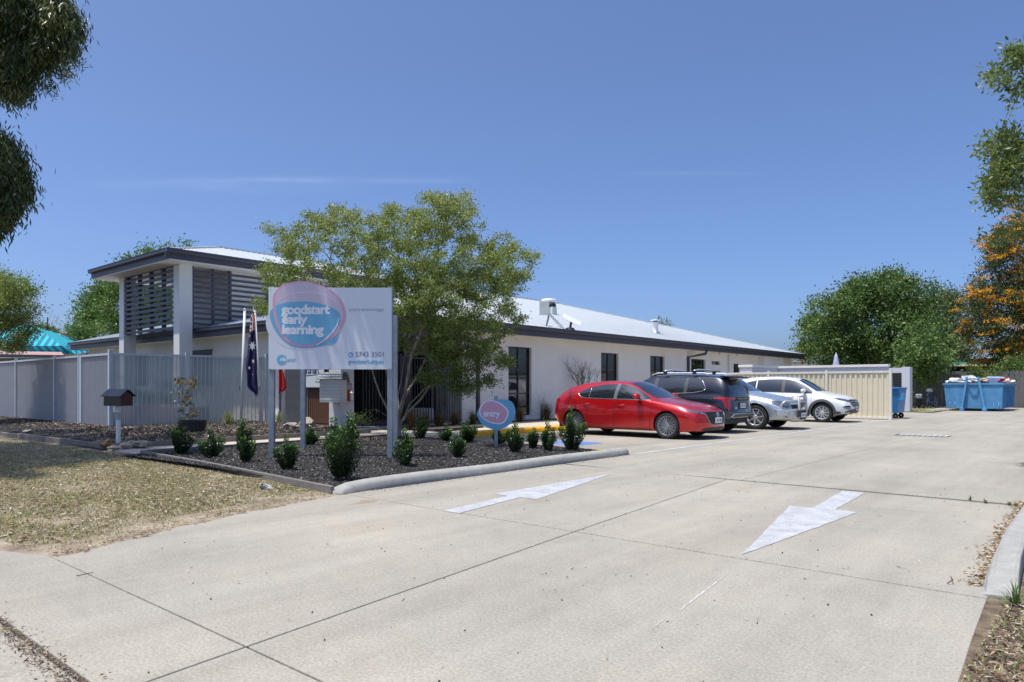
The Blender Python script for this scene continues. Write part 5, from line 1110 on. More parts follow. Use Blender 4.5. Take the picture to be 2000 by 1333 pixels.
# branch reaching over the signboard, above the picture
sun = TOSUN
over = []; rs = np.random.default_rng(21)
for k in range(8):
    px = rs.uniform(655, 775) if k > 1 else rs.uniform(590, 640); py = rs.uniform(540, 640) if px > 665 else rs.uniform(560, 690)
    b_ = P(px, py, BD); z_ = rs.uniform(8.05, 8.9); over.append(tuple(b_ + sun * ((z_ - b_.z) / sun.z)))
for k in range(8): b_ = P(rs.uniform(930, 1005), rs.uniform(780, 830), ED); z_ = rs.uniform(9.6, 10.4); over.append(tuple(b_ + sun * ((z_ - b_.z) / sun.z)))
# crown over the shaded lawn and left bed
for k in range(420): b_ = G(rs.uniform(-260, 175), rs.uniform(866, 912)) if k < 290 else G(rs.uniform(-260, 70), rs.uniform(905, 936)); z_ = rs.uniform(7.9, 10.5); over.append(tuple(b_ + sun * (z_ / sun.z)))
for k in range(210): b_ = G(rs.uniform(-100, 400), rs.uniform(846, 874)); z_ = rs.uniform(8.6, 11); over.append(tuple(b_ + sun * (z_ / sun.z)))
st = [[tuple(gb), (-18.0, 3.0, 2.5), (-17.6, 3.1, 5.0), (-17.2, 3.3, 7.2), (-16.4, 3.6, 8.6)], [(-17.6, 3.1, 5.0), (-16.5, 3.0, 6.2), (-15.8, 3.0, 7.4)], [(-16.4, 3.6, 8.6), (-14.2, 4.2, 9.3), (-12.6, 4.8, 9.7), (-11.2, 5.3, 9.5)]]
TMIN[0] = 2.5
gum, _, _ = tree('gum_tree', 'dark hanging gum tree foliage entering the picture at the upper left', st, [q for q in pts + over], 240000, (.12, .12, .14), .13, GUM, BARK, seed=5, seg=.4, hang=1, wl=.19, thr=.05, r0=.005, kexp=2.5)
sp = []; sd = []; rs = np.random.default_rng(5); tw_ = MB()
for k in range(62):
    px = rs.uniform(650, 768) if k > 20 else (rs.uniform(575, 640) if k > 5 else rs.uniform(930, 1005)); py = rs.uniform(530, 690)
    b_ = P(px, py, BD) if k > 5 else P(px, rs.uniform(770, 840), ED); z_ = rs.uniform(7.75, 8.3) if k > 5 else rs.uniform(9.6, 10.2); c_ = b_ + TOSUN * ((z_ - b_.z) / TOSUN.z); m_ = 16
    q_ = np.array(c_) + rs.normal(0, 1, (m_, 3)) * [.022, .022, .07]; sp.append(q_); sd.append(np.stack([rs.normal(0, .3, m_), rs.normal(0, .3, m_), -np.ones(m_)], 1)); tw_.tube([c_, c_ + Vector((-.15, -.05, .5)), c_ + Vector((-.5, -.1, 1.2))], .004, 4)
leaves('shade_sprays', np.concatenate(sp), np.concatenate(sd), .13, .026, GUM, gum); tw_.build('twigs', BARKD, gum, world=True)  # unseen leaf sprays and twigs added above the frame to streak the signs with shade
# broad leaved branches at the right edge
BRD = RM('broad_leaf', [(.06, .11, .02), (.11, .17, .035), (.18, .24, .06), (.26, .31, .09)], .42, .4, .45)
RD = 11.0
RL = [(1975, 110, 26), (1945, 150, 26), (1990, 165, 28), (1925, 150, 14), (2000, 100, 22), (1970, 270, 28), (1940, 290, 24), (1950, 340, 30), (1990, 320, 45), (1935, 370, 20), (1985, 385, 26), (1945, 395, 18), (1990, 440, 20), (1950, 470, 12), (1985, 205, 12)]
q = P(2260, 756, 11.5); q.z = 0
pts = lumps(RL, RD, .8, 170, 31, .5) + lumps([(2110, 150, 110), (2120, 330, 110), (2200, 230, 150), (2130, 430, 60)], RD + .5, 1.5, 150, 32); TMIN[0] = 2
tree('broad_leaved_tree', 'broad glossy leaved tree branches reaching in at the right edge above the orange tree', [[tuple(q), tuple(q + Vector((-.1, 0, 2))), tuple(q + Vector((-.3, .1, 3.5))), tuple(q + Vector((-.6, .2, 4.8)))], [tuple(q + Vector((-.3, .1, 3.5))), tuple(P(2150, 420, RD)), tuple(P(2060, 400, RD))], [tuple(q + Vector((-.6, .2, 4.8))), tuple(P(2120, 200, RD)), tuple(P(2050, 160, RD))]], pts, 9500, (.09, .09, .08), .085, BRD, BARK, seed=6, seg=.3, thr=.06, r0=.0035, wl=.42, hang=0)
# dense dark tree behind the bin enclosure
DN = RM('dense_leaf', [(.028, .058, .012), (.065, .125, .026), (.14, .22, .055), (.26, .34, .10)], .5, .25, .35)
DD = 50; DL = [(1700, 640, 95), (1640, 620, 60), (1600, 660, 42), (1580, 690, 24), (1620, 690, 45), (1660, 590, 50), (1720, 575, 50), (1760, 560, 28), (1735, 553, 22), (1780, 590, 50), (1812, 610, 42), (1822, 650, 38), (1800, 680, 60), (1760, 690, 60), (1825, 700, 28), (1700, 700, 60), (1577, 640, 12), (1790, 556, 14), (1680, 555, 10), (1660, 720, 40), (1800, 735, 36), (1760, 760, 40), (1790, 775, 26), (1810, 672, 52, -6), (1780, 700, 40, -6), (1830, 705, 26, -6), (1800, 728, 24, -5)]
q = P(1735, 756, DD + 1); q.z = 0; pts = lumps(DL, DD, 4.2, 620, 41, .3); TMIN[0] = 1
tree('dense_evergreen_tree', 'wide dense dark green tree rising behind the white masonry wall and cream fence', [[tuple(q), tuple(q + Vector((0, 0, 1.5))), tuple(q + Vector((.1, 0, 3)))]], pts, 90000, (.42, .42, .34), .21, DN, BARKD, seed=7, seg=1.0, thr=.12, r0=.012, wl=.5)
# orange flowering silky oak
OK1 = RM('silky_oak_leaf', [(.04, .07, .025), (.08, .12, .035), (.14, .17, .06), (.22, .22, .10)], .5, .3, .4)
OD = 47; OL = [(1985, 420, 34), (1950, 465, 30), (1990, 500, 60), (1930, 520, 30), (1960, 580, 60), (1915, 580, 32), (1990, 640, 60), (1930, 650, 45), (1895, 610, 22), (1880, 690, 22), (1940, 700, 36), (1990, 700, 40), (1905, 640, 24), (1960, 740, 30), (2010, 560, 70), (2060, 600, 90), (2050, 450, 60)]
q = P(2030, 756, OD); q.z = 0; opts = lumps(OL, OD, 3, 330, 51, .4); TMIN[0] = 1
oo, OA, otp = tree('silky_oak_tree', 'tall tree covered in orange flower sprays at the right edge behind the blue skip', [[tuple(q), tuple(q + Vector((0, 0, 3))), tuple(q + Vector((-.1, 0, 6))), tuple(q + Vector((-.1, 0, 9)))]], opts, 30000, (.36, .36, .3), .28, OK1, BARKD, seed=9, seg=.9, thr=.12, r0=.012, wl=.28)
OFL = RM('orange_flower', [(.60, .22, .012), (.82, .38, .02), (.92, .52, .04), (.75, .34, .04)], .6, .35, .3)
r = np.random.default_rng(52); fpos = []; fd = []
for k in r.choice(len(opts), 420, replace=True):
    c = np.array(opts[k]) + r.normal(0, .35, 3); a = r.uniform(0, 6.28); ax = np.array([math.cos(a), math.sin(a), r.normal(0, .12)]); m_ = 62; t = r.uniform(-.75, .75, (m_, 1)); fpos.append(c + ax * t + r.normal(0, 1, (m_, 3)) * [.09, .09, .05]); fd.append(r.normal(size=(m_, 3)) + [0, 0, .8])
fpos = np.concatenate(fpos); leaves('flowers', fpos, np.concatenate(fd), .15, .07, OFL, oo, r.random(len(fpos)))
# other background trees
def bgtree(name, lab, d, L, n, nl, spread, ls, m, seed, tpx, dd=2.5, hbase=2.2, **kw):
    q = P(tpx, 756, d); q.z = 0; TMIN[0] = .5
    return tree(name, lab, [[tuple(q), tuple(q + Vector((0, 0, hbase * .6))), tuple(q + Vector((0, 0, hbase)))]], lumps(L, d, dd, n, seed, .35), nl, spread, ls, m, BARKD, seed=seed, seg=.8, thr=.09, r0=.009, **kw)
LT = RM('light_green_leaf', [(.05, .11, .02), (.09, .17, .03), (.15, .24, .05), (.22, .28, .07)], .4, .35, .5)
bgtree('leafy_tree', 'light green tree behind the tower, showing left of its white column and over its roof', 44, [(205, 585, 30), (180, 600, 26), (215, 625, 28), (230, 560, 26), (170, 625, 16), (160, 640, 10), (250, 520, 16), (290, 500, 14), (330, 490, 16), (370, 482, 12), (280, 560, 50), (320, 560, 50), (360, 520, 26), (300, 620, 46), (240, 650, 30), (195, 565, 14)], 330, 36000, (.36, .36, .28), .19, LT, 61, 280, 3)
bgtree('olive_tree', 'feathery small leaved tree at the left edge behind the grey fence', 23, [(20, 560, 34), (55, 565, 20), (70, 575, 12), (5, 600, 45), (50, 610, 26), (70, 605, 12), (20, 650, 36), (55, 645, 16), (-40, 600, 60), (-60, 660, 50), (0, 540, 16), (30, 680, 14)], 260, 30000, (.17, .17, .12), .08, CMYR, 62, -60, 1.6)
bgtree('far_tree', 'small dark distant treetop behind the striped canopy, by the aerial', 80, [(85, 645, 14), (105, 648, 10), (65, 648, 10)], 40, 2200, (.4, .4, .3), .28, DN, 63, 88, 2, 3)
bgtree('low_tree', 'pale round bush between the light green tree and the white gutter at the left', 40, [(150, 645, 12), (165, 650, 12), (185, 648, 12)], 40, 3000, (.3, .3, .22), .14, LT, 64, 165, 1, 2)
bgtree('olive_far_tree', 'greyish green tree between the dense tree and the orange tree', 62, [(1855, 590, 24), (1865, 630, 26), (1860, 670, 26), (1885, 660, 22), (1880, 700, 18), (1845, 575, 16), (1900, 690, 20), (1870, 560 + 30, 14)], 150, 9000, (.4, .4, .32), .22, OK1, 65, 1870, 2, 3)
bgtree('sparse_far_tree', 'thin bare topped tree tip just above the roof ridge behind the flue', 75, [(1292, 630, 8), (1304, 634, 10), (1286, 640, 6)], 26, 360, (.3, .3, .3), .2, OK1, 66, 1298, 1, 4)
bgtree('back_shrub', 'shadowed shrub behind the blue skip, leaning over the fence', 44, [(1905, 728, 14), (1925, 735, 16), (1945, 738, 12), (1898, 715, 8), (1990, 720, 30), (1960, 730, 20)], 90, 5200, (.2, .2, .18), .13, LT, 67, 1925, .8, 1.2)
bgtree('right_dark_tree', 'dark leafy tree at the far right behind the blue skip', 50, [(2000, 690, 40), (2030, 730, 50), (2020, 650, 50)], 110, 9000, (.4, .4, .3), .2, DN, 68, 2030, 2, 2)

r = np.random.default_rng(99); n = 26000; a = r.uniform(0, 2 * np.pi, n); k = (a * 40 / (2 * np.pi)).astype(int); rk = r.uniform(150, 260, 41)[k]; hk = r.uniform(5, 11, 41)[k]; aa = a + r.normal(0, .012, n)
p = np.stack([np.cos(aa) * rk, 20 + np.sin(aa) * rk, hk * np.abs(r.random(n) - r.random(n) * .25) * np.sin(np.clip((a * 40 / (2 * np.pi)) % 1, .08, .92) * np.pi) ** .5], 1) + r.normal(0, 1.2, (n, 3)); p[:, 2] = np.abs(p[:, 2])
kk = ~((p[:, 1] > 20) & (np.abs(np.arctan2(CY * p[:, 0] + SY * p[:, 1], -SY * p[:, 0] + CY * p[:, 1])) < .62))
tag(leaves('distant_trees', p[kk], r.normal(size=(int(kk.sum()), 3)), 2.4, 1.5, DN, None, world=False, r=r), kind='stuff')
# ================================================================ CARS
def paint(name, col, metal=.35, rough=.32, coat=1): 
    m = M(name, col, rough, metal, .5, coat, var=0); m.node_tree.nodes['Principled BSDF'].inputs['Coat Roughness'].default_value = .03; return m
CGL = M('car_glass', (.010, .014, .022), .03, spec=1.0, var=0, coat=.6)
class Car:
    def __init__(s, name, label, loc, rot, L, W_, st, paintm, xr, xf, R, rt, zc, nose, tail, kf=.16, kr=.10, nosex=.7):
        s.L = L; s.root = E(name, (*loc, 0), label, 'car', 'cars parked outside the building', rz=rot); s.pm = paintm; s.W = W_; s.xr, s.xf, s.R, s.rt = xr, xf, R, rt
        st = np.array(st, float); nx = int(L / .032) + 1; xs = np.linspace(0, L, nx); cols = [np.interp(xs, st[:, 0], st[:, k]) for k in range(1, 10)]
        ker = np.array([1, 2, 3, 4, 3, 2, 1.]); ker /= ker.sum()
        cols = [np.convolve(np.pad(c, 3, 'reflect', reflect_type='odd'), ker, 'valid') for c in cols]
        zb, ys, yw, zw, zs, ysh, zr_, yr, zc_ = cols; rows = []
        def sec(i):
            a = []
            a.append((ys[i] - .08, zb[i])); a.append((ys[i] - .02, zb[i] + .015)); a.append((ys[i], zb[i] + .06))
            B = np.array([ys[i], zb[i] + .06]); C = np.array([yw[i], zw[i]]); D = np.array([ysh[i], zs[i]])
            for k in range(1, 8): t = k / 8; y = B[0] + (C[0] - B[0]) * math.sin(t * math.pi / 2); a.append((y, B[1] + (C[1] - B[1]) * t))
            a.append(tuple(C))
            for k in range(1, 9): t = k / 9; a.append((C[0] + (D[0] - C[0]) * t ** 2.4, C[1] + (D[1] - C[1]) * t))
            a.append(tuple(D)); Q = np.array([yr[i], zr_[i]])
            for k in range(1, 9): t = k / 9; a.append((D[0] + (Q[0] - D[0]) * t + .035 * math.sin(t * math.pi) * min(1, abs(Q[1] - D[1]) / .3), D[1] + (Q[1] - D[1]) * t))
            a.append(tuple(Q))
            for k in range(1, 8): u = k / 8; a.append((yr[i] * (1 - u), zr_[i] + (zc_[i] - zr_[i]) * (1 - (1 - u) ** 2.3)))
            a.append((0, zc_[i])); return a
        S_ = np.array([sec(i) for i in range(nx)]); m = S_.shape[1]; s.m = m
        nz = np.array(nose); tz_ = np.array(tail)
        def warp(x, y, z):
            k = np.clip((x - (L - nosex)) / nosex, 0, 1) ** 2; x2 = x + k * (np.interp(z, nz[:, 0], nz[:, 1]) - kf * (abs(y) / W_) ** 2.6)
            k = np.clip((.55 - x) / .55, 0, 1) ** 2; return x2 + k * (np.interp(z, tz_[:, 0], tz_[:, 1]) + kr * (abs(y) / W_) ** 3)
        V = []; Fc = []
        full = np.concatenate([S_ * [-1, 1], S_[:, :-1][:, ::-1]], 1); n2 = full.shape[1]
        for i in range(nx):
            for y, z in full[i]: V.append((float(warp(xs[i], y, z)), y, z))
        for i in range(nx - 1):
            for j in range(n2 - 1): Fc.append((i * n2 + j, (i + 1) * n2 + j, (i + 1) * n2 + j + 1, i * n2 + j + 1))
        for i, fl in ((0, False), (nx - 1, True)):
            K = 22; b0 = len(V)
            for j in range(m):
                y0, z0 = S_[i][j]
                for k in range(K + 1): y = -y0 + 2 * y0 * k / K; V.append((float(warp(xs[i], y, z0)), y, z0))
            for j in range(m - 1):
                for k in range(K):
                    q = (b0 + j * (K + 1) + k, b0 + j * (K + 1) + k + 1, b0 + (j + 1) * (K + 1) + k + 1, b0 + (j + 1) * (K + 1) + k); Fc.append(q if fl else q[::-1])
        s.bvh = BVHTree.FromPolygons([Vector(v) for v in V], Fc)
        # wheel arches
        V = np.array(V); kill = []; cen = [(xr, zc), (xf, zc)]
        FA = np.array(Fc); c = V[FA].mean(1); dead = np.zeros(len(FA), bool)
        for cx, cz in cen: dead |= (np.hypot(c[:, 0] - cx, c[:, 2] - cz) < R) & (abs(c[:, 1]) > .45)
        keepv = np.zeros(len(V), bool); keepv[FA[~dead].ravel()] = True; dv = np.zeros(len(V), bool); dv[FA[dead].ravel()] = True; bd = keepv & dv
        for cx, cz in cen:
            for i in np.where(bd & (np.hypot(V[:, 0] - cx, V[:, 2] - cz) < R + .12))[0]:
                dx, dz = V[i, 0] - cx, V[i, 2] - cz; h = math.hypot(dx, dz); V[i, 0] = cx + dx / h * R; V[i, 2] = cz + dz / h * R
        bm = bmesh.new(); vs = [bm.verts.new(v) for v in V]
        for f, k in zip(Fc, dead):
            if not k:
                try: bm.faces.new([vs[i] for i in f])
                except ValueError: pass
        bmesh.ops.remove_doubles(bm, verts=bm.verts, dist=.0008); bmesh.ops.delete(bm, geom=[v for v in bm.verts if not v.link_faces], context='VERTS'); bmesh.ops.recalc_face_normals(bm, faces=bm.faces)
        me = bpy.data.meshes.new('body'); bm.to_mesh(me); bm.free(); me.materials.append(paintm); me.polygons.foreach_set('use_smooth', [True] * len(me.polygons)); s.body = link(bpy.data.objects.new('body', me), s.root)
        MB().box(.25, L - .35, -W_ + .14, W_ - .14, zb.min() + .01, .52).build('underbody', BLACKP, s.root)
        for cx, cz in cen:
            for sd in (-1, 1):
                mb = MB(); vs = []; n = 20; yo = []
                for k in range(n + 1):
                    a = math.pi * (-.12 + 1.24 * k / n); x = cx + R * math.cos(a); z = cz + R * math.sin(a); h = s.cast('L' if sd > 0 else 'R', x + (.01 if math.cos(a) > 0 else -.01), max(z, zb.min() + .03) + .01); y = abs(h.y) if h else W_ - .03; yo.append((x, y, z))
                for x, y, z in yo: vs += [(x, sd * (y - .001), z), (x, sd * (y - .05), z), (x, sd * .5, z)]
                fs = []
                for k in range(n): fs += [(3 * k, 3 * k + 1, 3 * k + 4, 3 * k + 3)]
                o = mb.add(vs, fs).build('arch_lip', paintm, s.root, smooth=True)
                MB().add(vs, [(3 * k + 1, 3 * k + 2, 3 * k + 5, 3 * k + 4) for k in range(n)] + [tuple(3 * k + 2 for k in range(n + 1))]).build('arch_liner', BLACKP, s.root)
    def cast(s, mode, a, z):
        if mode == 'R': o, d = (a, -3, z), (0, 1, 0)
        elif mode == 'L': o, d = (a, 3, z), (0, -1, 0)
        elif mode == 'F': o, d = (8, a, z), (-1, 0, 0)
        elif mode == 'B': o, d = (-4, a, z), (1, 0, 0)
        elif mode == 'T': o, d = (a, z, 4), (0, 0, -1)
        else:
            ph = mode[1]; n = Vector((math.cos(ph), math.sin(ph), 0)); t = Vector((-n.y, n.x, 0)); c = Vector((s.L / 2, 0, 0)); p = c + t * a + n * 5; o, d = (p.x, p.y, z), tuple(-n)
        h = s.bvh.ray_cast(Vector(o), Vector(d)); return h[0]
    def out(s, mode):
        return {'R': Vector((0, -1, 0)), 'L': Vector((0, 1, 0)), 'F': Vector((1, 0, 0)), 'B': Vector((-1, 0, 0)), 'T': Vector((0, 0, 1))}.get(mode) if isinstance(mode, str) else Vector((math.cos(mode[1]), math.sin(mode[1]), 0))
    def patch(s, name, mode, cols, m, off=.005, nu=16, nv=8, par=None):
        """cols: (a, z0, z1) knots"""
        A = [c[0] for c in cols]; Z0 = [c[1] for c in cols]; Z1 = [c[2] for c in cols]; V = []; ok = []; n = s.out(mode)
        for i in range(nu + 1):
            a = A[0] + (A[-1] - A[0]) * i / nu; srt = np.argsort(A); z0 = np.interp(a, np.array(A)[srt], np.array(Z0)[srt]); z1 = np.interp(a, np.array(A)[srt], np.array(Z1)[srt])
            for j in range(nv + 1):
                h = s.cast(mode, a, z0 + (z1 - z0) * j / nv); V.append(tuple(h + n * off) if h else (0, 0, 0)); ok.append(h is not None)
        f = []
        for i in range(nu):
            for j in range(nv):
                q = (i * (nv + 1) + j, (i + 1) * (nv + 1) + j, (i + 1) * (nv + 1) + j + 1, i * (nv + 1) + j + 1)
                if all(ok[k] for k in q): f.append(q)
        return MB().add(V, f).build(name, m, par or s.root, smooth=True)
    def dpatch(s, name, ph, pts, m, **k):
        t = (-math.sin(ph), math.cos(ph)); return s.patch(name, ('D', ph), [((x - s.L / 2) * t[0] + y * t[1], z0, z1) for x, y, z0, z1 in pts], m, **k)
    def line(s, name, mode, pts, m, r=.006, off=0, n=6, par=None):
        out = []; nn = s.out(mode)
        for i in range(len(pts) - 1):
            (a, z), (b, w) = pts[i], pts[i + 1]; k = max(2, int(math.hypot(a - b, z - w) / .06))
            for j in range(k + (i == len(pts) - 2)):
                h = s.cast(mode, a + (b - a) * j / k, z + (w - z) * j / k)
                if h: out.append(h + nn * off)
        if len(out) > 1: return MB().tube(out, r, n).build(name, m, par or s.root, smooth=True)
    def both(s, fn, *a, **k):
        return [getattr(s, fn)(a[0], md, *a[1:], **k) for md in ('R', 'L')]
    def ring(s, cx, cz, w, m, off=.012, a0=-.05, a1=1.05, name='arch_cladding', R=None):
        for md, sd in (('R', -1), ('L', 1)):
            n = 26; V = []
            for k in range(n + 1):
                a = math.pi * (a0 + (a1 - a0) * k / n)
                for rr_ in ((R or s.R) - .004, (R or s.R) + w * .5, (R or s.R) + w):
                    h = s.cast(md, cx + rr_ * math.cos(a), max(.22, cz + rr_ * math.sin(a))); V.append((cx + rr_ * math.cos(a), (h.y if h else sd * s.W * .96) + sd * off, cz + rr_ * math.sin(a)))
            MB().add(V, [(3 * k + j, 3 * k + j + 1, 3 * k + j + 4, 3 * k + j + 3) for k in range(n) for j in (0, 1)]).build(name, m, s.root, smooth=True)
    def wheels(s, tw, rr_, spokes, twin, mrim, mdark, yo=0):
        rt = s.rt; hw__ = tw / 2
        tyre = [(rr_ - .012, -hw__ + .02), (rr_ + .012, -hw__ + .004), (rt - .04, -hw__ - .006), (rt - .012, -hw__ + .012), (rt, -hw__ + .04), (rt, hw__ - .04), (rt - .012, hw__ - .012), (rt - .04, hw__ + .006), (rr_ + .012, hw__ - .004), (rr_ - .012, hw__ - .02)]
        T = MB().lathe(tyre, 36, 'y').mesh('tyre', RUBBER); T.polygons.foreach_set('use_smooth', [True] * len(T.polygons))
        rb_ = MB().lathe([(rr_ - .010, -hw__ + .018), (rr_ + .006, -hw__ + .006), (rr_ + .004, -hw__ + .016), (rr_ - .02, -hw__ + .03), (rr_ - .03, -hw__ + .06), (rr_ - .035, hw__ - .03)], 36, 'y').mesh('rim', mrim); rb_.polygons.foreach_set('use_smooth', [True] * len(rb_.polygons))
        mb = MB(); yf = -hw__ + .035
        for k in range(spokes):
            for e in ((-1, 1) if twin else (0,)):
                a = 2 * math.pi * k / spokes + e * .10 * (1 if twin else 0); a2 = 2 * math.pi * k / spokes + e * .17 + (0 if twin else .12)
                p0 = Vector((math.cos(a) * .055, yf + .012, math.sin(a) * .055)); p1 = Vector((math.cos(a2) * (rr_ - .012), yf - .012, math.sin(a2) * (rr_ - .012))); mb.bar(p0, p1, .024 if twin else .034, .03)
        SP = mb.mesh('spokes', mrim); HB = MB().lathe([(.001, yf - .012), (.04, yf - .010), (.065, yf + .004), (.07, yf + .03)], 18, 'y').mesh('hub', mrim)
        BK = MB().lathe([(.001, .0), (rr_ - .03, .0)], 24, 'y').mesh('brake_backing', mdark); DK = MB().lathe([(.07, -.03), (rr_ * .72, -.03), (rr_ * .72, -.01), (.07, -.01)], 24, 'y').mesh('brake_disc', GALV)
        for x in (s.xr, s.xf):
            for sd in (-1, 1):
                w = E('wheel', (x, sd * (s.W - hw__ - .035 + yo), rt), parent=s.root, rz=0 if sd < 0 else math.pi)
                for nm, me in (('tyre', T), ('rim', rb_), ('spokes', SP), ('hub', HB), ('brake_backing', BK), ('brake_disc', DK)): link(bpy.data.objects.new(nm, me), w)
    def mirror(s, x, z, m, w=.2):
        for sd, md in ((-1, 'R'), (1, 'L')):
            h = s.cast(md, x, z - .02); y = h.y
            bm = bmesh.new(); bmesh.ops.create_uvsphere(bm, u_segments=18, v_segments=12, radius=1)
            for v in bm.verts: v.co = Vector((v.co.x * .10 - (.02 if v.co.x < 0 else 0) * 0, v.co.y * .125, v.co.z * .075)); v.co.x = max(v.co.x, -.055)
            me = bpy.data.meshes.new('mirror'); bm.to_mesh(me); bm.free(); me.materials.append(m); me.polygons.foreach_set('use_smooth', [True] * len(me.polygons)); o = link(bpy.data.objects.new('mirror', me), s.root); o.location = (x - .02, y + sd * .16, z + .05)
            MB().bar((x, y, z - .03), (x - .01, y + sd * .12, z), .06, .03).build('stalk', BLACKP, o).location = -o.location
            g = MB().lathe([(.001, 0), (.075, 0)], 14, 'y').build('mirror_glass', GLASS, o); g.rotation_euler = (0, 0, -math.pi / 2); g.location = (-.056, 0, 0)
    def plate(s, mode, a, z, txt, w=.372, h=.134, off=.02, dark=False):
        q = s.cast(mode, a, z); f = 1 if mode == 'F' else -1
        o = MB().box(-.004, .004, -w / 2, w / 2, -h / 2, h / 2).build('number_plate', PLATE, s.root, bevel=.003); o.location = (q.x + f * off, a, z)
        t = text(txt, .085, INK, o, (f * .0055, 0, -.03), (math.pi / 2, 0, math.pi / 2 * f), align='CENTER', ext=.0006, off=.001); return o
    def handle(s, x, z, m, mode_list=('R', 'L')):
        for md in mode_list:
            h = s.cast(md, x, z); sd = -1 if md == 'R' else 1
            MB().tube([(x - .10, h.y + sd * .005, z - .004), (x - .07, h.y + sd * .03, z), (x + .07, h.y + sd * .03, z + .006), (x + .10, h.y + sd * .005, z + .004)], .012, 6).build('door_handle', m, s.root, smooth=True)
GAP = M('panel_gap', (.008, .008, .009), .8, var=0)
SEAT = M('seat_grey', (.05, .055, .06), .8, var=0)

# ---------------- red hatchback (nose to the driveway)
RED = paint('red_car_paint', (.50, .004, .008), .4, .28)
st = [(0, .34, .70, .80, .58, .88, .72, .905, .62, .92), (.10, .28, .76, .86, .58, .95, .77, .99, .63, 1.01), (.25, .24, .82, .885, .60, .97, .80, 1.10, .61, 1.13), (.5, .20, .85, .895, .62, .975, .82, 1.235, .58, 1.265), (.9, .19, .86, .895, .62, .965, .83, 1.335, .56, 1.37), (1.4, .18, .86, .885, .60, .95, .835, 1.38, .555, 1.42), (1.9, .18, .86, .885, .58, .94, .835, 1.39, .555, 1.435), (2.3, .18, .86, .885, .58, .935, .84, 1.36, .55, 1.41),
      (2.6, .18, .86, .885, .58, .93, .84, 1.25, .58, 1.30), (2.95, .18, .86, .885, .58, .92, .84, 1.06, .64, 1.11), (3.2, .18, .86, .89, .60, .90, .82, .935, .70, .98), (3.5, .18, .86, .895, .60, .865, .80, .885, .66, .93), (3.9, .18, .85, .89, .58, .81, .77, .83, .62, .865), (4.2, .19, .83, .87, .55, .755, .73, .775, .58, .80), (4.38, .20, .80, .83, .5, .70, .70, .715, .55, .735), (4.46, .21, .78, .80, .48, .66, .67, .67, .54, .685)]
rc = Car('red_hatchback', 'shiny red five door hatchback parked with its nose towards the driveway', (-11.85, 16.27), 0, 4.46, .895, st, RED, .815, 3.54, .352, .325, .335,
         [(.15, -.10), (.25, -.02), (.40, .0), (.55, -.01), (.66, -.05), (.75, -.14)], [(.3, .08), (.45, .0), (.7, .02), (.95, .04), (1.1, .02)], kf=.26, kr=.16, nosex=.8)
belt = lambda x: .955 - .012 * (x - 1)
rc.both('patch', 'side_window', [(.92, 1.075, 1.10), (1.02, 1.0, 1.17), (1.22, .985, 1.245), (1.26, .98, 1.255)], CGL, nu=10)
rc.both('patch', 'side_window', [(1.28, .98, 1.26), (1.6, .972, 1.32), (2.02, .963, 1.335)], CGL, nu=14)
rc.both('patch', 'side_window', [(2.12, .96, 1.335), (2.35, .955, 1.315), (2.6, .95, 1.225), (2.86, .945, 1.09), (3.06, .94, .965)], CGL, nu=18)
rc.both('patch', 'pillar_trim', [(2.02, .962, 1.335), (2.12, .96, 1.337)], M('pillar_grey', (.12, .13, .15), .25, coat=.6, var=0), nu=2, off=.006); rc.both('line', 'window_divider', [(1.27, .985), (1.27, 1.25)], CHROME, r=.006, off=.003)
rc.both('patch', 'window_backing', [(1.255, .985, 1.25), (1.285, .982, 1.255)], BLACKP, nu=2, off=.004)
rc.both('line', 'window_trim', [(3.10, .935), (2.5, .945), (1.8, .958), (1.2, .968), (1.03, .985), (.93, 1.05), (.90, 1.09)], CHROME, r=.009, off=.003)
rc.patch('windscreen', 'F', [(-.60, .985, 1.33), (-.3, .985, 1.375), (0, .985, 1.39), (.3, .985, 1.375), (.60, .985, 1.33)], CGL, off=.004, nu=18, nv=12)
rc.patch('rear_window', 'B', [(-.52, 1.03, 1.20), (0, 1.04, 1.24), (.52, 1.03, 1.20)], CGL, nu=12)
rc.patch('spoiler', 'T', [(.22, -.5, .5), (.42, -.52, .52)], BLACKP, nu=5, nv=10, off=.012)
for x, pts in ((1.0, [(1.02, .99), (1.12, .86), (1.24, .66), (1.24, .36), (1.30, .26)]), (2.0, [(2.08, .955), (2.06, .6), (2.06, .26)]), (3.0, [(3.12, .93), (3.14, .75), (3.10, .5), (3.10, .26)])): rc.both('line', 'door_gap', pts, GAP, r=.006)
rc.both('line', 'sill_gap', [(1.30, .255), (3.10, .255)], GAP, r=.004); rc.line('bonnet_gap', 'F', [(-.62, .86), (-.60, .80), (-.45, .72), (0, .715), (.45, .72), (.60, .80), (.62, .86)], GAP, r=.004)
rc.handle(1.22, .815, RED); rc.handle(2.28, .795, RED)
rc.both('patch', 'sill_trim', [(1.2, .175, .225), (3.15, .175, .225)], BLACKP, nu=20, nv=2, off=.008)
rc.mirror(2.80, .98, RED)
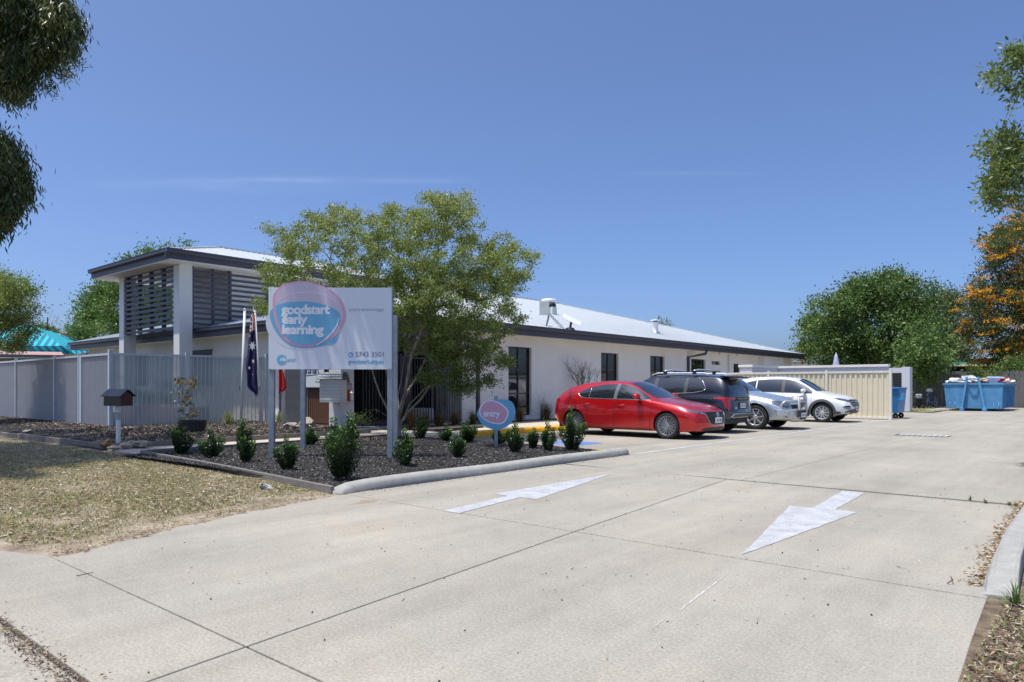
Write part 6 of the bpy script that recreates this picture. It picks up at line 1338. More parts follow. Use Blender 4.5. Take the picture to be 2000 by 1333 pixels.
# front: grille, lamps, lips
for sgn in (-1, 1):
    rc.dpatch('headlight', sgn * .75, [(4.42, sgn * .50, .615, .655), (4.30, sgn * .64, .62, .69), (4.12, sgn * .78, .655, .725), (3.98, sgn * .85, .70, .735)], LENS, nu=14, nv=4, off=.006)
GRM = M('grille_mesh', (.012, .012, .013), .5, var=.5, scale=60)
rc.patch('grille', 'F', [(-.50, .60, .64), (-.46, .52, .655), (-.36, .40, .662), (-.28, .37, .664), (.28, .37, .664), (.36, .40, .662), (.46, .52, .655), (.50, .60, .64)], GRM, nu=30, nv=10, off=.006)
rc.line('grille_surround', 'F', [(-.62, .635), (-.50, .605), (-.45, .50), (-.37, .385), (-.27, .355), (.27, .355), (.37, .385), (.45, .50), (.50, .605), (.62, .635)], GALV, r=.012, off=.004)
rc.patch('lower_grille', 'F', [(-.62, .225, .24), (-.50, .215, .29), (.50, .215, .29), (.62, .225, .24)], BLACKP, nu=24, nv=4, off=.010)
rc.line('front_lip', 'F', [(-.72, .205), (-.5, .205), (.5, .205), (.72, .205)], BLACKP, r=.022, off=.0)
rc.plate('F', -.0, .455, '1UT 3RJ', off=.022)
q = rc.cast('F', 0, .585); em = MB(); em.tube([(q.x + .015, .055 * math.cos(a), .59 + .055 * math.sin(a)) for a in np.linspace(0, 6.2832, 21)], .007, 6, False); em.tube([(q.x + .016, -.05, .61), (q.x + .016, -.02, .60), (q.x + .016, 0, .575), (q.x + .016, .02, .60), (q.x + .016, .05, .61)], .006, 5); em.build('emblem', CHROME, rc.root, smooth=True)
for sgn, md in ((-1, 'R'), (1, 'L')): rc.patch('tail_light', md, [(.06, .915, .925), (.16, .895, .955), (.30, .93, .945)], REDL, nu=6, nv=3, off=.01)
rc.patch('tail_light', 'B', [(-.78, .90, .95), (-.45, .90, .945)], REDL, nu=6, nv=3); rc.patch('tail_light', 'B', [(.45, .90, .945), (.78, .90, .95)], REDL, nu=6, nv=3)
rc.both('patch', 'rear_bumper_trim', [(.10, .30, .42), (.40, .22, .25)], BLACKP, nu=6, nv=3, off=.006)
rc.wheels(.215, .238, 9, True, ALLOY, BLACKP, yo=.012)

# ---------------- black suv (tail to the driveway)
NVY = paint('black_car_paint', (.006, .009, .022), .2, .25)
st = [(0, .42, .74, .86, .62, .96, .78, .985, .70, 1.0), (.12, .36, .80, .90, .62, 1.02, .80, 1.22, .66, 1.25), (.32, .30, .85, .925, .65, 1.05, .82, 1.46, .62, 1.50), (.5, .26, .88, .93, .66, 1.055, .83, 1.54, .60, 1.58), (1.0, .24, .89, .93, .68, 1.05, .84, 1.575, .59, 1.625), (1.8, .24, .89, .92, .66, 1.04, .85, 1.59, .585, 1.64), (2.5, .24, .89, .92, .64, 1.03, .85, 1.56, .58, 1.61), (2.9, .24, .89, .92, .64, 1.02, .85, 1.38, .62, 1.43), (3.35, .24, .89, .925, .64, 1.0, .84, 1.06, .72, 1.10), (3.8, .24, .88, .92, .64, .96, .82, .985, .70, 1.02), (4.2, .26, .85, .89, .6, .89, .78, .91, .66, .94), (4.4, .3, .8, .84, .55, .80, .72, .82, .6, .84), (4.47, .32, .78, .80, .52, .72, .7, .74, .6, .75)]
bk = Car('black_suv', 'glossy black suv with roof racks parked tail out beside the red car', (-7.85, 18.93), math.pi, 4.47, .93, st, NVY, .86, 3.56, .40, .36, .36, [(.3, 0), (.7, 0), (1, -.1)], [(.35, .06), (.5, -.02), (.7, .03), (1.0, .06), (1.3, -.02), (1.6, -.06)], kf=.2, kr=.15)
for md in ('L', 'R'):
    bk.patch('side_window', md, [(.80, 1.19, 1.22), (.9, 1.15, 1.40), (1.0, 1.12, 1.475), (1.28, 1.10, 1.51)], CGL, nu=12); bk.patch('side_window', md, [(1.40, 1.095, 1.515), (1.8, 1.08, 1.53), (2.22, 1.075, 1.52)], CGL, nu=12); bk.patch('side_window', md, [(2.36, 1.07, 1.515), (2.6, 1.065, 1.47), (2.9, 1.06, 1.34), (3.22, 1.055, 1.10)], CGL, nu=14)
    PILG = M('pillar_reflection_grey', (.07, .075, .085), .25, coat=.6, var=0); bk.patch('pillar_trim', md, [(1.285, 1.10, 1.51), (1.395, 1.095, 1.515)], PILG, nu=3, off=.008); bk.patch('pillar_trim', md, [(2.225, 1.075, 1.52), (2.355, 1.07, 1.515)], PILG, nu=3, off=.008)  # pillars patched lighter, with their reflection put into the colour
    bk.line('window_trim', md, [(3.26, 1.045), (2.4, 1.06), (1.5, 1.08), (1.1, 1.095), (.85, 1.14), (.74, 1.20)], CHROME, r=.012, off=.004); bk.line('window_trim', md, [(.74, 1.20), (.88, 1.43), (1.05, 1.52), (1.8, 1.555), (2.45, 1.53), (2.9, 1.36), (3.25, 1.09)], CHROME, r=.008, off=.004)
    for pts in ([(1.30, 1.08), (1.34, .7), (1.28, .35)], [(2.28, 1.06), (2.28, .3)], [(3.25, 1.03), (3.22, .3)]): bk.line('door_gap', md, pts, GAP, r=.005)
    bk.patch('side_cladding', md, [(1.3, .26, .42), (3.1, .26, .42)], GREYP, nu=16, nv=3, off=.012); bk.line('body_crease', md, [(.5, .93), (3.4, .915)], NVY, r=.010)
    bk.patch('tail_light', md, [(.10, .66, .98), (.17, .70, .99), (.22, .91, .985), (.48, .94, .975)], REDL, nu=8, nv=6, off=.012)
    sd = -1 if md == 'R' else 1
    MB().tube([(.75, sd * .60, 1.57), (.85, sd * .62, 1.64), (2.3, sd * .62, 1.655), (2.5, sd * .60, 1.59)], .018, 6).build('roof_rail', WSTEEL, bk.root, smooth=True)
bk.handle(1.5, .93, CHROME, ('L', 'R')); bk.handle(2.45, .93, CHROME, ('L', 'R'))
bk.patch('windscreen', 'F', [(-.62, 1.10, 1.50), (0, 1.11, 1.57), (.62, 1.10, 1.50)], CGL, nu=16, nv=10)
bk.patch('rear_window', 'B', [(-.66, 1.20, 1.40), (-.55, 1.10, 1.47), (0, 1.08, 1.48), (.55, 1.10, 1.47), (.66, 1.20, 1.40)], CGL, nu=18, nv=8)
MB().prism([(-.62, .30), (-.56, -.04), (0, -.10), (.56, -.04), (.62, .30)], 1.50, 1.535, lambda a, b, c: (b + .12, a, c + (b) * .12)).build('spoiler', NVY, bk.root, bevel=.01)
bk.line('stop_lamp', 'B', [(-.3, 1.485), (.3, 1.485)], REDL, r=.014, off=.03)
bk.patch('light_bar', 'B', [(-.80, .60, .97), (-.72, .64, .985), (-.66, .90, .985), (-.42, .92, .985)], REDL, nu=14, nv=8, off=.012); bk.patch('light_bar', 'B', [(.42, .92, .985), (.66, .90, .985), (.72, .64, .985), (.80, .60, .97)], REDL, nu=14, nv=8, off=.012)
bk.patch('tailgate_panel', 'B', [(-.42, .88, .975), (.42, .88, .975)], BLACKP, nu=10, nv=3, off=.014)
q = bk.cast('B', 0, .935)
for k in range(5): MB().box(-.004, .004, -.028, .028, -.02, .02).build('badge_letter', CHROME, bk.root).location = (q.x - .02, -.26 + .13 * k, .935)
bk.plate('B', 0, .75, '1BK 7LX', off=.016); bk.patch('plate_recess', 'B', [(-.3, .66, .84), (.3, .66, .84)], BLACKP, nu=8, nv=3, off=.006)
q = bk.cast('B', .42, .70); MB().box(-.004, .004, -.08, .08, -.016, .016).build('badge', CHROME, bk.root).location = (q.x - .008, .45, .69)
bk.patch('bumper_cladding', 'B', [(-.84, .42, .60), (-.6, .38, .56), (.6, .38, .56), (.84, .42, .60)], GREYP, nu=24, nv=5, off=.02)
bk.line('bumper_trim', 'B', [(-.78, .42), (-.62, .53), (.62, .53), (.78, .42)], GALV, r=.012, off=.035)
for sgn in (-1, 1):
    for z in (.45, .49): bk.line('bumper_reflector', 'B', [(sgn * .68, z), (sgn * .54, z)], CHROME if z < .48 else REDL, r=.008, off=.03)
    bk.dpatch('bumper_corner', math.pi - sgn * .8, [(.02, sgn * .70, .38, .57), (.15, sgn * .85, .38, .60), (.40, sgn * .92, .34, .55)], GREYP, nu=10, nv=4, off=.014)
bk.mirror(2.95, 1.08, NVY)
for x in (1.15, 2.05):
    rk = MB(); rk.tube([(x, -.66, 1.70), (x, -.4, 1.735), (x, .4, 1.735), (x, .66, 1.70)], .026, 8); o = rk.build('roof_rack', ALLOYB, bk.root, smooth=True)
    for sd in (-1, 1): MB().box(-.05, .05, -.04, .04, -.06, .05).build('rack_foot', BLACKP, o, bevel=.01).location = (x, sd * .63, 1.67)
MB().tube([(2.45, .45, 1.60), (2.62, .45, 1.85)], .006, 5).build('aerial', BLACKP, bk.root)
bk.patch('sun_shade', 'L', [(2.5, 1.10, 1.13), (2.9, 1.08, 1.30), (3.0, 1.07, 1.22)], M('silver_shade', (.5, .62, .62), .3, metal=.4, var=.3, scale=12), nu=8, nv=4, off=.009)
bk.ring(.86, .36, .07, GREYP); bk.ring(3.56, .36, .07, GREYP); bk.wheels(.235, .25, 10, False, ALLOYB, BLACKP)

# ---------------- silver suv with bull bar
SLV = paint('silver_car_paint', (.46, .52, .60), .6, .3)
st = [(0, .42, .76, .86, .65, 1.0, .78, 1.1, .70, 1.12), (.3, .32, .85, .92, .68, 1.06, .82, 1.5, .64, 1.54), (.7, .28, .88, .94, .7, 1.06, .84, 1.62, .61, 1.66), (1.8, .27, .89, .94, .68, 1.05, .85, 1.66, .60, 1.71), (2.6, .27, .89, .94, .66, 1.03, .85, 1.60, .60, 1.65), (3.0, .27, .89, .94, .66, 1.02, .85, 1.36, .66, 1.41), (3.45, .27, .89, .94, .66, 1.0, .85, 1.08, .74, 1.13), (3.9, .27, .89, .935, .66, .96, .82, 1.0, .70, 1.05), (4.35, .28, .87, .91, .62, .88, .78, .91, .66, .95), (4.65, .32, .82, .86, .58, .78, .74, .80, .62, .83), (4.78, .34, .78, .82, .55, .70, .72, .72, .60, .74)]
sv = Car('silver_suv', 'silver suv with a polished bull bar parked nose out beside the black car', (-12.05, 21.55), 0, 4.78, .94, st, SLV, .98, 3.82, .42, .365, .365, [(.3, -.02), (.5, .02), (.75, -.03), (.9, -.1)], [(.4, 0), (1, .02)], kf=.24, kr=.15)
for md in ('L', 'R'):
    sv.patch('side_window', md, [(.5, 1.14, 1.3), (.7, 1.12, 1.52), (1.4, 1.10, 1.58)], CGL, nu=10); sv.patch('side_window', md, [(1.5, 1.10, 1.58), (2.25, 1.085, 1.585)], CGL, nu=8); sv.patch('side_window', md, [(2.38, 1.08, 1.575), (2.7, 1.075, 1.48), (3.3, 1.06, 1.12)], CGL, nu=12)
    sv.line('door_gap', md, [(2.32, 1.06), (2.32, .32)], GAP); sv.line('door_gap', md, [(3.32, 1.03), (3.3, .32)], GAP)
sv.handle(1.5, .93, SLV); sv.handle(2.55, .92, SLV); sv.mirror(3.05, 1.10, SLV)
sv.patch('windscreen', 'F', [(-.66, 1.12, 1.52), (0, 1.14, 1.60), (.66, 1.12, 1.52)], CGL, nu=16, nv=10)
for sgn in (-1, 1):
    sv.dpatch('headlight', sgn * .7, [(4.72, sgn * .44, .68, .78), (4.66, sgn * .60, .64, .82), (4.5, sgn * .78, .68, .85), (4.3, sgn * .86, .77, .85)], LENS, nu=10, nv=5, off=.006)
sv.patch('grille', 'F', [(-.44, .62, .74), (.44, .62, .74)], GRM, nu=12, nv=4, off=.008); sv.line('bonnet_gap', 'F', [(-.66, .90), (-.6, .80), (0, .79), (.6, .80), (.66, .90)], GAP)
BARM = M('polished_bar', (.55, .54, .52), .35, metal=.45, var=.06, scale=3); bb = E('bull_bar', (0, 0, 0), parent=sv.root); X0 = 4.86
def curvex(y): return X0 - .38 * (abs(y) / .95) ** 2.4
mb = MB(); ys_ = np.linspace(-.97, .97, 21); v = []; 
prof = [(0, .60), (.03, .585), (.05, .40), (.02, .30), (-.04, .26)]
for y in ys_:
    for dx, z in prof: v.append((curvex(y) + dx, y, z - (.03 if abs(y) < .5 and z < .35 else 0) + (.09 * max(0, abs(y) - .45) if z < .45 else 0)))
n_ = len(prof); mb.add(v, [(i * n_ + j, (i + 1) * n_ + j, (i + 1) * n_ + j + 1, i * n_ + j + 1) for i in range(20) for j in range(n_ - 1)]); mb.add([(curvex(y) - q_, y, z) for y in ys_ for q_, z in ((0, .60), (.16, .60))], [(2 * i, 2 * i + 1, 2 * i + 3, 2 * i + 2) for i in range(20)]); mb.build('bar_bumper', BARM, bb, smooth=False)
MB().tube([(curvex(.8) - .04, -.80, .58), (curvex(.8) - .03, -.82, .76), (curvex(.7) - .02, -.74, .84), (curvex(.3), -.30, .86), (curvex(.3), .30, .86), (curvex(.7) - .02, .74, .84), (curvex(.8) - .03, .82, .76), (curvex(.8) - .04, .80, .58)], .028, 8).build('hoop', BARM, bb, smooth=True)
for sgn in (-1, 1):
    MB().tube([(X0 + .04, sgn * .32, .36), (X0 + .05, sgn * .32, .62), (X0 + .02, sgn * .30, .92), (X0 - .02, sgn * .20, .98)], .035, 8).build('upright', BARM, bb, smooth=True)
    MB().box(X0 + .03, X0 + .10, sgn * .36 - .05, sgn * .36 + .05, .38, .58).build('rubber_buffer', BLACKP, bb, bevel=.01)
    o = MB().lathe([(.001, -.05), (.07, -.04), (.085, .0), (.075, .012), (.001, .015)], 18, 'y').build('spot_lamp', LENS, bb, smooth=True); o.rotation_euler = (0, 0, -math.pi / 2); o.location = (X0 + .02, sgn * .15, .73)
    MB().box(curvex(.7) + .03, curvex(.7) + .06, sgn * .70 - .075, sgn * .70 + .075, .50, .55).build('indicator', M('indicator_lens', (.55, .45, .25), .2, var=0), bb, bevel=.01); MB().box(curvex(.72) + .025, curvex(.72) + .055, sgn * .73 - .10, sgn * .73 + .05, .37, .39).build('vent', BLACKP, bb)
MB().tube([(X0 + .01, -.20, .98), (X0 + .01, .20, .98)], .03, 8).build('hoop', BARM, bb, smooth=True)
for k in range(6): MB().box(X0 + .052, X0 + .06, -.26 + .09 * k, -.20 + .09 * k, .30, .35).build('slot', GAP, bb); MB().box(X0 + .045, X0 + .058, -.26 + .09 * k, -.20 + .09 * k, .505, .56).build('slot', GAP, bb)
o = MB().box(-.004, .004, -.186, .186, -.067, .067).build('number_plate', PLATE, bb); o.location = (X0 + .068, 0, .43); text('VDK 418', .085, INK, o, (.0055, 0, -.03), (math.pi / 2, 0, math.pi / 2), align='CENTER', ext=.0006)
sv.patch('lower_valance', 'F', [(-.8, .30, .42), (.8, .30, .42)], BLACKP, nu=16, nv=3, off=.01); sv.wheels(.24, .25, 7, False, ALLOYB, BLACKP)
MB().box(1.0, 1.06, -.62, .62, 1.74, 1.77).build('roof_bar', BLACKP, sv.root); MB().box(2.0, 2.06, -.62, .62, 1.75, 1.78).build('roof_bar', BLACKP, sv.root)

# ---------------- white suv
WHT = paint('white_car_paint', (.72, .74, .77), 0, .35)
st = [(0, .42, .74, .84, .65, 1.0, .76, 1.06, .68, 1.08), (.3, .32, .84, .90, .68, 1.06, .81, 1.42, .62, 1.46), (.6, .28, .87, .925, .7, 1.06, .83, 1.54, .60, 1.58), (1.0, .26, .88, .925, .7, 1.05, .84, 1.60, .59, 1.64), (1.8, .25, .88, .92, .68, 1.03, .84, 1.61, .585, 1.66), (2.5, .25, .88, .92, .66, 1.01, .84, 1.57, .58, 1.61), (2.9, .25, .88, .92, .66, 1.0, .84, 1.37, .63, 1.41), (3.35, .25, .88, .92, .66, .98, .83, 1.07, .72, 1.11), (3.7, .25, .88, .925, .66, .955, .82, .98, .68, 1.03), (4.1, .26, .86, .90, .62, .90, .78, .92, .64, .96), (4.35, .30, .82, .86, .58, .82, .74, .84, .6, .87), (4.48, .32, .79, .82, .54, .74, .72, .76, .58, .79)]
wt = Car('white_suv', 'white suv parked nose out next to the cream sheet fence', (-11.63, 27.15), 0, 4.48, .925, st, WHT, .91, 3.58, .395, .345, .345, [(.25, -.10), (.4, .0), (.6, .02), (.8, -.05), (.95, -.12)], [(.4, 0), (1, .02)], kf=.26, kr=.15)
for md in ('L', 'R'):
    wt.patch('side_window', md, [(.55, 1.17, 1.25), (.75, 1.12, 1.42), (1.15, 1.10, 1.51)], CGL, nu=10); wt.patch('side_window', md, [(1.2, 1.10, 1.515), (1.7, 1.085, 1.545), (2.12, 1.075, 1.545)], CGL, nu=10); wt.patch('side_window', md, [(2.24, 1.07, 1.54), (2.55, 1.06, 1.48), (2.9, 1.05, 1.33), (3.22, 1.04, 1.10)], CGL, nu=14)
    wt.patch('pillar_trim', md, [(2.12, 1.075, 1.545), (2.24, 1.07, 1.54)], GREYP, nu=2, off=.006); wt.line('window_trim', md, [(3.26, 1.03), (2.2, 1.06), (1.2, 1.09), (.6, 1.14)], BLACKP, r=.008, off=.003)
    for pts in ([(1.2, 1.08), (1.25, .7), (1.22, .35)], [(2.18, 1.05), (2.2, .32)], [(3.22, 1.0), (3.2, .32)]): wt.line('door_gap', md, pts, GAP, r=.004)
    wt.patch('side_cladding', md, [(1.25, .26, .40), (3.15, .26, .40)], GREYP, nu=16, nv=3, off=.012)
    wt.patch('bumper_cladding', md, [(3.95, .28, .42), (4.2, .30, .38)], GREYP, nu=5, nv=3, off=.01)
wt.handle(1.5, .92, WHT); wt.handle(2.5, .91, WHT); wt.mirror(2.98, 1.07, WHT)
wt.patch('windscreen', 'F', [(-.62, 1.10, 1.48), (0, 1.12, 1.57), (.62, 1.10, 1.48)], CGL, nu=16, nv=10); wt.patch('rear_window', 'B', [(-.58, 1.12, 1.40), (.58, 1.12, 1.40)], CGL)
for sgn in (-1, 1):
    wt.dpatch('headlight', sgn * .72, [(4.42, sgn * .50, .73, .80), (4.33, sgn * .62, .74, .83), (4.12, sgn * .80, .80, .87), (3.95, sgn * .86, .865, .885)], LENS, nu=12, nv=4, off=.006)
    wt.dpatch('fog_lamp', sgn * .65, [(4.46, sgn * .50, .50, .53), (4.42, sgn * .58, .47, .60), (4.30, sgn * .72, .48, .60), (4.22, sgn * .80, .52, .56)], BLACKP, nu=8, nv=4, off=.007); wt.dpatch('fog_trim', sgn * .65, [(4.47, sgn * .48, .51, .53), (4.22, sgn * .80, .51, .53)], WHT, off=.02)
wt.patch('grille', 'F', [(-.50, .66, .80), (-.40, .56, .82), (.40, .56, .82), (.50, .66, .80)], GRM, nu=16, nv=6, off=.008)
for z in (.62, .68, .74, .80): wt.line('grille_slat', 'F', [(-.46 - .1 * (z - .62), z), (.46 + .1 * (z - .62), z)], GALV, r=.012, off=.010)
q = wt.cast('F', 0, .745); MB().tube([(q.x + .03, .065 * math.cos(a), .745 + .035 * math.sin(a)) for a in np.linspace(0, 6.28, 17)], .007, 5, False).build('emblem', CHROME, wt.root)
wt.patch('lower_bumper', 'F', [(-.8, .28, .38), (-.5, .27, .47), (.5, .27, .47), (.8, .28, .38)], GREYP, nu=20, nv=4, off=.012); wt.plate('F', 0, .50, 'AGH 327', off=.03)
wt.ring(.91, .345, .085, GREYP); wt.ring(3.58, .345, .085, GREYP); wt.wheels(.225, .235, 10, False, ALLOYB, BLACKP)
wt.line('bonnet_gap', 'F', [(-.62, .93), (-.55, .85), (0, .83), (.55, .85), (.62, .93)], GAP, r=.004)

# ================================================================ BINS, SKIP, BICYCLE, PRAM
SKB = M('skip_blue_steel', (.07, .24, .46), .5, var=.16, scale=3, fine=.10, bump=.12, bscale=40, col2=(.10, .30, .52))
BNB = M('bin_blue_plastic', (.025, .17, .42), .4, var=.1, scale=3)
wb = E('wheeled_bin', (-6.45, 31.6, 0), 'large blue wheeled waste bin just past the end of the cream fence', 'waste bin')
xa, xb = -7.2, XY(1757.5, 31.2)
xb = onY(1757, 780, 31.2).x
MB().add([(xa, 31.2, .22), (xb - .06, 31.2, .22), (xb - .06, 32.3, .22), (xa, 32.3, .22), (xa, 31.1, 1.16), (xb, 31.1, 1.16), (xb, 32.4, 1.16), (xa, 32.4, 1.16)], [(0, 3, 2, 1), (4, 5, 6, 7), (0, 1, 5, 4), (1, 2, 6, 5), (2, 3, 7, 6), (3, 0, 4, 7)]).build('body', BNB, wb, world=True, bevel=.02)
MB().box(xa, xb + .03, 31.05, 32.4, 1.16, 1.24).build('lid', BNB, wb, world=True, bevel=.02); MB().box(xb - .12, xb + .14, 31.15, 31.55, .74, 1.0).build('lifting_pocket', M('pocket_blue', (.06, .28, .52), .4), wb, world=True, bevel=.01)
for y in (31.25, 32.2): o = MB().lathe([(.02, -.03), (.10, -.03), (.11, 0), (.10, .03), (.02, .03)], 14, 'y').build('wheel', RUBBER, wb, smooth=True); o.location = (xb - .16 + 6.45, y - 31.6, .11)
MB().box(xb - .22, xb - .10, 31.22, 31.28, .12, .24).build('wheel_bracket', GALV, wb, world=True)
# skip
sx0, sx1, sy0, sy1 = -7.15, -4.55, 43.6, 49.0; zb_, zt_ = .14, 1.42
sk = E('skip_bin', ((sx0 + sx1) / 2, 46, 0), 'large open blue steel skip full of rubbish at the back of the car park', 'skip')
mb = MB(); t = .06
mb.add([(sx0 + .12, sy0, zb_), (sx1 - .05, sy0, zb_), (sx1, sy0, zt_), (sx0, sy0, zt_), (sx0 + .12, sy0 + t, zb_), (sx1 - .05, sy0 + t, zb_), (sx1, sy0 + t, zt_), (sx0, sy0 + t, zt_)], [(0, 1, 2, 3), (4, 7, 6, 5), (3, 2, 6, 7), (0, 4, 5, 1), (0, 3, 7, 4), (1, 5, 6, 2)])
mb.build('end_panel', SKB, sk, world=True)
MB().add([(sx1 - .05, sy0, zb_), (sx1 - .05, sy1 - .6, zb_), (sx1, sy1, zt_), (sx1, sy0, zt_)], [(0, 1, 2, 3)]).build('side_panel', SKB, sk, world=True); MB().add([(sx0 + .12, sy0, zb_), (sx0, sy0, zt_), (sx0, sy1, zt_), (sx0 + .12, sy1 - .6, zb_)], [(0, 1, 2, 3)]).build('side_panel', SKB, sk, world=True); MB().add([(sx0 + .12, sy1 - .6, zb_), (sx0, sy1, zt_), (sx1, sy1, zt_), (sx1 - .05, sy1 - .6, zb_)], [(0, 1, 2, 3)]).build('end_panel', SKB, sk, world=True)
MB().box(sx0 + .1, sx1 - .1, sy0 + t, sy1 - .6, .9, .95).build('fill_level', M('rubble', (.16, .14, .12), .9, var=.4, scale=6), sk, world=True)
for b_ in ((sx0 - .03, sx1 + .06, sy0 - .05, sy0 + .0, zt_ - .06, zt_ + .03), (sx1 - .0, sx1 + .07, sy0 + .0, sy1, zt_ - .10, zt_ + .03), (sx0 - .05, sx0 + .02, sy0 + .0, sy1, zt_ - .10, zt_ + .03)): MB().box(*b_).build('rim', SKB, sk, world=True, bevel=.01)
for k in range(7): MB().bar((sx1 - .01, sy0 + .5 + .65 * k, zb_ + .05), (sx1 + .05, sy0 + .5 + .65 * k, zt_ - .1), .06, .09).build('side_rib', SKB, sk, world=True)
mx = (onY(1883, 780, sy0).x + onY(1920, 780, sy0).x) / 2
for sgn, pxb, pxt in ((-1, 1880, 1889), (1, 1924, 1911)):
    b0 = onY(pxb, 800, sy0).x; t0 = onY(pxt, 740, sy0).x
    MB().add([(b0 - .05, sy0 - .28, .18), (b0 + .05, sy0 - .28, .18), (t0 + .05, sy0 - .12, zt_ + .36), (t0 - .05, sy0 - .12, zt_ + .36), (b0 - .05, sy0 - .051, .18), (b0 + .05, sy0 - .051, .18), (t0 + .05, sy0 - .051, zt_ + .36), (t0 - .05, sy0 - .051, zt_ + .36)], [(0, 1, 2, 3), (4, 7, 6, 5), (0, 4, 5, 1), (1, 5, 6, 2), (2, 6, 7, 3), (3, 7, 4, 0)]).build('hook_strut', SKB, sk, world=True)
    MB().box(b0 - .09, b0 + .09, sy0 - .34, sy0 + .5, 0, .179).build('skid_foot', SKB, sk, world=True, bevel=.02); MB().box(b0 - .05, b0 + .05, sy0 + .5, sy1 - .8, .04, .138).build('skid_rail', SKB, sk, world=True)
hx0, hx1 = onY(1889, 740, sy0).x, onY(1911, 740, sy0).x
MB().tube([(hx0, sy0 - .14, zt_ + .22), ((hx0 * .7 + hx1 * .3), sy0 - .26, zt_ + .26), ((hx0 * .3 + hx1 * .7), sy0 - .26, zt_ + .26), (hx1, sy0 - .14, zt_ + .22)], .035, 8).build('hook_bar', SKB, sk, smooth=True, world=True)
for px in (1860, 1946):
    b0 = onY(px, 800, sy0).x; MB().tube([(b0 - .12, sy0 - .05, .46), (b0 - .08, sy0 - .09, .20), (b0 + .08, sy0 - .09, .20), (b0 + .12, sy0 - .05, .46)], .014, 5).build('rope_hook', SKB, sk, smooth=True, world=True)
# rubbish: separate things
def lump(px, pz, w, h, m, nm, lab, cat='rubbish', seed=1, dy=1.0, box=False):
    q = onY(px, 750, sy0 + dy); c = Vector((q.x, sy0 + dy, pz)); r = random.Random(seed)
    if box:
        o = MB().box(-w / 2, w / 2, -.25, .25, -h / 2, h / 2).build(nm, m, bevel=.01); o.location = c; o.rotation_euler = (r.uniform(-.2, .2), r.uniform(-.25, .1), r.uniform(-.4, .4)); return tag(o, lab, cat)
    from mathutils import noise as NZ
    bm = bmesh.new(); bmesh.ops.create_icosphere(bm, subdivisions=3, radius=1)
    for v in bm.verts: n = NZ.noise(v.co * 1.8 + Vector((seed, 0, 0))) * .6 + NZ.noise(v.co * 5 + Vector((seed, 2, 0))) * .3; v.co = v.co * (1 + n); v.co = Vector((v.co.x * w / 2, v.co.y * .35, v.co.z * h / 2))
    me = bpy.data.meshes.new(nm); bm.to_mesh(me); bm.free(); me.materials.append(m); o = link(bpy.data.objects.new(nm, me)); o.location = c; return tag(o, lab, cat)
WR = M('rubbish_white', (.62, .62, .62), .7, var=.2, scale=6); TN = M('rubbish_tan', (.40, .30, .22), .8, var=.2); LB = M('rubbish_blue', (.35, .45, .62), .4, var=.1)
lump(1870, 1.55, 1.0, .35, WR, 'rubbish_bag', 'crumpled white sheeting heaped at the left end of the blue skip', seed=2); lump(1892, 1.72, .55, .22, M('pale_card', (.6, .66, .68), .6), 'packing_sheet', 'pale flat sheet standing up near the left strut of the skip', seed=3, box=True); lump(1900, 1.60, .5, .34, M('pink_white_bag', (.62, .55, .52), .7, var=.2), 'rubbish_bag', 'white and pink bag between the lifting struts of the skip', seed=4, dy=.5); lump(1923, 1.60, .55, .25, TN, 'timber_offcut', 'brown roll lying just right of the struts on top of the skip', seed=5)
lump(1944, 1.60, .75, .34, LB, 'plastic_crate', 'large pale blue plastic tub tipped on top of the skip', seed=6, box=True); lump(1961, 1.60, .5, .24, M('red_cloth', (.45, .03, .03), .8), 'cloth_bundle', 'red cloth bundle on the skip right of the blue tub', seed=7); lump(1966, 1.56, .55, .26, WR, 'rubbish_bag', 'white bag at the right corner of the skip', seed=8); lump(1883, 1.48, .6, .2, WR, 'foam_piece', 'broken white foam piece by the left strut of the skip', seed=9)
bushes('cut_branches', (onY(1930, 750, 45).x, 45.2, 1.5), 700, (.5, .3, .22), .11, LT, 'cut leafy branches poking out of the blue skip', 'garden waste', seed=11)
# low kerb end beside the skip
tag(MB().sweep([(-7.9, 43.2), (-7.3, 43.25), (-6.9, 43.35)], half_round(.3, .14), sc=[.3, 1, 1]).build('kerb', KERB, smooth=True), 'short worn kerb end between the dry grass patch and the blue skip', 'kerb')
# bicycle seen from the front
q = G(1818, 797); BKD = -SY * q.x + CY * q.y; bi = E('bicycle', (q.x, q.y, .02), 'blue bicycle with white basket bag leaning in the shade left of the skip', 'bicycle', rz=YAW + math.radians(36))
TI = M('bike_tyre', (.03, .03, .03), .8); FRM = M('bike_blue', (.03, .14, .50), .3, coat=.6)
def bwheel(x, rz=0):
    w = E('wheel', (x, 0, .34), parent=bi, rz=rz); MB().tube([(.33 * math.cos(a), 0, .33 * math.sin(a)) for a in np.linspace(0, 6.2832, 33)], .02, 8, False).build('tyre', TI, w, smooth=True); MB().tube([(.305 * math.cos(a), 0, .305 * math.sin(a)) for a in np.linspace(0, 6.2832, 33)], .01, 6, False).build('rim', CHROME, w, smooth=True)
    s_ = MB(); [s_.bar((0, 0, 0), (.30 * math.cos(a), 0, .30 * math.sin(a)), .003) for a in np.linspace(0, 6.28, 19)[:-1]]; s_.build('spokes', CHROME, w); MB().tube([(0, -.05, 0), (0, .05, 0)], .02, 8).build('hub', CHROME, w)
bwheel(-.52, .35); bwheel(.52)
fr = MB(); fr.tube([(-.36, 0, .80), (-.05, 0, .33)], .022, 8); fr.tube([(-.33, 0, .72), (.22, 0, .78)], .02, 8); fr.tube([(.24, 0, .85), (.05, 0, .33), (-.05, 0, .33)], .018, 8); fr.tube([(.05, 0, .33), (.52, .04, .34), (.23, .02, .74)], .011, 6); fr.build('frame', FRM, bi, smooth=True)
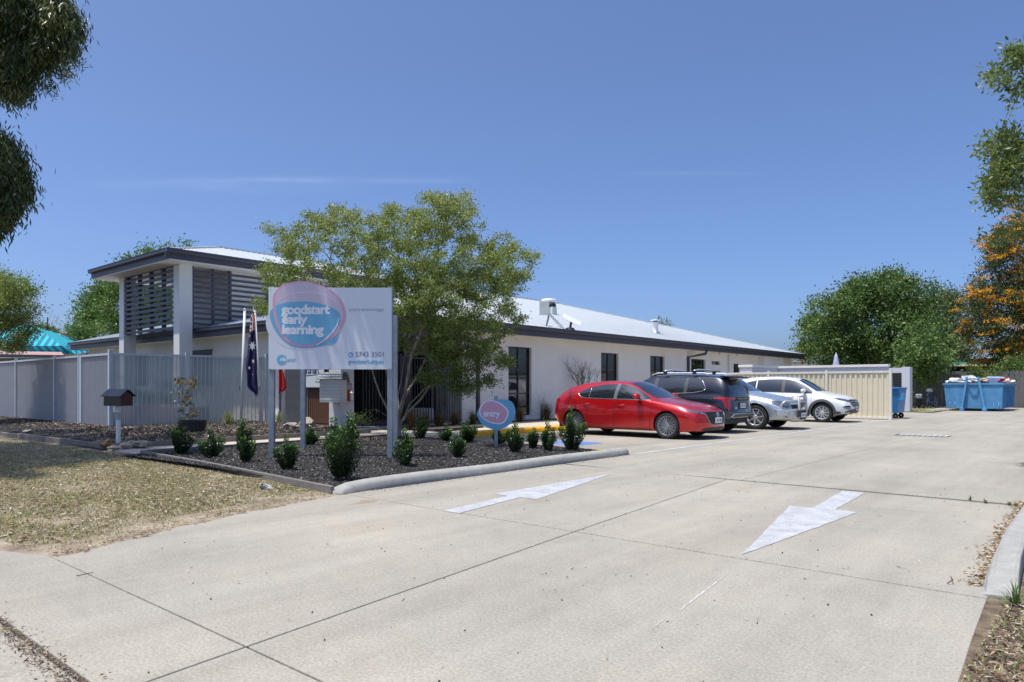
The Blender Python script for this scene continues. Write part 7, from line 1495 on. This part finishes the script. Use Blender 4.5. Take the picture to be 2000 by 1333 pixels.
fk = MB(); fk.tube([(-.34, 0, .88), (-.40, .045, .70), (-.52, .05, .34)], .013, 6); fk.tube([(-.40, -.045, .70), (-.52, -.05, .34)], .013, 6); fk.build('fork', CHROME, bi, smooth=True)
MB().tube([(-.25, -.30, 1.06), (-.34, -.12, 1.0), (-.34, .12, 1.0), (-.25, .30, 1.06)], .013, 6).build('handlebar', CHROME, bi, smooth=True); MB().lathe([(.001, .0), (.06, 0), (.085, .03), (.001, .05)], 10, c=(.25, 0, .92)).build('saddle', BLACKP, bi, smooth=True); o = MB().box(-.14, .14, -.13, .13, -.09, .09).build('basket_bag', WSTEEL, bi, bevel=.05, seg=3); o.location = (-.42, -.12, 1.03); o.rotation_euler = (0, .3, 0)
MB().tube([(0, -.12, .24), (0, -.06, .33), (0, .06, .33), (0, .12, .42)], .012, 6).build('pedals', CHROME, bi)
# folded pram / mower like cart beside the wall
q = G(1791, 799); pr_ = E('pushchair', (q.x, q.y, 0), 'black folded pushchair with a grey bag on it standing beside the white pier', 'pushchair', rz=YAW)
MB().tube([(-.28, 0, 1.25), (-.26, 0, .55), (.0, 0, .2)], .02, 8).build('handle_frame', BLACKP, pr_, smooth=True); MB().tube([(-.3, .1, .15), (.25, .1, .2), (.28, 0, .75), (-.2, 0, .8)], .018, 8).build('frame', BLACKP, pr_, smooth=True)
o = MB().box(-.25, .22, -.18, .18, -.22, .22).build('seat', BLACKP, pr_, bevel=.08, seg=3); o.location = (0, 0, .48); o = MB().box(-.15, .15, -.12, .12, -.13, .13).build('bag', M('grey_bag', (.30, .33, .38), .7, var=.5, scale=9), pr_, bevel=.06, seg=3); o.location = (.02, -.14, .72)
for x in (-.22, .24):
    for y in (-.2, .2): o = MB().lathe([(.02, -.02), (.09, -.02), (.10, 0), (.09, .02), (.02, .02)], 14, 'y').build('wheel', RUBBER, pr_, smooth=True); o.location = (x, y, .10)
# white tubs behind the porch bars
for px, w, lab in ((872, .45, 'white tub standing behind the porch bars'), (826, .9, 'low white play table behind the porch bars right of the tree')):
    v = onX(px, 800, -17.4); o = MB().lathe([(.001, .11), (w * .42, .11), (w * .5, .55), (w * .46, .56), (w * .40, .16), (.001, .16)], 20).build('white_tub', WSTEEL, smooth=False); o.location = (-17.4, v.y, 0); tag(o, lab, 'tub')
print('TRIS', sum(len(o.data.loop_triangles) or len(o.data.polygons) for o in bpy.data.objects if o.type == 'MESH'), 'OBJ', len(bpy.data.objects))
